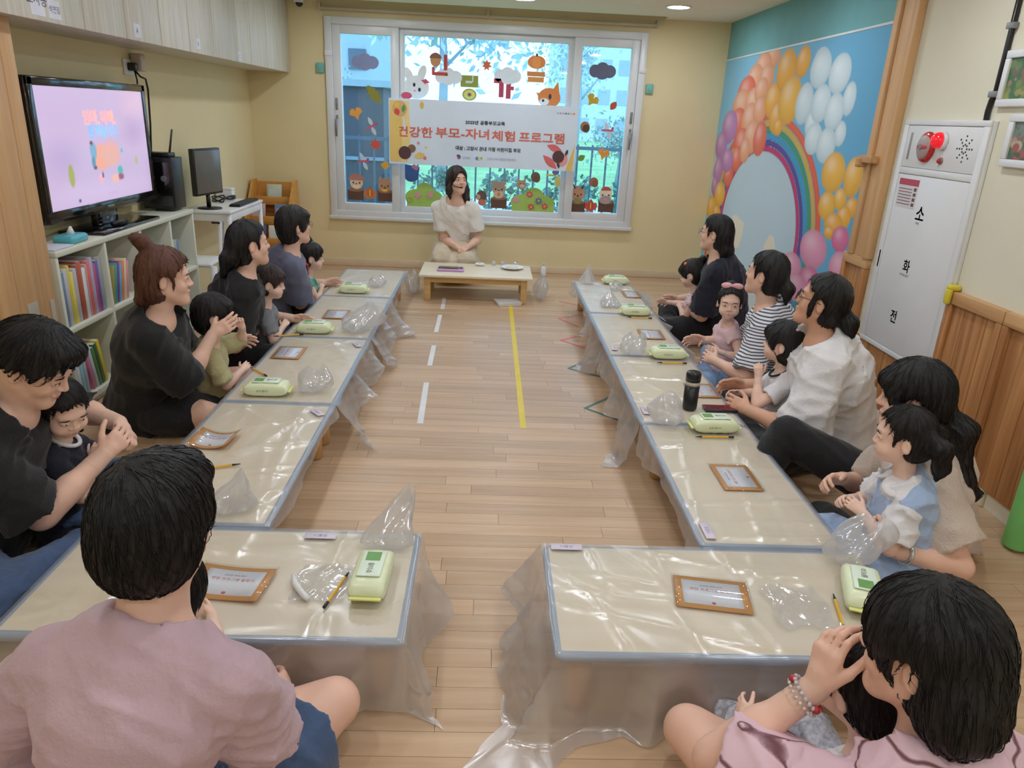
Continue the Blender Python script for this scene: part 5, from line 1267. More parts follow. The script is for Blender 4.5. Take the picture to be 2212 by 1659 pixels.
# things on the shelf top
o, p = thing('wet_tissue_pack', (-2.06, 3.60, SZ), 'small cyan tissue packet on the bookshelf end', 'tissue pack')
b = MB(); b.rbox(-2.045, -1.945, 3.52, 3.67, SZ + .0005, SZ + .04, .014); p(b, 'wrapper', mat('cyan_wrap', (96, 190, 206), rough=.3)); b = MB(); b.cyl((-1.995, 3.60, SZ + .038), (-1.993, 3.602, SZ + .075), .022, .005, 8); p(b, 'tissue', M_WHITE)
o, p = thing('paper_sheet', (-1.99, 3.43, SZ), 'lilac paper booklet lying on the bookshelf end', 'paper')
b = MB(); b.rbox(-2.08, -1.935, 3.34, 3.50, SZ + .0005, SZ + .006, .001); p(b, 'pages', mat('paper_lilac2', (206, 210, 236), rough=.6)); b = MB(); b.rbox(-2.08, -1.934, 3.34, 3.505, SZ + .006, SZ + .008, .001); p(b, 'cover', mat('paper_white2', (226, 230, 246), rough=.6))
b = MB(); b.tube([(-1.985, 3.99, SZ + .031), (-1.97, 4.06, SZ + .036), (-1.98, 4.13, SZ + .031)], [.012, .017, .012], 8); o = b.build('remote_gadget', M_BLACK); tag(o, 'small black clip gadget on the television foot', 'gadget')

# computer tower, router, screen, keyboard on desk
o, p = thing('computer_tower', (-2.09, 5.0, SZ - .06), 'black computer tower at the end of the bookshelf', 'computer')
TZ = SZ + .0005
b = MB(); b.rbox(-2.165, -1.965, 4.775, 4.942, TZ + .012, TZ + .325, .006); p(b, 'case', M_BLACK)
b = MB(); b.rbox(-2.155, -1.975, 4.768, 4.776, TZ + .03, TZ + .30, .003); p(b, 'front_panel', M_GLOSSB); b = MB(); b.rbox(-2.1, -2.0, 4.78, 4.94, TZ, TZ + .013, .003); p(b, 'foot', M_BLACK)
b = MB(); b.cyl((-2.02, 4.764, TZ + .20), (-2.02, 4.77, TZ + .20), .018); p(b, 'power_button', M_GREY)
o, p = thing('wifi_router', (-2.10, 4.80, TZ + .325), 'black router with two antennas on the computer tower', 'router')
b = MB(); b.rbox(-2.14, -1.99, 4.80, 4.91, TZ + .3255, TZ + .352, .006); p(b, 'body', M_BLACK)
for x, dx in ((-2.12, -.03), (-2.005, .03)):
    b = MB(); b.cyl((x, 4.86, TZ + .35), (x + dx, 4.86, TZ + .49), .007, .006, 8); p(b, 'antenna', mat('antenna_grey', (70, 70, 66), rough=.5))
DZ = .715
o, p = thing('white_desk', (-2.02, 5.8, 0), 'white metal legged desk with a computer in the corner', 'desk')
b = MB(); b.rbox(XL + .002, -1.845, 5.40, 6.20, DZ - .02, DZ, .005); p(b, 'top', M_WHITE)
b = MB(); b.rbox(-1.87, -1.853, 5.42, 6.18, DZ - .075, DZ - .0195, .003); b.rbox(XL + .01, -1.87, 5.42, 5.436, DZ - .075, DZ - .0195, .003); p(b, 'apron', M_WHITE)
for x, y in ((-1.865, 5.425), (-1.865, 6.175), (XL + .02, 5.425), (XL + .02, 6.175)):
    b = MB(); b.cyl((x, y, .001), (x, y, DZ - .02), .014, .016, 12); p(b, 'leg', M_WHITE)
b = MB(); b.cyl((-1.99, 5.43, .001), (-1.93, 5.43, DZ - .075), .014, .014, 12); p(b, 'brace', M_WHITE); b = MB(); b.rbox(-1.99, -1.93, 5.412, 5.4185, DZ - .092, DZ - .078, .002); p(b, 'clip', M_BLACK)
o, p = thing('computer_monitor', (-2.03, 5.52, DZ), 'black computer monitor on the white desk', 'monitor')
def rotm(b, c, a):
    ca, sa = cos(a), sin(a); b.v = [(c[0] + (x - c[0]) * ca - (y - c[1]) * sa, c[1] + (x - c[0]) * sa + (y - c[1]) * ca, z) for x, y, z in b.v]; return b
cM = (-2.03, 5.52); aM = radians(-12)
b = MB(); b.rbox(-2.05, -2.015, 5.35, 5.69, DZ + .10, DZ + .42, .006); p(rotm(b, cM, aM), 'case', M_BLACK)
b = MB(); b.rbox(-2.0155, -2.012, 5.364, 5.676, DZ + .115, DZ + .405, .001); p(rotm(b, cM, aM), 'screen', mat('screen_off', (104, 98, 90), rough=.25))
b = MB(); b.cyl((-2.035, 5.52, DZ + .01), (-2.035, 5.52, DZ + .12), .016, .014); p(b, 'stand', M_BLACK); b = MB(); b.lathe([(.0, .0005), (.085, .0005), (.085, .008), (.02, .014), (0, .014)], (-2.03, 5.52, DZ)); p(b, 'base', M_BLACK)
o, p = thing('keyboard', (-1.93, 5.80, DZ), 'black computer keyboard along the desk edge', 'keyboard')
b = MB(); b.rbox(-1.94, -1.858, 5.66, 6.12, DZ + .0005, DZ + .014, .004); p(b, 'tray', M_BLACK)
for r in range(4):
    for c in range(12):
        if r == c == 0:
            k0 = MB(); k0.rbox(0, .0165, 0, .033, 0, .006, .002, 1); k0 = p(k0, 'key', mat('key_black', (44, 44, 46), rough=.5)); kk = k0
        else: kk = bpy.data.objects.new('key', k0.data); COL.objects.link(kk); kk.parent = o
        kk.location = Vector((-1.936 + r * .0195, 5.672 + c * .0372, DZ + .0135)) - Vector(o.location)
o, p = thing('cable_heap', (-2.06, 6.02, DZ), 'tangled black cables on the back of the white desk', 'cable')
b = MB(); b.tube([(-2.08 + .06 * cos(t) + .02 * sin(3 * t), 5.97 + .11 * sin(t), DZ + .008 + .016 * (1 + sin(2.3 * t))) for t in np.linspace(0, 12, 60)], .006, 6); p(b, 'cord', M_BLACK)
o, p = thing('paper_box', (-2.13, 6.12, DZ), 'small white box on the desk in the corner', 'box')
b = MB(); b.rbox(-2.19, -2.06, 6.10, 6.18, DZ + .0005, DZ + .085, .003); p(b, 'box', M_WHITE); b = MB(); b.rbox(-2.192, -2.058, 6.098, 6.182, DZ + .07, DZ + .088, .002); p(b, 'lid', mat('lid_white', (226, 228, 228), rough=.5))
# white stool
o, p = thing('white_stool', (-2.0, 5.12, 0), 'white plastic stool between bookshelf and desk', 'stool')
b = MB(); b.rbox(-2.14, -1.86, 4.98, 5.26, .39, .425, .02); p(b, 'seat', M_WHITE)
for x in (-2.12, -1.88):
    for y in (5.0, 5.24):
        b = MB(); b.cyl((x, y, .001), (x * .985 - .03 * 0, y + (.01 if y < 5.1 else -.01), .395), .02, .022, 10); p(b, 'leg', M_WHITE)
# leaning picture-book rack in the corner
M_ORG = wood('orange_ply', (226, 168, 90), (206, 142, 66), 'X', rough=.45, knots=False)
o, p = thing('picture_book_rack', (-1.98, 6.8, 0), 'orange plywood picture book rack in the window corner', 'book rack')
for x in (-2.17, -1.80):
    b = MB(); b.prism([(6.45, .002), (7.10, .002), (7.10, .80), (6.98, .80), (6.45, .22)], x, x + .02, lambda u, v, t: (t, u, v)); p(b, 'side_panel', M_ORG)
tiers = [(6.50, .08), (6.66, .25), (6.82, .42), (6.96, .58)]
for y, z in tiers:
    b = MB(); b.rbox(-2.149, -1.801, y, y + .016, z, z + .075, .003); p(b, 'front_lip', M_ORG); b = MB(); b.rbox(-2.149, -1.801, y + .017, y + .10, z, z + .012, .002); p(b, 'ledge', M_ORG)
b = MB(); b.box(-2.149, -1.801, 7.07, 7.09, .01, .78); p(b, 'back', M_ORG)
for i, (x, t, rgb, cn) in enumerate([(-2.06, 1, (70, 90, 150), 'navy blue'), (-1.90, 1, (236, 232, 220), 'white'), (-1.97, 0, (214, 96, 84), 'red'), (-2.1, 2, (206, 170, 180), 'pink'), (-1.88, 2, (120, 140, 180), 'blue grey'), (-1.98, 3, (200, 210, 190), 'pale green')]):
    y, z = tiers[t]; o = empty('picture_book', (x, y + .04, z + .0125), cn + ' picture book face out on the orange rack', 'book', 'picture books on the orange rack'); o.rotation_euler = (radians(-12), 0, 0)
    b = MB(); b.rbox(-.068, .068, -.006, .006, 0, .17, .001, 1); b.build('cover', flat(rgb), o); b = MB(); b.box(-.05, .05, -.0068, -.0062, .05, .13); b.build('picture', flat(tuple(min(255, int(v * .6 + 90)) for v in rgb[::-1])), o)
# dome camera under the ceiling
o, p = thing('dome_camera', (-1.70, YB - .05, 2.26), 'small dark dome camera high on the yellow wall', 'camera')
b = MB(); b.rbox(-1.74, -1.66, YB - .09, YB - .0005, 2.285, ZC - .002, .006); p(b, 'mount', M_WHITE); b = MB(); b.ell((-1.70, YB - .05, 2.282), (.032, .032, .03)); p(b, 'dome', mat('dome_dark', (40, 44, 60), rough=.15))
# ================================================================== right wall fittings
FX = 2.08
def rfn(yc, zc, x): return lambda u, v: (x, yc - u, zc + v)
M_CABW = mat('cabinet_white', (232, 233, 234), rough=.3, var=.015)
M_LINE = mat('joint_grey', (150, 152, 154), rough=.5)
M_RED = mat('alarm_red', (196, 34, 40), rough=.2, coat=.5)
o, p = thing('fire_hose_cabinet', (XR, 3.53, .385), 'white fire hose cabinet with red alarm set in the wall', 'fire cabinet')
b = MB(); b.rbox(FX + .006, XR - .0005, 3.19, 3.865, .385, 1.522, .004); p(b, 'body', M_CABW)
b = MB(); ring(b, 0, 1, 0, 1, .01, 0, 1) if False else None
for (a, c, d, e) in ((3.19, 3.865, 1.497, 1.522), (3.19, 3.865, .385, .41), (3.19, 3.232, .41, 1.497), (3.825, 3.865, .41, 1.497), (3.232, 3.825, 1.268, 1.298)):
    b = MB(); b.rbox(FX - .004, FX + .0065, a, c, d, e, .002); p(b, 'frame_rail', M_CABW)
b = MB(); b.rbox(FX - .001, FX + .0062, 3.2345, 3.8225, 1.3005, 1.4945, .002); p(b, 'alarm_panel', M_CABW)
dr = MB(); dr.rbox(FX - .001, FX + .0062, 3.2345, 3.8225, .4125, 1.2655, .002); door = p(dr, 'door', M_CABW)
b = MB(); b.rbox(FX - .004, FX - .0008, 3.832, 3.846, .785, .875, .001); p(b, 'door_handle', M_GREY)
b = MB(); b.rbox(FX - .003, FX - .0008, 3.774, 3.790, 1.335, 1.462, .001); p(b, 'slot', M_LINE)
b = MB(); b.ell((FX - .004, 3.628, 1.398), (.026, .072, .072), None, 24, 12); p(b, 'alarm_ring', M_RED)
b = MB(); b.ell((FX - .017, 3.628, 1.398), (.018, .056, .056), None, 24, 12); p(b, 'alarm_face', mat('alarm_grey', (176, 160, 158), rough=.35))
b = MB(); b.ell((FX - .022, 3.628, 1.398), (.0145, .05, .022), None, 20, 10); p(b, 'alarm_label', mat('alarm_red2', (206, 70, 76), rough=.35))
b = MB(); b.cyl((FX - .0385, 3.628, 1.398), (FX - .034, 3.628, 1.398), .013); p(b, 'button', M_GREY)
b = MB(); b.cyl((FX - .001, 3.505, 1.43), (FX - .02, 3.505, 1.43), .042, .040, 24); p(b, 'lamp_base', M_CABW)
b = MB(); b.ell((FX - .022, 3.508, 1.432), (.036, .037, .037), None, 20, 12); p(b, 'lamp_dome', mat('lamp_red', (214, 20, 36), rough=.1, coat=.6, emis=.25, var=.0))
b = MB(); b.ell((FX - .008, 3.489, 1.343), (.014, .013, .013)); p(b, 'pilot_lamp', M_RED); b = MB(); b.cyl((FX - .001, 3.489, 1.343), (FX - .007, 3.489, 1.343), .017, .016, 16); p(b, 'pilot_ring', M_GREY)
hole = None
for k in range(8):
    for j in range(1, 4):
        y, z = 3.334 + .018 * j * cos(k * pi / 4), 1.402 + .018 * j * sin(k * pi / 4)
        if hole is None: b = MB(); b.cyl((0, 0, 0), (-.0015, 0, 0), .0042, None, 8); hole = p(b, 'speaker_hole', mat('hole_dark', (50, 50, 52), rough=.8)); q = hole
        else: q = bpy.data.objects.new('speaker_hole', hole.data); COL.objects.link(q); q.parent = o
        q.location = Vector((FX - .0011, y, z)) - Vector(o.location)
b = MB(); b.box(FX - .0022, FX - .0012, 3.622, 3.80, 1.108, 1.245); p(b, 'notice', mat('notice_white', (228, 222, 224), rough=.5)); b = MB(); b.box(FX - .003, FX - .0021, 3.622, 3.80, 1.215, 1.245); p(b, 'notice_head', mat('notice_red', (190, 74, 96), rough=.5))
for i in range(6):
    b = MB(); b.box(FX - .0028, FX - .0021, 3.67, 3.79, 1.122 + i * .0145, 1.127 + i * .0145); p(b, 'notice_line', flat((150, 120, 124)))
for i in range(4):
    b = MB(); b.box(FX - .0028, FX - .0021, 3.632, 3.655, 1.118 + i * .024, 1.134 + i * .024); p(b, 'notice_icon', flat((110, 80, 84)))
for s_, yc, zc in (('소', 3.558, 1.095), ('화', 3.572, .836), ('전', 3.586, .578)):
    q = text_obj('lettering', s_, flat((70, 72, 74)), o, rfn(yc, zc, FX - .0018), height=.062, bold=.002); q.location = -Vector(o.location)
for zc, s_ in ((1.048, 'FIRE'), (.792, 'HYDRANT')):
    q = text_obj('lettering', s_, flat((110, 112, 114)), o, rfn(3.563 if zc > 1 else 3.575, zc, FX - .0018), height=.012); q.location = -Vector(o.location)
# yellow foam corner on the panelling
o, p = thing('corner_cushion', (XR - .03, 3.17, .76), 'yellow foam corner cushion on the panelling cap', 'corner guard')
b = MB(); b.rbox(XR - .055, XR - .0005, 3.15, 3.186, .8055, .832, .01); p(b, 'top_pad', mat('foam_yellow', (226, 206, 60), rough=.7)); b = MB(); b.rbox(XR - .056, XR - .0352, 3.15, 3.186, .745, .815, .008); p(b, 'front_pad', MATS['foam_yellow'])
# cable down the wall
o, p = thing('wall_cable', (XR, 3.24, 1.53), 'black cable clipped to the cream wall above the fire cabinet', 'cable')
b = MB(); b.tube([(XR - .012, 3.245, ZC - .002), (XR - .012, 3.246, 1.64), (XR - .012, 3.262, 1.60), (XR - .012, 3.268, 1.56), (XR - .014, 3.262, 1.5235)], .011, 10); p(b, 'cord', M_BLACK)
for z in (1.885, 1.625):
    b = MB(); b.rbox(XR - .026, XR - .0005, 3.222, 3.268 + (.008 if z < 1.7 else 0), z - .012, z + .012, .003); p(b, 'clip', M_GREY)
# pictures
def picture(y1, z0, z1, lab, seed, cols):
    w_ = .30; y0 = y1 - w_; o, p = thing('framed_picture', (XR, (y0 + y1) / 2, z0), lab, 'picture')
    for (a, c, d, e) in ((y0, y1, z0, z0 + .03), (y0, y1, z1 - .03, z1), (y0, y0 + .03, z0 + .03, z1 - .03), (y1 - .03, y1, z0 + .03, z1 - .03)):
        b = MB(); b.rbox(XR - .022, XR - .0005, a, c, d, e, .003); p(b, 'frame_bar', M_CABW)
    g = np.random.default_rng(seed); a0, a1, c0, c1 = y0 + .028, y1 - .028, z0 + .028, z1 - .028; ny, nz = 60, 40
    yy = np.linspace(a0, a1, ny + 1); zz = np.linspace(c0, c1, nz + 1); Yg, Zg = np.meshgrid(yy, zz, indexing='ij'); C = np.zeros(Yg.shape + (3,)); C[:] = np.array(lin(cols[0])[:3])
    for i in range(70):
        cy, cz = g.uniform(a0, a1), g.uniform(c0, c1); r = g.uniform(.008, .03); v = (cz - c0) / (c1 - c0); col = cols[min(len(cols) - 1, int((1 - v) * (len(cols) - 1) + g.uniform(0, 1.3)))]
        m = np.clip((1 - np.sqrt((Yg - cy) ** 2 + ((Zg - cz) * 1.2) ** 2) / r) / .3, 0, 1)[..., None]; C = C * (1 - m) + np.array(lin(col)[:3]) * g.uniform(.7, 1.15) * m
    V = np.stack([np.full(Yg.shape, XR - .012), Yg, Zg], -1).reshape(-1, 3); i = np.arange(ny)[:, None] * (nz + 1) + np.arange(nz)[None, :]; Q = np.stack([i, i + 1, i + nz + 2, i + nz + 1], -1).reshape(-1, 4)
    q = vq_obj('print', [(V, Q)], mat('picture_print', (200, 200, 200), rough=.3, attr='print')); q.parent = o; q.location = -Vector(o.location)
    at = q.data.attributes.new('print', 'FLOAT_COLOR', 'POINT'); at.data.foreach_set('color', np.concatenate([np.clip(C.reshape(-1, 3), 0, 1), np.ones((len(V), 1))], 1).astype(np.float32).ravel())
    b = MB(); b.box(XR - .011, XR - .001, y0 + .02, y1 - .02, z0 + .02, z1 - .02); p(b, 'backing', M_LINE)
picture(3.222, 1.575, 1.79, 'white framed woodland path print on the cream wall, upper of two', 3, [(70, 110, 60), (110, 130, 80), (130, 100, 80), (160, 130, 100), (120, 140, 70), (150, 150, 80)])
picture(3.10, 1.345, 1.548, 'white framed woodland animals print on the cream wall, lower of two', 4, [(80, 120, 90), (120, 130, 120), (160, 110, 80), (190, 170, 150), (170, 90, 80), (90, 100, 80)])
# green foam tube leaning at the panelling
o, p = thing('foam_tube', (2.03, 2.345, 0), 'bright green foam cover standing by the pine panelling', 'foam tube')
b = MB(); b.lathe([(.0, .012), (.045, .012), (.048, .02), (.047, .5), (.046, .55), (.044, .56), (.0, .56)], (2.03, 2.345, 0), 20); p(b, 'foam', mat('foam_green', (134, 216, 124), rough=.7, bump=.1, bscale=150)); b = MB(); b.lathe([(.0, .0005), (.03, .0005), (.03, .012), (0, .012)], (2.03, 2.345, 0), 16); p(b, 'foot', M_PINE_Y)
# ================================================================== low tables with plastic sheets
ZT = .222
M_TOP = wood('table_maple', (240, 228, 204), (232, 216, 186), 'Y', rough=.4, scale=2.0, knots=False, objrand=.02)
M_TOPX = wood('table_maple_x', (240, 228, 204), (232, 216, 186), 'X', rough=.4, scale=2.0, knots=False)
M_EDGE = mat('edge_bluegrey', (146, 162, 182), rough=.45, var=.05)
M_LEG = wood('leg_beech', (214, 168, 112), (190, 140, 86), 'Z', rough=.4, knots=False)
def plastic(name, fac, rough=.16, gl=.35, tint=(240, 240, 242)):
    if name in MATS: return MATS[name]
    m = bpy.data.materials.new(name); m.use_nodes = True; nt = m.node_tree; N = nt.nodes; L = nt.links; N.remove(N['Principled BSDF']); out = N['Material Output']
    t = N.new('ShaderNodeBsdfTransparent'); t.inputs['Color'].default_value = (.97, .97, .97, 1); d = N.new('ShaderNodeBsdfDiffuse'); d.inputs['Color'].default_value = lin(tint); tr = N.new('ShaderNodeBsdfTranslucent'); tr.inputs['Color'].default_value = lin(tint)
    g = N.new('ShaderNodeBsdfGlossy'); g.inputs['Roughness'].default_value = rough
    m1 = N.new('ShaderNodeMixShader'); m1.inputs[0].default_value = .5; L.new(d.outputs[0], m1.inputs[1]); L.new(tr.outputs[0], m1.inputs[2])
    m2 = N.new('ShaderNodeMixShader'); m2.inputs[0].default_value = gl; L.new(m1.outputs[0], m2.inputs[1]); L.new(g.outputs[0], m2.inputs[2])
    m3 = N.new('ShaderNodeMixShader'); L.new(t.outputs[0], m3.inputs[1]); L.new(m2.outputs[0], m3.inputs[2])
    tc = N.new('ShaderNodeTexCoord'); nz = N.new('ShaderNodeTexNoise'); nz.inputs['Scale'].default_value = 2.2; nz.inputs['Detail'].default_value = 1.5; nz.inputs['Distortion'].default_value = .8; L.new(tc.outputs['Object'], nz.inputs['Vector'])
    mr = N.new('ShaderNodeMapRange'); mr.inputs['From Min'].default_value = .3; mr.inputs['From Max'].default_value = .7; mr.inputs['To Min'].default_value = fac * .75; mr.inputs['To Max'].default_value = fac * 1.25
    ga = N.new('ShaderNodeAttribute'); ga.attribute_name = 'gather'; ml = N.new('ShaderNodeMath'); ml.operation = 'MULTIPLY_ADD'; ml.inputs[1].default_value = .20
    L.new(nz.outputs['Fac'], mr.inputs['Value']); L.new(ga.outputs['Fac'], ml.inputs[0]); L.new(mr.outputs[0], ml.inputs[2]); L.new(ml.outputs[0], m3.inputs[0])
    bp = N.new('ShaderNodeBump'); bp.inputs['Strength'].default_value = .10; bp.inputs['Distance'].default_value = .02; L.new(nz.outputs['Fac'], bp.inputs['Height']); L.new(bp.outputs['Normal'], g.inputs['Normal'])
    L.new(m3.outputs[0], out.inputs['Surface']); MATS[name] = m; return m
M_SHEET = plastic('plastic_sheet', .37, .24, .40); M_BAG = plastic('plastic_bag', .50, .12, .3); M_LAM = plastic('laminate', .10, .06, .8)

def crease(x, y, seed, amp=1.0):
    g = np.random.default_rng(seed); s = np.zeros_like(x)
    for i in range(11):
        a = g.uniform(0, pi); f = g.uniform(4, 17); ph = g.uniform(0, 6.28); wx = .35 * np.sin(3.1 * x * g.uniform(.5, 1.5) + 2.3 * y + ph)
        v = np.sin(f * (cos(a) * x + sin(a) * y) + ph + 2 * wx); msk = np.clip(np.sin(2.6 * x * cos(a + 1.5) + 2.6 * y * sin(a + 1.5) + ph * 1.7) + .35, 0, 1); s += (1 - np.abs(v)) ** 6 * g.uniform(.4, 1) * msk
    return amp * s

def table(x0, x1, y0, y1, label, group, along='Y'):
    o, p = thing('low_table', ((x0 + x1) / 2, (y0 + y1) / 2, 0), label, 'table', group)
    b = MB(); b.rbox(x0 + .010, x1 - .010, y0 + .010, y1 - .010, ZT - .026, ZT, .003); p(b, 'tabletop', M_TOP if along == 'Y' else M_TOPX)
    r = .0135; z = ZT - .0125; c = .025
    pts = []
    for cx, cy, a0 in ((x1 - c, y1 - c, 0), (x0 + c, y1 - c, 90), (x0 + c, y0 + c, 180), (x1 - c, y0 + c, 270)):
        for k in range(5):
            a = radians(a0 + 90 * k / 4); pts.append((cx + (c - r) * cos(a), cy + (c - r) * sin(a), z))
    b = MB(); b.tube(pts, r, 10, closed=True); p(b, 'edge_guard', M_EDGE)
    for x in (x0 + .075, x1 - .075):
        for y in (y0 + .075, y1 - .075):
            b = MB(); b.lathe([(.0, .0005), (.026, .0005), (.030, .006), (.030, .04), (.033, ZT - .03), (0, ZT - .027)], (x, y, 0), 18); p(b, 'leg', M_LEG)
    return o

def sheet(x0, x1, y0, y1, label, seed, L=None, flare=None, hem=None, h=.011, wr=.009, top_pad=.0012):
    """thin film over a table; L = hang lengths (left, right, near, far), flare = outward lean of each side, hem(side, s) scales the length"""
    Ll, Lr, Ln, Lf = L; fl = flare or (.25, .25, .25, .25); g = np.random.default_rng(seed)
    def axis(a, b, la, lb):
        n0 = max(1, int(la / h)) if la > 0 else 0; n2 = max(1, int(lb / h)) if lb > 0 else 0; n1 = int((b - a) / h)
        return np.concatenate([np.linspace(a - la, a, n0 + 1)[:-1], np.linspace(a, b, n1 + 1), np.linspace(b, b + lb, n2 + 1)[1:]])
    xs = axis(x0, x1, Ll, Lr); ys = axis(y0, y1, Ln, Lf); X, Y = np.meshgrid(xs, ys, indexing='ij')
    cx = np.clip(X, x0, x1); cy = np.clip(Y, y0, y1); dx = X - cx; dy = Y - cy
    ph = g.uniform(0, 6.28, 8)
    if hem is not None:
        sx = np.where(dx < 0, hem('l', (cy - y0) / (y1 - y0)), hem('r', (cy - y0) / (y1 - y0))); sy = np.where(dy < 0, hem('n', (cx - x0) / (x1 - x0)), hem('f', (cx - x0) / (x1 - x0)))
        both = (dx != 0) & (dy != 0); dx = dx * sx; dy = dy * sy
    r = np.sqrt(dx * dx + dy * dy)
    fx = np.where(dx < 0, fl[0], fl[1]); fy = np.where(dy < 0, fl[2], fl[3])
    hx, hy = dx * fx, dy * fy
    s_along = np.where(np.abs(dx) > np.abs(dy), cy, cx)
    wave = (np.sin(17 * s_along + ph[0]) * .6 + np.sin(29 * s_along + ph[1] + 8 * r) * .4 + np.sin(43 * s_along + ph[2]) * .25) * r * .22
    ux = np.where(r > 1e-6, dx / np.maximum(r, 1e-6), 0); uy = np.where(r > 1e-6, dy / np.maximum(r, 1e-6), 0)
    out_ = np.maximum(wave, -.6 * np.sqrt(hx * hx + hy * hy))
    px = cx + hx + ux * out_; py = cy + hy + uy * out_
    hor = np.sqrt((hx + ux * out_) ** 2 + (hy + uy * out_) ** 2)
    drop = np.sqrt(np.maximum(r * r - np.minimum(hor, .92 * r) ** 2, 0)); z = ZT + top_pad - drop
    low = np.maximum(.004 - z, 0); z = np.maximum(z, .004 + .003 * np.abs(np.sin(31 * px + 17 * py))); px += ux * low * .9; py += uy * low * .9
    inside = np.clip(1 - r / .02, 0, 1); edge = np.minimum.reduce([np.abs(cx - x0), np.abs(x1 - cx), np.abs(cy - y0), np.abs(y1 - cy)]); damp = np.clip(edge / .05, .15, 1)
    for (ax_, ay_, ar_) in LAID:
        if x0 - .2 < ax_ < x1 + .2 and y0 - .2 < ay_ < y1 + .2: damp = damp * np.clip((np.hypot(px - ax_, py - ay_) - ar_ * .75) / (ar_ * .5), .05, 1)
    z = z + inside * damp * wr * crease(px, py, seed + 1)
    px += ux * .004 + (1 - inside) * .01 * (crease(px * 1.5, z * 4 + py, seed + 2) - .8) * np.minimum(r * 6, 1)
    n, m = X.shape; V = np.stack([px, py, z], -1).reshape(-1, 3); i = np.arange(n - 1)[:, None] * m + np.arange(m - 1)[None, :]; Q = np.stack([i, i + m, i + m + 1, i + 1], -1).reshape(-1, 4)
    org = ((x0 + x1) / 2, (y0 + y1) / 2, 0.0)
    o = vq_obj('plastic_sheet', [(V, Q)], M_SHEET, None, org); at = o.data.attributes.new('gather', 'FLOAT', 'POINT'); at.data.foreach_set('value', np.clip(r / .05, 0, 1).astype(np.float32).ravel()); tag(o, label, 'plastic sheet', 'clear plastic sheets over the tables'); return o

LAID = [(-.664, 1.70, .14), (.655, 1.70, .13), (.95, 2.42, .13), (1.075, 3.345, .12), (1.022, 4.32, .13), (1.092, 5.40, .12), (-1.024, 3.714, .13), (-.935, 4.515, .13), (-1.02, 2.60, .11),
        (-.285, 1.715, .12), (1.075, 1.70, .12), (.99, 2.86, .12), (1.02, 3.865, .12), (1.01, 4.80, .12), (1.03, 5.775, .12), (-.965, 3.115, .12), (-.98, 4.11, .12), (-.935, 5.13, .12),
        (-.375, 1.68, .09), (-.94, 2.375, .09), (-1.09, 3.40, .09), (.97, 2.78, .09), (1.02, 3.757, .09), (1.02, 4.705, .08), (.985, 1.63, .09), (-1.1, 4.015, .07), (-.42, 1.70, .11), (.88, 1.65, .11), (.948, 3.10, .05), (1.09, 3.10, .10),
        (-.476, 1.945, .06), (.27, 1.918, .06), (.735, 2.035, .06), (.736, 3.055, .06), (-.70, 2.91, .06), (-.70, 3.89, .06), (.745, 4.0, .06)]   # where things press the film flat
LX0, LX1, RX0, RX1 = -1.142, -.648, .694, 1.160
SL = [1.998, 3.018, 4.024, 5.02, 5.965]; SR = [1.952, 2.922, 3.882, 4.822, 5.832]
ragged = lambda k, a=.55: (lambda s, t: 1 - a + a * np.abs(np.sin(t * 5.1 + k + (0 if s in 'lr' else 1.3)) * np.cos(t * 2.3 + 2 * k)) * 1.5)
wL = ['beside the person in the black t-shirt', 'beside the person in the black dress', 'beside the person in grey', 'beside the person in green']
wR = ['beside the person in the blue pinafore', 'beside the person in the loose white shirt', 'beside the person in navy stripes', 'beside the person in the navy polo']
for i in range(4):
    table(LX0, LX1, SL[i] + .002, SL[i + 1] - .002, 'pale low table with blue grey edging ' + wL[i], 'low tables on the bookshelf side')
    table(RX0, RX1, SR[i] + .002, SR[i + 1] - .002, 'pale low table with blue grey edging ' + wR[i], 'low tables on the mural side')
    LL = [(.03, .05, 0, 0), (.05, .24, 0, 0), (.06, .26, 0, 0), (.10, .07, 0, .02)][i]
    sheet(LX0, LX1, SL[i] + .001, SL[i + 1] - .001, 'clear plastic sheet on the low table ' + wL[i], 30 + i, LL, (.4, .45 if i in (1, 2) else .25, .2, .2), ragged(i * 1.7, .45))
    LR = [(.10, .03, 0, 0), (.22, .04, 0, 0), (.20, .12, 0, 0), (.06, .14, 0, 0)][i]
    sheet(RX0, RX1, SR[i] + .001, SR[i + 1] - .001, 'clear plastic sheet on the low table ' + wR[i], 50 + i, LR, (.30 if i else .05, .7 if i > 1 else .3, .2, .2), ragged(i * 1.1 + .4, .6))
FLX0, FLX1, FLY0, FLY1 = -1.175, -.174, 1.482, 1.990
FRX0, FRX1, FRY0, FRY1 = .197, 1.190, 1.447, 1.944
table(FLX0, FLX1, FLY0, FLY1, 'pale low table with blue grey edging in front of the person in mauve', 'low tables facing the presenter', 'X')
table(FRX0, FRX1, FRY0, FRY1, 'pale low table with blue grey edging in front of the striped blouse', 'low tables facing the presenter', 'X')
sheet(FLX0, FLX1, FLY0, FLY1, 'clear plastic sheet with a long corner flap in front of the person in mauve', 71, (0, .22, .21, 0), (.2, .32, .10, .2), lambda s, t: np.where(np.array([s in 'rf'] * 1), 1 - .35 * np.sin(t * 5 + .4) ** 2, .75 + .25 * t), wr=.010)
sheet(FRX0, FRX1, FRY0, FRY1, 'clear plastic sheet trailing to the floor in front of the striped blouse', 72, (.26, 0, .30, 0), (.42, .2, .14, .2), lambda s, t: np.where(np.array([s == 'n'] * 1), 1.0 - .62 * np.clip(t * 1.6, 0, 1), .75 + .25 * (1 - t)), wr=.012)

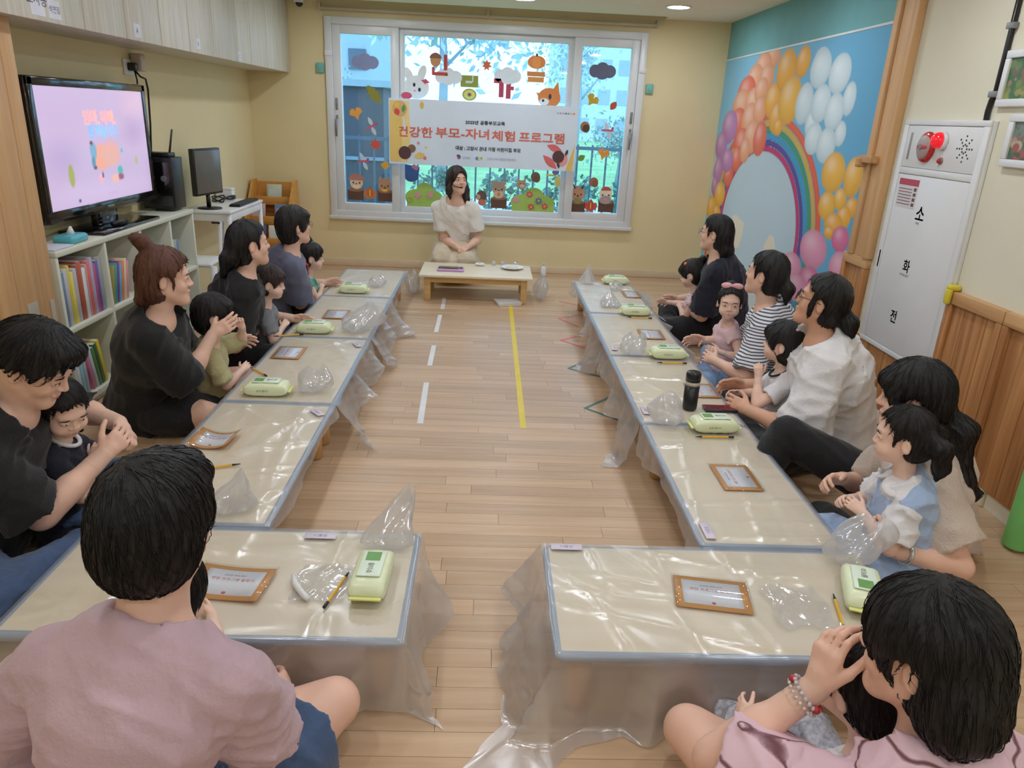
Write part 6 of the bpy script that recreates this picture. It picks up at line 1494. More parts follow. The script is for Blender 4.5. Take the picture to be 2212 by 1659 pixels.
# ------------------------------------------------------------------ presenter's table
PX0, PX1, PY0, PY1 = -.545, .375, 5.845, 6.385
o, p = thing('presenter_table', (-.085, 6.11, 0), 'plain low wooden table in front of the presenter', 'table')
M_BEECH = wood('beech', (226, 190, 130), (208, 168, 106), 'X', rough=.45, knots=False)
b = MB(); b.rbox(PX0, PX1, PY0, PY1, ZT - .02, ZT, .004); p(b, 'tabletop', M_TOPX)
for q in ((PX0 + .05, PX1 - .05, PY0 + .05, PY0 + .07, ZT - .07, ZT - .0195), (PX0 + .05, PX1 - .05, PY1 - .07, PY1 - .05, ZT - .07, ZT - .0195), (PX0 + .05, PX0 + .07, PY0 + .07, PY1 - .07, ZT - .07, ZT - .0195), (PX1 - .07, PX1 - .05, PY0 + .07, PY1 - .07, ZT - .07, ZT - .0195)):
    b = MB(); b.rbox(*q, r=.003); p(b, 'apron', M_BEECH)
for x in (PX0 + .042, PX1 - .092):
    for y in (PY0 + .042, PY1 - .092):
        b = MB(); b.rbox(x, x + .05, y, y + .05, .0005, ZT - .0195, .004); p(b, 'leg', M_BEECH)

# ------------------------------------------------------------------ things on the tables
M_ORANGE = mat('card_orange', (226, 160, 84), rough=.35, var=.03); M_CARDW = mat('card_white', (236, 241, 250), rough=.35, var=.01)
def card(x, y, rz, label, curl=0.0, w_=.205, h=.145):
    o = empty('activity_card', (x, y, ZT + .006), label, 'card', 'laminated activity cards', rz)
    def bend(u, v, t):
        if not curl: return (u, v, t)
        a = u * curl; return (sin(a) / curl, v, (1 - cos(a)) / curl + t)
    def sh(nm, hw, hh, t, m, n=10):
        b = MB(); us = np.linspace(-hw, hw, n + 1); V = [bend(u, v, t + k * .0007) for k in (0, 1) for u in us for v in (-hh, hh)]; m2 = 2 * (n + 1)
        F = [(2 * i, 2 * i + 2, 2 * i + 3, 2 * i + 1) for i in range(n)] + [(m2 + 2 * i, m2 + 2 * i + 1, m2 + 2 * i + 3, m2 + 2 * i + 2) for i in range(n)]
        F += [(0, 1, m2 + 1, m2), (2 * n, m2 + 2 * n, m2 + 2 * n + 1, 2 * n + 1)] + [(2 * i, m2 + 2 * i, m2 + 2 * i + 2, 2 * i + 2) for i in range(n)] + [(2 * i + 1, 2 * i + 3, m2 + 2 * i + 3, m2 + 2 * i + 1) for i in range(n)]
        b.add(V, F, True); return b.build(nm, m, o)
    sh('border', w_ / 2, h / 2, 0, M_ORANGE); sh('paper', w_ / 2 - .022, h / 2 - .018, .0009, M_CARDW); sh('laminate', w_ / 2 + .006, h / 2 + .006, .0024, M_LAM)
    for s_, v, hh, rgb in (('건강한 부모-자녀', .032, .008, (90, 90, 100)), ('체험 프로그램 활동지', .014, .0125, (214, 100, 96))):
        text_obj('lettering', s_, flat(rgb), o, lambda a, c, v=v: bend(a, c + v, .0019), height=hh)
    b = MB(); b.add([bend(.006 * cos(t), -.045 + .006 * sin(t), .0019) for t in np.linspace(0, 6.283, 11)[:-1]], [tuple(range(10))]); b.build('mark', flat((196, 90, 90)), o)
    return o
card(-.664, 1.70, radians(-6), 'glossy laminated card with orange border in front of the person in mauve', curl=1.2)
card(.655, 1.70, radians(-9), 'laminated card with orange border in front of the striped blouse')
card(.95, 2.42, radians(90), 'laminated card with orange border beside the person in the blue pinafore')
card(1.075, 3.345, radians(90), 'laminated card with orange border behind the black tumbler', w_=.19, h=.14)
card(1.022, 4.32, radians(88), 'laminated card with orange border beside the person with the pink bow')
card(1.092, 5.40, radians(90), 'laminated card with orange border beside the orange hair clip', h=.12)
card(-1.024, 3.714, radians(90), 'laminated card with orange border beside the person in khaki')
card(-.935, 4.515, radians(92), 'laminated card with orange border half under a clear bag')
card(-1.02, 2.60, radians(-4), 'curled laminated card with orange border beside the person in black', curl=7.0, w_=.16)

M_WIPE = mat('wipe_pouch', (232, 240, 200), rough=.28, var=.03, bump=.25, bscale=24); M_WIPE_E = mat('wipe_end', (234, 236, 140), rough=.3, var=.05)
def wipes(x, y, rz, label, L_=.195, W_=.10, H_=.062):
    o = empty('wet_wipes_pack', (x, y, ZT + .0045), label, 'wet wipes', 'pale green wet wipe packs', rz)
    n, m = 26, 20; V = []; Q = []
    for i in range(n + 1):
        t = -1 + 2 * i / n; e = max(0, 1 - abs(t) ** 8) ** .5; c = .82 + .18 * e; hz = max(.10, (1 - abs(t) ** 5) ** .5)
        for j in range(m):
            a = 2 * pi * j / m; ca, sa = cos(a), sin(a); sx = math.copysign(abs(ca) ** .45, ca); sz = math.copysign(abs(sa) ** .6, sa)
            V.append((t * L_ / 2, sx * W_ / 2 * c, H_ / 2 + sz * H_ / 2 * hz + .0015 * sin(9 * a + 14 * t)))
    for i in range(n):
        for j in range(m): Q.append((i * m + j, i * m + (j + 1) % m, (i + 1) * m + (j + 1) % m, (i + 1) * m + j))
    Q += [tuple(range(m - 1, -1, -1)), tuple(n * m + j for j in range(m))]
    b = MB(); b.add(V, Q, True); b.build('pouch', M_WIPE, o)
    for s in (-1, 1):
        b = MB(); b.rbox(min(s * L_ / 2, s * (L_ / 2 + .012)), max(s * L_ / 2, s * (L_ / 2 + .012)), -W_ * .42, W_ * .42, H_ * .36, H_ * .46, .002); b.build('crimped_end', M_WIPE_E, o)
    b = MB(); b.rbox(-L_ * .30, L_ * .30, -W_ * .32, W_ * .32, H_ + .0005, H_ + .0045, .002); b.build('lid', mat('wipe_lid', (226, 240, 222), rough=.35), o)
    b = MB(); b.box(-L_ * .27, -L_ * .06, -W_ * .20, W_ * .20, H_ + .0045, H_ + .0052); b.build('green_label', flat((112, 164, 92)), o)
    text_obj('lettering', '물티슈', flat((70, 80, 70)), o, lambda u, v: (L_ * .12 + u, v, H_ + .0056), height=.016)
    text_obj('lettering', '순한 물티슈', flat((130, 136, 110)), o, lambda u, v: (u - .01, -W_ / 2 - .0012, H_ * .5 + v), height=.010)
    return o
wipes(-.285, 1.715, radians(-92), 'pale green wet wipe pack beside the yellow pencil in front of the person in mauve')
wipes(1.075, 1.70, radians(70), 'pale green wet wipe pack in front of the striped blouse')
for (x, y, w_) in ((.99, 2.86, 'beside the black tumbler'), (1.02, 3.865, 'between the pink bow and the white printed shirt'), (1.01, 4.80, 'beside the person in navy stripes'), (1.03, 5.775, 'at the window end of the mural side tables'), (-.965, 3.115, 'beside the person in khaki'), (-.98, 4.11, 'beside the person in grey'), (-.935, 5.13, 'beside the person in green')):
    wipes(x, y, radians(180 if x > 0 else 0) * 0 + radians(2), 'pale green wet wipe pack ' + w_)
M_PENY = mat('pencil_yellow', (230, 178, 48), rough=.35); M_PENB = mat('pencil_black', (34, 36, 40), rough=.4)
def pencil(x0, y0, x1, y1, label, ln=.165):
    d = Vector((x1 - x0, y1 - y0)).normalized(); c = Vector(((x0 + x1) / 2, (y0 + y1) / 2)); o = empty('pencil', (c.x, c.y, ZT + .0085), label, 'pencil', 'yellow pencils', math.atan2(d.y, d.x))
    r = .0042; b = MB(); b.cyl((-ln * .36, 0, 0), (ln * .33, 0, 0), r, None, 6, True, False); b.build('shaft', M_PENY, o)
    b = MB(); b.cyl((ln * .33, 0, 0), (ln * .5, 0, 0), r * 1.02, r * .35, 8); b.build('tip', M_PENB, o); b = MB(); b.cyl((-ln * .5, 0, 0), (-ln * .36, 0, 0), r * 1.05, None, 10); b.build('end_cap', M_PENB, o)
pencil(-.391, 1.609, -.358, 1.755, 'yellow pencil lying beside the wet wipes in front of the person in mauve'); pencil(-1.0, 2.35, -.876, 2.40, 'yellow pencil beside the curled card'); pencil(-1.037, 3.34, -1.145, 3.455, 'yellow pencil at the table edge beside the person in khaki')
pencil(1.05, 2.782, .895, 2.775, 'yellow pencil before the wet wipes near the tumbler'); pencil(1.09, 3.76, .95, 3.755, 'yellow pencil before the wet wipes near the pink bow'); pencil(1.085, 4.70, .96, 4.71, 'yellow pencil before the wet wipes near the person in navy stripes'); pencil(.965, 1.56, 1.0, 1.70, 'yellow pencil beside the wet wipes in front of the striped blouse'); pencil(-1.07, 4.03, -1.14, 4.00, 'dark tipped pencil poking out beside the person in grey')

def bag(x, y, w_, d, h, lean, label, seed, tip=False, z=None, rag=.25):
    """crumpled clear bag: gathered base, open wavy mouth or pulled-up tip"""
    g = np.random.default_rng(seed); n, m = 26, 40; z0 = ZT + .006 if z is None else z; T, A = np.meshgrid(np.linspace(0, 1, n), np.linspace(0, 2 * pi, m + 1)[:-1], indexing='ij'); ph = g.uniform(0, 6.28, 6)
    prof = (np.sin(np.pi * (T * .80 + .12)) ** .6) if not tip else ((1 - T) ** .75 * .9 + .08)
    prof = np.where(T < .12, prof * (T / .12) ** .5, prof)
    rip = 1 + rag * (np.sin(3 * A + ph[0] + 3 * T) * .5 + np.sin(5 * A + ph[1] - 5 * T) * .35 + np.sin(11 * A + ph[2] + 2 * T) * .18)
    fold = 1 - .16 * (1 - np.abs(np.sin(4 * A + ph[3] + 4 * T))) ** 3
    X = x + w_ / 2 * prof * rip * fold * np.cos(A) + lean[0] * T ** 1.4; Y = y + d / 2 * prof * rip * fold * np.sin(A) + lean[1] * T ** 1.4
    Z = z0 + h * T * (1 + .18 * np.sin(2 * A + ph[4]) * T) + .0
    Z = np.maximum(Z, z0)
    V = np.stack([X, Y, Z], -1).reshape(-1, 3); i = np.arange(n - 1)[:, None] * m + np.arange(m)[None, :]; j = np.arange(n - 1)[:, None] * m + (np.arange(m)[None, :] + 1) % m
    Q = np.stack([i, j, j + m, i + m], -1).reshape(-1, 4)
    o = vq_obj('clear_bag', [(V, Q)], M_BAG, None, (x, y, z0)); tag(o, label, 'plastic bag', 'crumpled clear plastic bags'); return o
bag(-.27, 1.895, .17, .08, .155, (.07, .06), 'clear plastic bag pulled to a tall point in front of the person in mauve', 1, True)
bag(-.80, 2.10, .17, .17, .13, (.06, -.02), 'clear plastic bag pulled to a point behind the pencil near the person in black', 2, True)
bag(-.775, 3.17, .155, .15, .10, (.02, .02), 'round crumpled clear bag beside the person in khaki', 3)
bag(-.76, 4.17, .22, .20, .13, (.10, .05), 'large crumpled clear bag spilling over the table edge by the person in grey', 4, rag=.4)
bag(-.80, 5.35, .13, .13, .07, (.0, .0), 'small crumpled clear bag near the person in green', 5)
bag(.80, 2.91, .15, .14, .12, (-.01, .02), 'clear bag with open mouth beside the black tumbler', 6)
bag(.83, 3.90, .14, .14, .10, (.02, .04), 'clear bag folded over beside the person with the pink bow', 7)
bag(.87, 5.0, .17, .15, .10, (.0, .05), 'broad clear bag between two wet wipe packs', 8, True)
bag(.80, 5.74, .13, .10, .13, (.01, .03), 'clear bag standing in a point at the window end', 9, True)
bag(1.12, 1.875, .18, .11, .14, (.05, -.01), 'clear bag with a dark opening beside the person in the blue pinafore', 10, rag=.3)
bag(.995, 5.53, .10, .08, .06, (.0, .02), 'small clear bag lying on the card near the orange clip', 12)
bag(-.62, 6.14, .12, .30, .17, (-.02, 0), 'clear bag bunched at the bookshelf side of the presenter table', 13, z=.006)
bag(.455, 6.10, .12, .30, .17, (.02, 0), 'clear bag bunched at the mural side of the presenter table', 14, z=.006)
# white plastic stick and wrapper by the pencil
o, p = thing('glove_wrapper', (-.42, 1.70, ZT), 'crinkled clear wrapper with a white plastic stick by the yellow pencil', 'wrapper')
V, Q = None, None
g = np.random.default_rng(5); xs, ys_ = np.meshgrid(np.linspace(-.49, -.345, 22), np.linspace(1.63, 1.80, 24), indexing='ij'); zz = ZT + .006 + .006 * crease(xs * 3, ys_ * 3, 9); V = np.stack([xs + .006 * np.sin(60 * ys_), ys_ + .006 * np.sin(70 * xs), zz], -1).reshape(-1, 3); i = np.arange(21)[:, None] * 24 + np.arange(23)[None, :]; Q = np.stack([i, i + 24, i + 25, i + 1], -1).reshape(-1, 4)
q = vq_obj('film', [(V, Q)], M_BAG); q.parent = o; q.location = -Vector(o.location)
b = MB(); b.tube([(-.505, 1.735, ZT + .012), (-.488, 1.69, ZT + .014), (-.455, 1.645, ZT + .013), (-.44, 1.63, ZT + .012)], [.006, .009, .009, .006], 8); p(b, 'stick', M_WHITE)
xs, ys_ = np.meshgrid(np.linspace(.80, .965, 20), np.linspace(1.56, 1.74, 22), indexing='ij'); zz = ZT + .008 + .007 * crease(xs * 3, ys_ * 3, 12); V = np.stack([xs + .008 * np.sin(50 * ys_), ys_ + .008 * np.sin(60 * xs), zz], -1).reshape(-1, 3); i = np.arange(19)[:, None] * 22 + np.arange(21)[None, :]; Q = np.stack([i, i + 22, i + 23, i + 1], -1).reshape(-1, 4)
q = vq_obj('clear_wrapper', [(V, Q)], M_BAG, None, (.88, 1.65, ZT)); tag(q, 'crinkled clear wrapper beside the card in front of the striped blouse', 'wrapper')
# name stickers
M_NAME = mat('name_pink', (226, 206, 216), rough=.45, rgb2=(206, 210, 232))
def namesticker(x, y, rz, w_, nm, label):
    o = empty('name_sticker', (x, y, ZT + .0075), label, 'sticker', 'pink name stickers', rz); b = MB(); b.rbox(-w_ / 2, w_ / 2, -.016, .016, 0, .001, .0004, 1); b.build('paper', M_NAME, o)
    text_obj('lettering', nm, flat((150, 130, 160)), o, lambda u, v: (u, v, .0013), height=.014)
namesticker(-.476, 1.945, 0, .095, '이름표', 'pale pink name sticker on the table in front of the person in mauve'); namesticker(.27, 1.918, 0, .095, '이름표', 'pale pink name sticker on the table corner in front of the striped blouse'); namesticker(.735, 2.035, radians(90), .10, '이름표', 'pale pink name sticker on the table by the person in the blue pinafore'); namesticker(.736, 3.055, radians(90), .09, '이름표', 'pale pink name sticker on the table by the black tumbler'); namesticker(-.70, 2.91, radians(-50), .08, '이름표', 'pale pink name sticker on the table by the person in black'); namesticker(-.70, 3.89, radians(-60), .08, '이름표', 'pale pink name sticker on the table by the person in grey'); namesticker(.745, 4.0, radians(80), .08, '이름표', 'pale pink name sticker on the table by the pink bow')
# tumbler and phone
o, p = thing('tumbler', (.948, 3.10, ZT), 'tall black insulated tumbler with a beige band', 'tumbler'); zb = ZT + .006
b = MB(); b.lathe([(.0, 0), (.030, 0), (.033, .006), (.0335, .115), (.0, .115)], (.948, 3.10, zb)); p(b, 'body', mat('tumbler_black', (22, 22, 24), rough=.3)); b = MB(); b.lathe([(.0, .1152), (.0325, .1152), (.0325, .134), (.0, .134)], (.948, 3.10, zb)); p(b, 'band', mat('tumbler_band', (196, 186, 166), rough=.35)); b = MB(); b.lathe([(.0, .1342), (.0335, .1342), (.034, .170), (.030, .177), (0, .178)], (.948, 3.10, zb)); p(b, 'cap', MATS['tumbler_black'])
o, p = thing('phone', (1.09, 3.10, ZT), 'black phone with lit screen lying by the tumbler', 'phone')
b = MB(); b.rbox(1.015, 1.165, 3.065, 3.137, ZT + .006, ZT + .015, .004); p(b, 'case', M_BLACK); b = MB(); b.box(1.02, 1.16, 3.07, 3.132, ZT + .0151, ZT + .0156); p(b, 'screen', mat('phone_screen', (52, 24, 34), rough=.1, rgb2=(150, 40, 60), scale=14))
# presenter's things
o, p = thing('tablet_case', (-.30, 6.07, ZT), 'black tablet in a lilac pink case on the presenter table', 'tablet')
b = MB(); b.rbox(-.41, -.19, 6.0, 6.13, ZT + .0005, ZT + .018, .006); p(b, 'case', mat('lilac_case', (206, 160, 210), rough=.4)); b = MB(); b.rbox(-.40, -.235, 6.03, 6.125, ZT + .0182, ZT + .023, .003); p(b, 'screen', M_GLOSSB); b = MB(); b.rbox(-.23, -.20, 6.05, 6.11, ZT + .0182, ZT + .024, .006); p(b, 'camera_lens', mat('lens_grey', (90, 80, 110), rough=.3))
o, p = thing('computer_mouse', (-.06, 6.31, ZT), 'small white mouse on the presenter table', 'mouse'); b = MB(); b.ell((-.06, 6.31, ZT + .014), (.045, .03, .0138)); p(b, 'shell', M_WHITE); b = MB(); b.rbox(-.062, -.058, 6.285, 6.31, ZT + .022, ZT + .029, .001); p(b, 'wheel', M_GREY)
o, p = thing('serving_plate', (.215, 6.22, ZT), 'white round plate on the presenter table', 'plate'); b = MB(); b.lathe([(.0, .0005), (.05, .0005), (.06, .004), (.098, .018), (.10, .020), (.096, .021), (.058, .008), (0, .006)], (.215, 6.22, ZT), 30); p(b, 'plate', M_WHITE); b = MB(); b.lathe([(.0, .009), (.05, .009), (.045, .022), (0, .026)], (.215, 6.22, ZT), 20); p(b, 'dough', mat('dough', (236, 232, 220), rough=.6))
for i, x in enumerate((.06, .14, .245)):
    o, p = thing('small_cup', (x, 6.352, ZT), 'tiny clear cup on the presenter table ' + ('beside the white mouse', 'between two other tiny cups', 'right behind the white plate')[i], 'cup', 'tiny cups on the presenter table'); b = MB(); b.lathe([(.0, .0005), (.017, .0005), (.021, .034), (.019, .034), (.015, .003), (0, .003)], (x, 6.352, ZT), 16); p(b, 'cup', plastic('cup_clear', .5, .1))
o, p = thing('white_bottle', (.55, 7.05, 0), 'small white bottle standing by the skirting board', 'bottle'); b = MB(); b.lathe([(.0, .0005), (.024, .0005), (.026, .01), (.026, .085), (.012, .10), (0, .10)], (.55, 7.05, 0), 18); p(b, 'body', M_WHITE); b = MB(); b.lathe([(.0, .1002), (.012, .1002), (.012, .125), (0, .126)], (.55, 7.05, 0), 14); p(b, 'cap', mat('cap_grey', (206, 210, 210), rough=.4))
o, p = thing('paper_pad', (.18, 5.90, 0), 'white paper pad on the floor under the presenter table', 'paper pad')
b = MB(); b.rbox(.085, .275, 5.80, 5.96, .0008, .022, .003); p(rotm(b, (.18, 5.88), radians(14)), 'pages', M_WHITE); b = MB(); b.rbox(.08, .28, 5.795, 5.965, .0222, .0245, .001); p(rotm(b, (.18, 5.88), radians(14)), 'cover', mat('cover_white', (232, 234, 236), rough=.4))

# ------------------------------------------------------------------ tape lines on the floor
M_TW = mat('tape_white', (232, 232, 232), rough=.4); M_TY = mat('tape_yellow', (232, 206, 52), rough=.4); M_TR = mat('tape_red', (226, 106, 106), rough=.4); M_TG = mat('tape_green', (74, 118, 104), rough=.4)
def tape(a, c, w_, m, label, group=None, name='floor_tape'):
    a, c = np.array(a), np.array(c); d = (c - a) / np.linalg.norm(c - a); n = np.array([-d[1], d[0]]) * w_ / 2; b = MB()
    P = [a + n, a - n, c - n, c + n]; b.prism([tuple(q) for q in P], .0003, .0011, lambda u, v, t: (u, v, t)); o = b.build(name, m); return tag(o, label, 'floor tape', group)
for i, ((x0, y0), (x1, y1)) in enumerate((((-.345, 6.0), (-.338, 5.63)), ((-.343, 5.45), (-.341, 4.975)), ((-.332, 4.66), (-.328, 4.245)), ((-.322, 3.945), (-.304, 3.355)))):
    tape((x0, y0), (x1, y1), .03, M_TW, 'short white tape dash on the floor ' + ('under the presenter table edge', 'next to the presenter table', 'second from the bare floor', 'next to the bare floor')[i], 'white tape dashes')
tape((.203, 5.83), (.207, 3.337), .03, M_TY, 'long straight yellow tape line on the floor')
def zig(pts, m, label):
    o = empty('floor_tape', (pts[1][0], pts[1][1], 0), label, 'floor tape', 'zigzag tape on the floor')
    for i in range(len(pts) - 1):
        q = tape(pts[i], pts[i + 1], .018, m, None); q.name = 'strip'; q.parent = o; q.location = -Vector(o.location) + Vector((0, 0, .0006 * i))
        for k in ('label', 'category', 'group'):
            if k in q: del q[k]
zig([(.77, 5.92), (.62, 6.04)], M_TR, 'faint red tape strip near the presenter table'); zig([(.76, 5.615), (.566, 5.475), (.70, 5.25)], M_TR, 'red zigzag tape point under the window end table'); zig([(.74, 5.075), (.532, 4.889), (.785, 4.60)], M_TR, 'red zigzag tape point beside the green zigzag')
zig([(.775, 4.595), (.525, 4.283), (.70, 4.15)], M_TG, 'green zigzag tape point beside the red zigzag'); zig([(.745, 3.845), (.55, 3.63), (.775, 3.41)], M_TG, 'green zigzag tape point beside the bare floor')
# ================================================================== people
def cloth(name, rgb, var=.07, rough=.85, bump=.25, bs=90, **k): return mat('cloth_' + name, rgb, rough=rough, var=var, scale=10, bump=bump, bscale=bs, sheen=.15, **k)
C_BLACK = cloth('black', (17, 17, 20)); C_BLACK2 = cloth('black2', (22, 21, 24)); C_NAVY = cloth('navy', (25, 28, 44)); C_PINK = cloth('mauve', (196, 168, 178)); C_KHAKI = cloth('khaki', (180, 172, 128)); C_GREY = cloth('grey', (128, 130, 134)); C_SLATE = cloth('slate', (104, 108, 130))
C_WHITE = cloth('white', (228, 226, 228)); C_OFF = cloth('offwhite', (236, 232, 226)); C_BEIGE = cloth('beige', (214, 198, 172)); C_LINEN = cloth('linen', (206, 190, 176), bump=.4, bs=160); C_JEAN = cloth('denim', (66, 88, 124), var=.2); C_JEANL = cloth('denim_light', (124, 152, 190), var=.15); C_PALEB = cloth('pale_blue', (166, 188, 220)); C_ROSE = cloth('rose', (232, 196, 200))
def stripes(name, a, c, scale, axis='Z', dist=1.0, thin=.5):
    if name in MATS: return MATS[name]
    m = bpy.data.materials.new(name); m.use_nodes = True; nt = m.node_tree; N = nt.nodes; L = nt.links; b = N['Principled BSDF']; b.inputs['Roughness'].default_value = .85
    tc = N.new('ShaderNodeTexCoord'); wv = N.new('ShaderNodeTexWave'); wv.bands_direction = axis; wv.inputs['Scale'].default_value = scale; wv.inputs['Distortion'].default_value = dist; wv.inputs['Detail'].default_value = 1.5; wv.inputs['Detail Scale'].default_value = 1.2
    L.new(tc.outputs['Object'], wv.inputs['Vector']); rp = N.new('ShaderNodeValToRGB'); e = rp.color_ramp.elements; e[0].position = thin; e[1].position = thin + .12; e[0].color = lin(a); e[1].color = lin(c)
    L.new(wv.outputs['Fac'], rp.inputs['Fac']); L.new(rp.outputs['Color'], b.inputs['Base Color']); MATS[name] = m; return m
def speckle(name, a, c, scale=60, cut=.5):
    if name in MATS: return MATS[name]
    m = mat(name, a, rough=.85, scale=scale, rgb2=c, detail=1.0); return m
C_STRIPE = stripes('stripe_navy', (232, 232, 234), (86, 90, 110), 21.0, 'Z', .4, .55); C_BLOUSE = stripes('stripe_blouse', (222, 188, 198), (112, 70, 76), 8.0, 'Z', 1.6, .93); C_PSTR = stripes('stripe_pink', (240, 224, 228), (226, 176, 186), 22, 'Z', .5, .5)
C_GREENP = speckle('green_print', (26, 120, 106), (150, 200, 180), 26); C_FLORAL = speckle('grey_floral', (150, 152, 164), (196, 196, 204), 90)
M_GLF = mat('glasses_dark', (40, 36, 40), rough=.3); M_GLT = mat('glasses_thin', (150, 130, 120), rough=.3, metal=.6)
def ball(name, f, c, r, m, label=None):
    b = MB(); b.ell(c, (r, r, r) if not hasattr(r, '__len__') else r, f.Hd); return f.add(name, b, m, label)
PEOPLE = []

# --- man in a mauve shirt, seen from behind
f = Fig('person in a mauve t-shirt and denim shorts sitting with their back turned', (-.645, .985), (-.552, 1.116, .757), 8, (2, -8), S=.98, slim=.20, male=True, near=True, skin=SKIN, eyes=False)
f.leg('R', (.26, .44, .125), (-.02, .36, .06)); f.leg('L', (-.34, .36, .12), (-.05, .40, .06))
f.arm('R', (-.44, 1.36, .17), pole=(.25, -.5, -1), world=True); f.arm('L', (-.78, 1.30, .24), pole=(.8, -.4, -.7), world=True)
f.body(); f.shirt(C_PINK, sleeve=.9, ease=.020, hem=.02, flare=.03, folds=.009, neckr=.060, name='t_shirt'); f.pants(C_JEAN, length=.80, ease=.02, name='denim_shorts')
f.hair(HAIR_BLACK, t=.018, face=(.062, .09, -.04), nape=(-.02, .058), groove=.003, crown=(-.03, -.05, .12), lumps=[((0, .06, .075), (.07, .05, .05))])
# child in front of him
f = Fig('small person in a white shirt half hidden before the mauve t-shirt', (-.67, 1.26), (-.655, 1.335, .45), 0, (10, -15), S=.95, kid=True, near=True, eyes=False)
f.crossed(.8, .7); f.arm('R', (-.655, 1.545, .245), pole=(.8, -.3, -.6), world=True); f.arm('L', (-.76, 1.50, .245), pole=(.8, -.3, -.6), world=True); f.body(); f.shirt(C_WHITE, sleeve=.7, ease=.02, name='t_shirt'); f.pants(C_NAVY, length=.9, name='shorts'); f.hair(HAIR_BLACK, t=.016, ears=False)

# --- man in black with a girl
f = Fig('person in a black t-shirt and blue jeans bending forward over the navy shirt', (-1.68, 2.10), (-1.318, 2.085, .700), 82, (86, -34), S=1.03, male=True, near=True, roll=6)
f.leg('R', (.42, .30, .12), (.05, .42, .06)); f.leg('L', (-.30, .42, .12), (.02, .36, .06))
f.arm('R', (-1.235, 2.215, .345), pole=(.6, -.4, -1), world=True, hand=dict(palm=(-.7, .3, .3), curl=(45, 50, 55, 60), thumb=10)); f.arm('L', (-1.285, 2.43, .365), pole=(1.2, .2, -.5), world=True, hand=dict(palm=(.6, 0, -.6), curl=(60, 60, 60, 60), d=(.5, .6, -.35)))
f.body(); f.shirt(C_BLACK, sleeve=.84, ease=.03, hem=.03, folds=.009, name='t_shirt'); f.pants(C_JEAN, length=1.92, ease=.02, name='jeans')
f.hair(HAIR_BLACK, t=.024, face=(.09, .108, -.035), fyl=.030, nape=(.02, .05), back_cut=.004, groove=.003, lumps=[((0, .055, .092), (.066, .05, .034))])
f = Fig('small person in a navy shirt with white collar trim looking down', (-1.40, 2.26), (-1.34, 2.215, .505), 80, (125, -28), S=1.0, kid=True, near=True, roll=4)
f.crossed(.8, .75); f.arm('R', (-1.30, 2.27, .30), pole=(.8, -.3, -.7), world=True, hand=dict(curl=(55, 55, 55, 55))); f.arm('L', (-1.27, 2.36, .31), pole=(.6, -.2, -.8), world=True, hand=dict(curl=(55, 55, 55, 55)))
f.body(); f.shirt(C_NAVY, sleeve=.72, ease=.022, folds=.006, name='t_shirt'); f.pants(C_NAVY, length=.9, name='shorts')
b = MB(); ax = nrm(f.NB - f.PC); cn = nrm(ax * .85 + f.Fw * .5); u_ = nrm(np.cross(cn, f.R)); b.tube([f.NB + ax * .0 + f.Fw * .012 + (.047 * cos(t) * f.R + .05 * sin(t) * u_) for t in np.linspace(0, 2 * pi, 25)[:-1]], .007, 8, closed=True); f.add('collar_trim', b, C_WHITE)
sh = f.shR; en = sh + (f.el['R'] - sh) * .72; d_ = nrm(f.el['R'] - sh); b = MB(); uu = nrm(np.cross(d_, [0, 0, 1])); vv = np.cross(d_, uu); b.tube([en - d_ * .004 + .046 * (cos(t) * uu + sin(t) * vv) for t in np.linspace(0, 2 * pi, 21)[:-1]], .006, 6, closed=True); f.add('cuff_trim', b, C_WHITE)
f.hair(HAIR_DARK, t=.012, face=(.09, .118, -.034), fyl=.036, ears=True, groove=.002, chains=[dict(p=[(0, -.09, .03), (0, -.125, -.01), (0, -.12, -.06)], r=[.03, .028, .01])], lumps=[((.03, .045, .09), (.04, .035, .02))])

# --- woman with a topknot and a boy
f = Fig('person in a loose black dress reaching out to wipe a mouth', (-1.575, 3.33), (-1.345, 3.09, .745), 78, (70, -4), S=1.0, fat=.07)
f.leg('R', (.30, .36, .09), (-.02, .46, .06)); f.leg('L', (-.26, .40, .10), (.04, .42, .06))
f.arm('R', (-1.235, 3.245, .455), pole=(.5, -.5, -1), world=True, hand=dict(palm=(-.9, .1, .1), curl=(20, 24, 30, 36), d=(-.25, .8, .45))); f.arm('L', (-1.30, 3.62, .30), pole=(.8, 0, -.8), world=True)
f.body(); f.shirt(C_BLACK, sleeve=.95, ease=.036, hem=.0, flare=.05, folds=.008, name='dress'); f.skirt(C_BLACK, [((.06, .12, .08), (.26, .20, .10)), ((.16, .10, .08), (.12, .12, .09))], name='dress_skirt', reach=.5)
f.hair(HAIR_BROWN, t=.020, face=(.09, .118, -.034), fyl=.036, ears=True, groove=.003, nape=(-.03, .07), chains=[dict(p=[(0, -.05, .11), (-.0, -.085, .15), (0, -.115, .165)], r=[.028, .03, .022]), dict(p=[(0, -.085, -.04), (0, -.10, -.10), (.01, -.09, -.14)], r=[.055, .05, .012], flat=.5)])
ball('hair_tie', f, f.q(0, -.062, .125), (.03, .03, .012), M_BLACK)
f = Fig('small person in a khaki shirt with one fist raised', (-1.33, 3.42), (-1.255, 3.345, .515), 76, (72, 2), S=1.05, kid=True)
f.crossed(.9, .8); f.arm('R', (-1.175, 3.42, .225), pole=(.9, -.4, -.5), world=True); f.arm('L', (-1.175, 3.47, .43), pole=(1, .3, -.8), world=True, hand=dict(curl=(80, 80, 80, 80), d=(0.3, -.2, .9)))
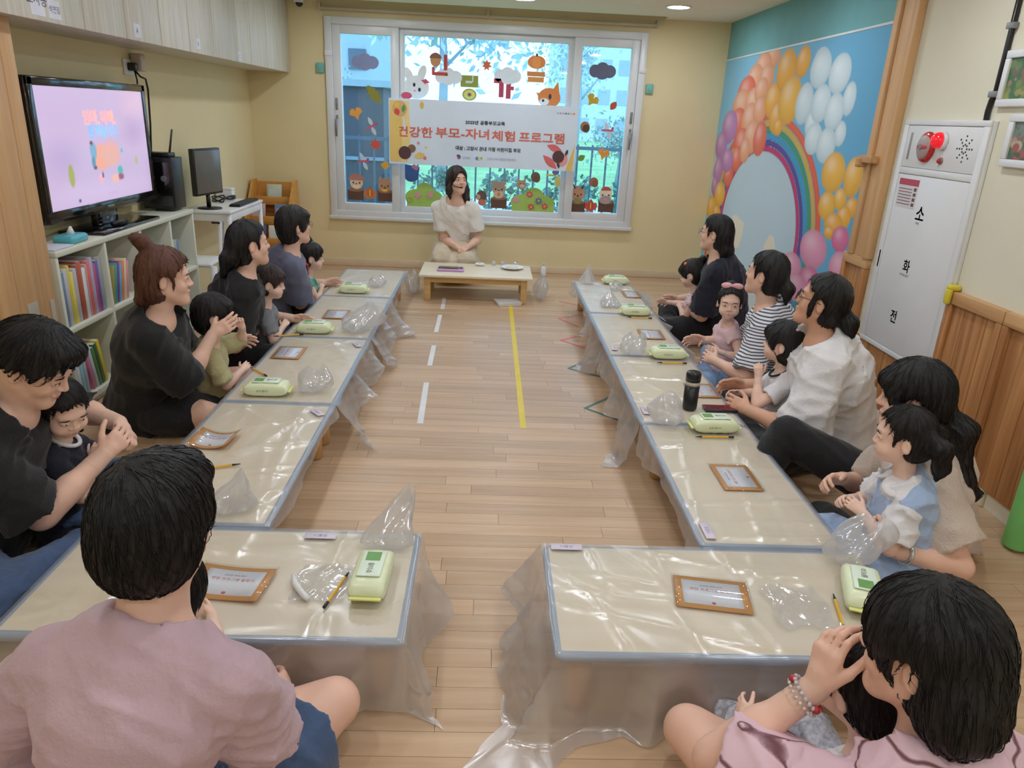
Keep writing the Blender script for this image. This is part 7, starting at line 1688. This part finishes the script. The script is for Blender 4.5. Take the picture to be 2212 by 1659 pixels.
f.body(); f.shirt(C_KHAKI, sleeve=.9, ease=.026, folds=.007, name='t_shirt'); f.pants(C_NAVY, length=.9, name='shorts'); f.hair(HAIR_BLACK, t=.020, face=(.06, .088, -.045), ears=True, nape=(-.02, .065), groove=.003, lumps=[((0, .068, .062), (.062, .035, .03))])

# --- woman with long black hair in black, girl in grey
f = Fig('person in a black top and black trousers sitting cross legged facing the window', (-1.46, 4.10), (-1.255, 3.93, .755), 66, (58, 2), S=1.0)
f.crossed(.95, 1.0); f.arm('R', (-1.30, 4.02, .24), pole=(.9, -.7, -.6), world=True); f.arm('L', (-1.15, 4.30, .25), pole=(.8, -.2, -.8), world=True)
f.body(); f.shirt(C_BLACK2, sleeve=.92, ease=.035, folds=.009, name='t_shirt'); f.pants(C_BLACK, name='trousers')
f.hair(HAIR_BLACK, t=.014, face=(.09, .118, -.034), fyl=.036, ears=True, nape=(-.03, .08), chains=[dict(p=[(0, -.075, .01), (-.0, -.12, -.08), (.02, -.16, -.15)], r=[.07, .072, .03], flat=.55, k=.03)])
f = Fig('small person in a grey shirt with flower hair pins', (-1.27, 4.20), (-1.215, 4.11, .505), 78, (80, -8), S=1.0, kid=True)
f.crossed(.85, .8); f.arm('R', (-1.17, 4.15, .24), pole=(.9, -.4, -.5), world=True); f.arm('L', (-1.155, 4.30, .24), pole=(.8, 0, -.7), world=True)
f.body(); f.shirt(C_GREY, sleeve=.75, ease=.022, folds=.006, name='t_shirt'); f.pants(C_BLACK, name='trousers'); f.hair(HAIR_MID, t=.014, face=(.058, .092, -.035), ears=True, chains=[dict(p=[(0, -.08, -.02), (.01, -.105, -.07), (.0, -.10, -.11)], r=[.05, .045, .015], flat=.6)], lumps=[((0, .07, .055), (.056, .03, .03))])
for i, (c, rgb) in enumerate((((.055, -.075, .06), (232, 120, 130)), ((.06, -.085, .035), (240, 200, 180)), ((.055, -.10, .0), (150, 130, 210)))): ball('hair_pin', f, f.q(*c), .013, flat(rgb))

# --- woman with short hair and red lanyard, toddler in green
f = Fig('person in a slate shirt with thin glasses and a red lanyard', (-1.42, 4.96), (-1.225, 4.74, .735), 62, (52, 4), S=1.0)
f.crossed(.9, .95); f.arm('R', (-1.215, 4.99, .235), pole=(.9, -.5, -.7), world=True); f.arm('L', (-1.17, 5.25, .26), pole=(.7, -.2, -.9), world=True)
f.body(); f.shirt(C_SLATE, sleeve=.9, ease=.03, folds=.008, name='t_shirt'); f.pants(C_BLACK2, length=.95, name='shorts'); f.hair(HAIR_DARK, t=.018, face=(.06, .09, -.04), ears=True, nape=(-.03, .07), lumps=[((.03, .065, .065), (.05, .03, .03)), ((.074, .02, .005), (.016, .03, .035))])
f.glasses(M_GLT)
b = MB(); ax = nrm(f.NB - f.PC); b.tube([f.NB + f.R * .075 - f.Fw * .03 - ax * .012, f.NB + f.R * .085 + f.Fw * .03 - ax * .03, f.NB + f.R * .06 + f.Fw * .10 - ax * .09, f.NB + f.Fw * .135 - ax * .19, f.NB - f.R * .06 + f.Fw * .10 - ax * .09, f.NB - f.R * .085 + f.Fw * .03 - ax * .03, f.NB - f.R * .075 - f.Fw * .03 - ax * .012, f.NB - f.Fw * .07 + ax * .0], .007, 6, closed=True); f.add('lanyard', b, mat('lanyard_red', (200, 50, 66), rough=.6))
f = Fig('small person in a green print top with a green hair tie', (-1.26, 5.20), (-1.215, 5.12, .465), 74, (78, -6), S=.94, kid=True)
f.crossed(.85, .8); f.arm('R', (-1.17, 5.16, .235), pole=(.9, -.3, -.6), world=True); f.arm('L', (-1.15, 5.30, .235), pole=(.8, 0, -.7), world=True)
f.body(); f.shirt(C_GREENP, sleeve=.25, ease=.022, folds=.006, name='top'); f.pants(C_GREENP, length=.8, name='shorts'); f.hair(HAIR_DARK, t=.013, face=(.058, .092, -.035), ears=True, chains=[dict(p=[(0, -.01, .11), (0, -.02, .15), (0, -.035, .185)], r=[.014, .010, .004])])
ball('hair_tie', f, f.q(0, -.012, .125), (.018, .018, .012), flat((60, 150, 110)))

# --- presenter
f = Fig('person in a cream puff sleeve blouse and beige skirt kneeling before the window', (-.30, 6.85), (-.287, 6.71, .892), 180, (150, 6), S=.98, hip_z=.16)
f.leg('R', (.11, .32, .06), (.12, -.02, .045), (.12, -.16, .03)); f.leg('L', (-.11, .32, .06), (-.12, -.02, .045), (-.12, -.16, .03))
f.arm('R', (-.275, 6.56, .335), pole=(.35, -.7, -.6), world=True, hand=dict(d=(-.75, .35, -.25), palm=(0, -.4, -.8), curl=(45, 45, 50, 50))); f.arm('L', (-.165, 6.55, .345), pole=(.35, -.7, -.6), world=True, hand=dict(d=(.6, .45, -.3), palm=(0, -.4, -.8), curl=(45, 45, 50, 50)))
f.body(); f.shirt(C_OFF, sleeve=.72, ease=.026, hem=.17, flare=.0, folds=.008, name='blouse')
b = MB(); 
for sd in ('L', 'R'):
    s0 = f.shL if sd == 'L' else f.shR; c = s0 + (f.el[sd] - s0) * .38; b = MB(); d_ = nrm(f.el[sd] - s0); uu = nrm(np.cross(d_, f.Fw)); b.ell(c, (.070, .070, .095), np.stack([uu, np.cross(d_, uu), d_], 1), 20, 14); f.add('puff_sleeve', b, C_OFF)
    w0 = s0 + (f.el[sd] - s0) * .74; b = MB(); vv = np.cross(d_, uu); b.tube([w0 + .05 * (cos(t) * uu + sin(t) * vv) for t in np.linspace(0, 2 * pi, 21)[:-1]], .008, 6, closed=True); f.add('cuff', b, C_BEIGE)
f.skirt(C_BEIGE, [((0, .12, -.02), (.24, .30, .14)), ((0, -.05, -.04), (.22, .2, .13))], name='skirt')
f.hair(HAIR_MID, t=.016, face=(.056, .098, -.03), ears=False, crown=(0, .0, .12), nape=(-.03, .08), fyl=.018, chains=[dict(p=[(-.07, -.01, .0), (-.085, .0, -.08), (-.085, .015, -.17), (-.08, .03, -.22)], r=[.028, .032, .028, .008], k=.02), dict(p=[(.07, -.01, .0), (.085, -.0, -.08), (.08, .01, -.16)], r=[.026, .028, .008], k=.02), dict(p=[(0, -.08, -.02), (0, -.10, -.12), (0, -.09, -.20)], r=[.07, .06, .02], flat=.5)])
b = MB(); b.tube([f.q(.078, .01, -.01), f.q(.066, .06, -.05), f.q(.03, .105, -.062), f.q(.012, .112, -.064)], [.003, .003, .004, .008], 8); f.add('headset_microphone', b, M_BLACK)

# --- mural side: woman in navy polo and girl with orange clip
f = Fig('person in a navy polo shirt and thin glasses sitting by the mural', (1.70, 5.03), (1.495, 4.835, .785), -62, (-58, 2), S=1.04)
f.leg('L', (-.36, .34, .11), (.0, .40, .06)); f.leg('R', (.24, .46, .14), (.0, .40, .06))
f.arm('L', (1.435, 5.02, .235), pole=(.9, -.5, -.7), world=True); f.arm('R', (1.42, 5.26, .24), pole=(.8, -.2, -.8), world=True)
f.body(); f.shirt(C_NAVY, sleeve=.9, ease=.032, folds=.008, name='polo_shirt'); f.pants(C_BLACK, name='trousers'); f.glasses(M_GLT)
b = MB(); b.ell(f.T1 + f.Fw * .075 - f.U * .05 - f.R * .07, (.03, .012, .01), f.A); f.add('chest_badge', b, flat((200, 206, 220)))
f.hair(HAIR_BLACK, t=.014, face=(.09, .118, -.034), fyl=.036, ears=True, nape=(-.03, .08), chains=[dict(p=[(0, -.075, .0), (0, -.095, -.10), (0, -.085, -.20), (.0, -.08, -.28)], r=[.072, .072, .066, .03], flat=.5, k=.03)])
f = Fig('small person in a pink striped top with an orange hair clip', (1.46, 5.08), (1.405, 4.955, .485), -68, (-62, -18), S=.98, kid=True)
f.crossed(.85, .85); f.arm('L', (1.375, 5.03, .23), pole=(.8, -.3, -.7), world=True); f.arm('R', (1.31, 5.16, .235), pole=(.8, -.2, -.8), world=True)
f.body(); f.shirt(C_PSTR, sleeve=.3, ease=.022, name='top'); f.pants(C_JEAN, length=.9, name='shorts'); f.hair(HAIR_DARK, t=.014, face=(.058, .092, -.035), ears=True, chains=[dict(p=[(.03, -.06, .09), (.06, -.10, .10), (.07, -.12, .05)], r=[.022, .028, .01])], lumps=[((0, .07, .055), (.056, .03, .03))])
ball('hair_clip', f, f.q(-.045, .02, .10), (.02, .014, .012), flat((240, 120, 50)))

# --- woman in stripes and girl with a bow
f = Fig('person in a navy striped shirt and light blue jeans', (1.66, 3.93), (1.455, 3.76, .735), -62, (-50, 6), S=1.0)
f.leg('L', (-.36, .30, .11), (.0, .40, .06)); f.leg('R', (.28, .40, .11), (.0, .36, .06))
f.arm('L', (1.255, 3.755, .25), pole=(.8, -.5, -.7), world=True); f.arm('R', (1.30, 4.12, .26), pole=(.8, -.2, -.8), world=True)
f.body(); f.shirt(C_STRIPE, sleeve=.9, ease=.03, folds=.008, name='striped_shirt'); f.pants(C_JEANL, name='jeans')
f.hair(HAIR_BLACK, t=.014, face=(.09, .118, -.034), fyl=.036, ears=True, nape=(-.025, .072), chains=[dict(p=[(0, -.10, -.015), (.0, -.135, -.05), (0, -.145, -.12)], r=[.026, .034, .010])])
ball('hair_tie', f, f.q(0, -.108, -.02), (.024, .014, .024), M_BLACK)
f = Fig('small person with a pink bow in a frilled pale pink top', (1.42, 4.07), (1.385, 4.045, .505), -100, (-165, -2), S=1.0, kid=True)
f.crossed(.85, .8); f.arm('L', (1.33, 3.93, .25), pole=(.8, -.3, -.7), world=True); f.arm('R', (1.30, 4.15, .24), pole=(.8, -.2, -.8), world=True)
f.body(); f.shirt(C_ROSE, sleeve=.3, ease=.022, name='frilled_top'); f.pants(C_ROSE, length=.8, name='shorts')
for sd in ('L', 'R'):
    s0 = f.shL if sd == 'L' else f.shR; b = MB(); b.ell(s0 + f.U * .008, (.045, .034, .018), f.A, 16, 8); f.add('frill', b, C_WHITE)
f.hair(HAIR_DARK, t=.012, face=(.09, .118, -.034), fyl=.036, ears=True, chains=[dict(p=[(0, -.06, .09), (0, -.085, .11), (0, -.11, .08)], r=[.03, .03, .012])])
for sx in (-1, 1): ball('bow_loop', f, f.q(sx * .035, .02, .128), (.032, .014, .018), flat((240, 180, 186)))
ball('bow_knot', f, f.q(0, .02, .126), .011, flat((232, 160, 170)))

# --- woman with sunglasses in white, boy in white
f = Fig('person in a loose white shirt and dark glasses looking up', (1.66, 3.17), (1.435, 3.035, .765), -72, (-58, 10), S=1.06, fat=.10, skin=SKIN_T)
f.leg('L', (-.42, .30, .11), (-.02, .42, .06)); f.leg('R', (.30, .42, .11), (.0, .38, .06))
f.arm('L', (1.205, 3.06, .245), pole=(.7, -.6, -.8), world=True); f.arm('R', (1.28, 3.36, .26), pole=(.7, -.2, -.9), world=True)
f.body(); f.shirt(C_WHITE, sleeve=.94, ease=.042, hem=.06, flare=.035, folds=.011, name='t_shirt'); f.pants(C_BLACK2, ease=.02, name='trousers'); f.glasses(M_GLF)
for sx in (-1, 1): ball('lens', f, f.q(sx * .034, .1015, .001), (.020, .003, .017), mat('lens_dark', (60, 54, 60), rough=.15))
text = text_obj('lettering', 'OV', flat((60, 60, 70)), f.obj, lambda u, v: tuple(np.array(f.C1 + (f.T1 - f.C1) * .5 - f.Fw * (.135) + f.R * (.10 - u) * -1 + f.U * v) - np.array(f.obj.location)), height=.035)
f.hair(HAIR_BLACK, t=.014, face=(.09, .118, -.034), fyl=.036, ears=True, nape=(-.025, .072), chains=[dict(p=[(0, -.10, -.03), (.0, -.14, -.055), (0, -.165, -.10)], r=[.028, .038, .016])], lumps=[((-.072, .025, -.03), (.008, .012, .04))])
ball('hair_tie', f, f.q(0, -.112, -.035), (.026, .014, .026), flat((190, 150, 110)))
f = Fig('small person in a white printed shirt with navy neck trim', (1.40, 3.20), (1.365, 3.195, .525), -80, (-62, 2), S=1.04, kid=True)
f.crossed(.9, .8); f.arm('L', (1.27, 3.17, .365), pole=(.7, -.4, -.9), world=True, hand=dict(curl=(70, 70, 70, 70), d=(.1, .1, .9))); f.arm('R', (1.24, 3.31, .235), pole=(.8, -.2, -.8), world=True)
f.body(); f.shirt(C_WHITE, sleeve=.6, ease=.024, name='t_shirt'); f.pants(C_JEAN, length=.9, name='shorts'); f.hair(HAIR_BLACK, t=.020, face=(.06, .088, -.045), ears=True, nape=(-.03, .07), lumps=[((0, .068, .062), (.062, .035, .03))])
b = MB(); ax = nrm(f.NB - f.PC); cn = nrm(ax * .85 + f.Fw * .5); u_ = nrm(np.cross(cn, f.R)); b.tube([f.NB + f.Fw * .012 + (.047 * cos(t) * f.R + .05 * sin(t) * u_) for t in np.linspace(0, 2 * pi, 25)[:-1]], .005, 6, closed=True); f.add('collar_trim', b, C_NAVY)
b = MB(); b.ell(f.W1 + f.Fw * .075 + f.U * .03, (.035, .014, .02), f.A); f.add('shirt_print', b, flat((80, 80, 100)))

# --- woman in linen and girl in blue pinafore
f = Fig('person in a beige linen shirt and black trousers with one knee raised', (1.66, 2.36), (1.392, 2.185, .652), -72, (-62, -6), S=.98, near=True)
f.leg('R', (.20, .50, .28), (.10, .62, .06)); f.leg('L', (-.34, .24, .11), (-.02, .36, .06))
f.arm('L', (1.29, 1.915, .245), pole=(.5, -.3, -1), world=True, hand=dict(curl=(45, 45, 50, 50), d=(.5, .7, .15), palm=(.4, -.2, .3))); f.arm('R', (1.30, 2.33, .28), pole=(.8, -.1, -.8), world=True, hand=dict(curl=(45, 45, 50, 50), d=(-.5, .6, .1)))
f.body(); f.shirt(C_LINEN, sleeve=.74, ease=.032, hem=.05, flare=.03, folds=.010, name='linen_shirt'); f.pants(C_BLACK, ease=.014, name='trousers')
f.hair(HAIR_BLACK, t=.022, face=(.058, .095, -.035), ears=True, nape=(-.03, .075), groove=.003, chains=[dict(p=[(0, -.105, -.05), (.0, -.155, -.10), (.01, -.15, -.19), (-.0, -.175, -.27), (.0, -.215, -.32), (.0, -.235, -.31)], r=[.032, .044, .040, .032, .016, .004])], lumps=[((.0, .072, .06), (.06, .035, .03))])
ball('hair_tie', f, f.q(0, -.122, -.062), (.03, .016, .03), flat((120, 110, 110)))
w_ = f.wr['L']; d_ = nrm(f.el['L'] - w_); uu = nrm(np.cross(d_, [0, 0, 1])); vv = np.cross(d_, uu); b = MB(); b.tube([w_ + d_ * .03 + .0315 * (cos(t) * uu + sin(t) * vv) for t in np.linspace(0, 2 * pi, 21)[:-1]], .007, 8, closed=True); f.add('wrist_watch', b, mat('watch_silver', (200, 200, 204), rough=.2, metal=.8))
f = Fig('small person in a white blouse and pale blue pinafore', (1.375, 2.045), (1.304, 2.047, .570), -74, (-64, -4), S=1.04, hip_z=.05, kid=True, near=True)
f.leg('L', (-.14, .20, .10), (-.12, .38, .06)); f.leg('R', (.10, .20, .10), (.10, .38, .06))
f.arm('L', (1.225, 2.03, .31), pole=(.8, -.4, -.6), world=True, hand=dict(curl=(50, 50, 50, 50), d=(.5, .6, .3))); f.arm('R', (1.235, 2.14, .30), pole=(.8, -.2, -.7), world=True, hand=dict(curl=(50, 50, 50, 50), d=(-.5, .6, .2)))
f.body(); f.shirt(C_WHITE, sleeve=.85, ease=.036, folds=.008, name='blouse'); f.shirt(C_PALEB, arms=False, ease=.042, neckr=.125, folds=.006, name='pinafore', vneck=.35); f.skirt(C_PALEB, [((0, .14, .07), (.19, .19, .075)), ((-.05, .02, .06), (.17, .14, .08))], name='pinafore_skirt', ease=.03)
b = MB(); ax = nrm(f.NB - f.PC); 
for sx in (-1, 1): b = MB(); b.ell(f.NB + sx * f.R * .045 + f.Fw * .028 - ax * .018, (.05, .045, .012), rot_axes(-74, -25, sx * 18), 16, 8); f.add('collar', b, C_WHITE)
f.hair(HAIR_DARK, t=.011, face=(.09, .118, -.034), fyl=.036, ears=True, nape=(-.02, .06), groove=.0028, chains=[dict(p=[(-.06, -.085, .03), (-.085, -.125, .0), (-.08, -.13, -.07), (-.07, -.12, -.12)], r=[.024, .032, .026, .008]), dict(p=[(.06, -.085, .03), (.085, -.125, .0), (.08, -.13, -.07)], r=[.024, .032, .01])])
for sx in (-1, 1): ball('hair_tie', f, f.q(sx * .068, -.095, .025), .013, flat((130, 160, 220)))

# --- woman in a striped blouse, hand raised, with a child
f = Fig('person in a pink striped blouse and bead bracelet raising one hand', (.86, .76), (.742, .966, .655), -14, (-40, -6), S=.97, near=True, eyes=True)
f.leg('L', (.505, 1.32, .125), (.70, 1.28, .06), world=True); f.leg('R', (1.12, 1.12, .12), (.82, 1.22, .06), world=True)
f.arm('L', (.622, 1.045, .505), pole=(1, .3, -1.0), world=True, hand=dict(world=True, d=(.20, .22, .95), palm=(.9, .25, -.25), curl=(30, 34, 38, 44), thumb=2, spread=2)); f.arm('R', (.95, 1.22, .27), pole=(.8, -.2, -.8), world=True)
f.body(); f.shirt(C_BLOUSE, sleeve=.84, ease=.036, hem=.02, folds=.010, name='striped_blouse'); f.pants(C_GREY, length=.55, ease=.02, name='shorts')
f.hair(HAIR_BLACK, t=.022, face=(.058, .096, -.035), ears=True, groove=.003, nape=(-.035, .075), crown=(0, -.0, .12), chains=[dict(p=[(.055, -.05, -.02), (.066, -.055, -.08), (.06, -.05, -.115)], r=[.05, .044, .02], k=.03), dict(p=[(-.05, -.065, -.04), (-.055, -.07, -.08), (-.05, -.06, -.115)], r=[.05, .044, .02], k=.03), dict(p=[(0, -.085, -.03), (0, -.09, -.085), (0, -.075, -.12)], r=[.066, .060, .02], flat=.6, k=.03)])
w_ = f.wr['L']; d_ = nrm(f.el['L'] - w_); uu = nrm(np.cross(d_, [0, 1, 0])); vv = np.cross(d_, uu)
for k, (off, rr, rgb) in enumerate(((.022, .0045, (196, 190, 196)), (.034, .0035, (206, 200, 200)))):
    b = MB()
    for t in np.linspace(0, 2 * pi, 21)[:-1]: b.ell(w_ + d_ * (off + .004 * sin(t)) + (.0335 + .001 * k) * (cos(t) * uu + sin(t) * vv), (rr, rr, rr), None, 8, 6)
    q = f.add('bracelet', b, mat('bead_%d' % k, rgb, rough=.25)); q['kind'] = 'stuff'
for t in (.3, 1.4, 3.6): b = MB(); b.ell(w_ + d_ * .024 + .0345 * (cos(t) * uu + sin(t) * vv), (.0075, .0075, .0075), None, 10, 8); f.add('red_bead', b, flat((180, 50, 50)))
f = Fig('small person in grey floral trousers sitting before the striped blouse', (.79, 1.08), (.745, 1.105, .455), -14, (-24, -14), S=.98, kid=True, near=True, eyes=True)
f.leg('L', (.655, 1.33, .11), (.635, 1.44, .06), (.60, 1.51, .05), world=True); f.leg('R', (.80, 1.33, .11), (.73, 1.44, .06), (.70, 1.51, .05), world=True)
f.arm('L', (.62, 1.28, .20), pole=(.8, -.3, -.6), world=True); f.arm('R', (.86, 1.30, .20), pole=(.8, -.3, -.6), world=True)
f.body(); f.shirt(C_WHITE, sleeve=.7, ease=.022, name='t_shirt'); f.pants(C_FLORAL, length=1.85, ease=.028, name='floral_trousers'); f.hair(HAIR_DARK, t=.012, face=(.058, .092, -.035), ears=True)
# ================================================================== pieces that belong to a part sit one level deeper
def off(o):
    v = Vector((0, 0, 0))
    while o.parent is not None: v += Vector(o.location); o = o.parent
    return v
def under(ch, pa):
    a = off(ch); ch.parent = pa; ch.location = a - off(pa)
base = lambda o: o.name.split('.')[0]
def nest():
    ROOTS = [o for o in bpy.data.objects if o.parent is None]
    GAR = ('t_shirt', 'dress', 'top', 'blouse', 'polo_shirt', 'striped_shirt', 'frilled_top', 'linen_shirt', 'striped_blouse', 'pinafore')
    TO = {'person': {'hair': ('loose_strands', 'hair_tie', 'hair_pin', 'hair_clip', 'bow_loop', 'bow_knot'), 'glasses': ('lens',), 'bracelet': ('red_bead',)},
          'banner': {'sheet': None}, 'television': {'screen': ('lettering',), 'case': ('badge',), 'stand_base': ('stand_neck',)},
          'fire_hose_cabinet': {'door': ('notice', 'notice_head', 'notice_line', 'notice_icon', 'door_handle', 'lettering'), 'alarm_panel': ('alarm_ring', 'alarm_face', 'alarm_label', 'button', 'lamp_base', 'lamp_dome', 'pilot_lamp', 'pilot_ring', 'speaker_hole', 'slot')},
          'wet_wipes_pack': {'pouch': ('crimped_end',), 'lid': ('green_label', 'lettering')}, 'activity_card': {'paper': ('lettering', 'mark')}, 'computer_monitor': {'case': ('screen',), 'base': ('stand',)},
          'wall_cupboard': {'door': ('label_paper', 'lettering')}, 'name_sticker': {'paper': ('lettering',)}, 'keyboard': {'tray': ('key',)}, 'wall_socket': {'plate': ('plug', 'adapter')}, 'computer_tower': {'case': ('front_panel', 'power_button')}}
    for r in ROOTS:
        rule = TO.get(base(r))
        if not rule: continue
        ch = list(r.children); by = {}
        for c in ch: by.setdefault(base(c), []).append(c)
        for pa, names in rule.items():
            if pa not in by: continue
            tgt = by[pa][0]
            for c in ch:
                if c is tgt or c.parent is not r: continue
                if names is None or base(c) in names: under(c, tgt)
        if base(r) == 'person':
            for e, p_ in zip(by.get('eye', []), by.get('pupil', [])): under(p_, e)
            g = next((by[n][0] for n in GAR if n in by), None)
            if g is not None:
                for n in ('collar_trim', 'cuff_trim', 'collar', 'frill', 'chest_badge', 'shirt_print', 'lettering', 'puff_sleeve', 'cuff'):
                    for c in by.get(n, []): under(c, g)
nest()
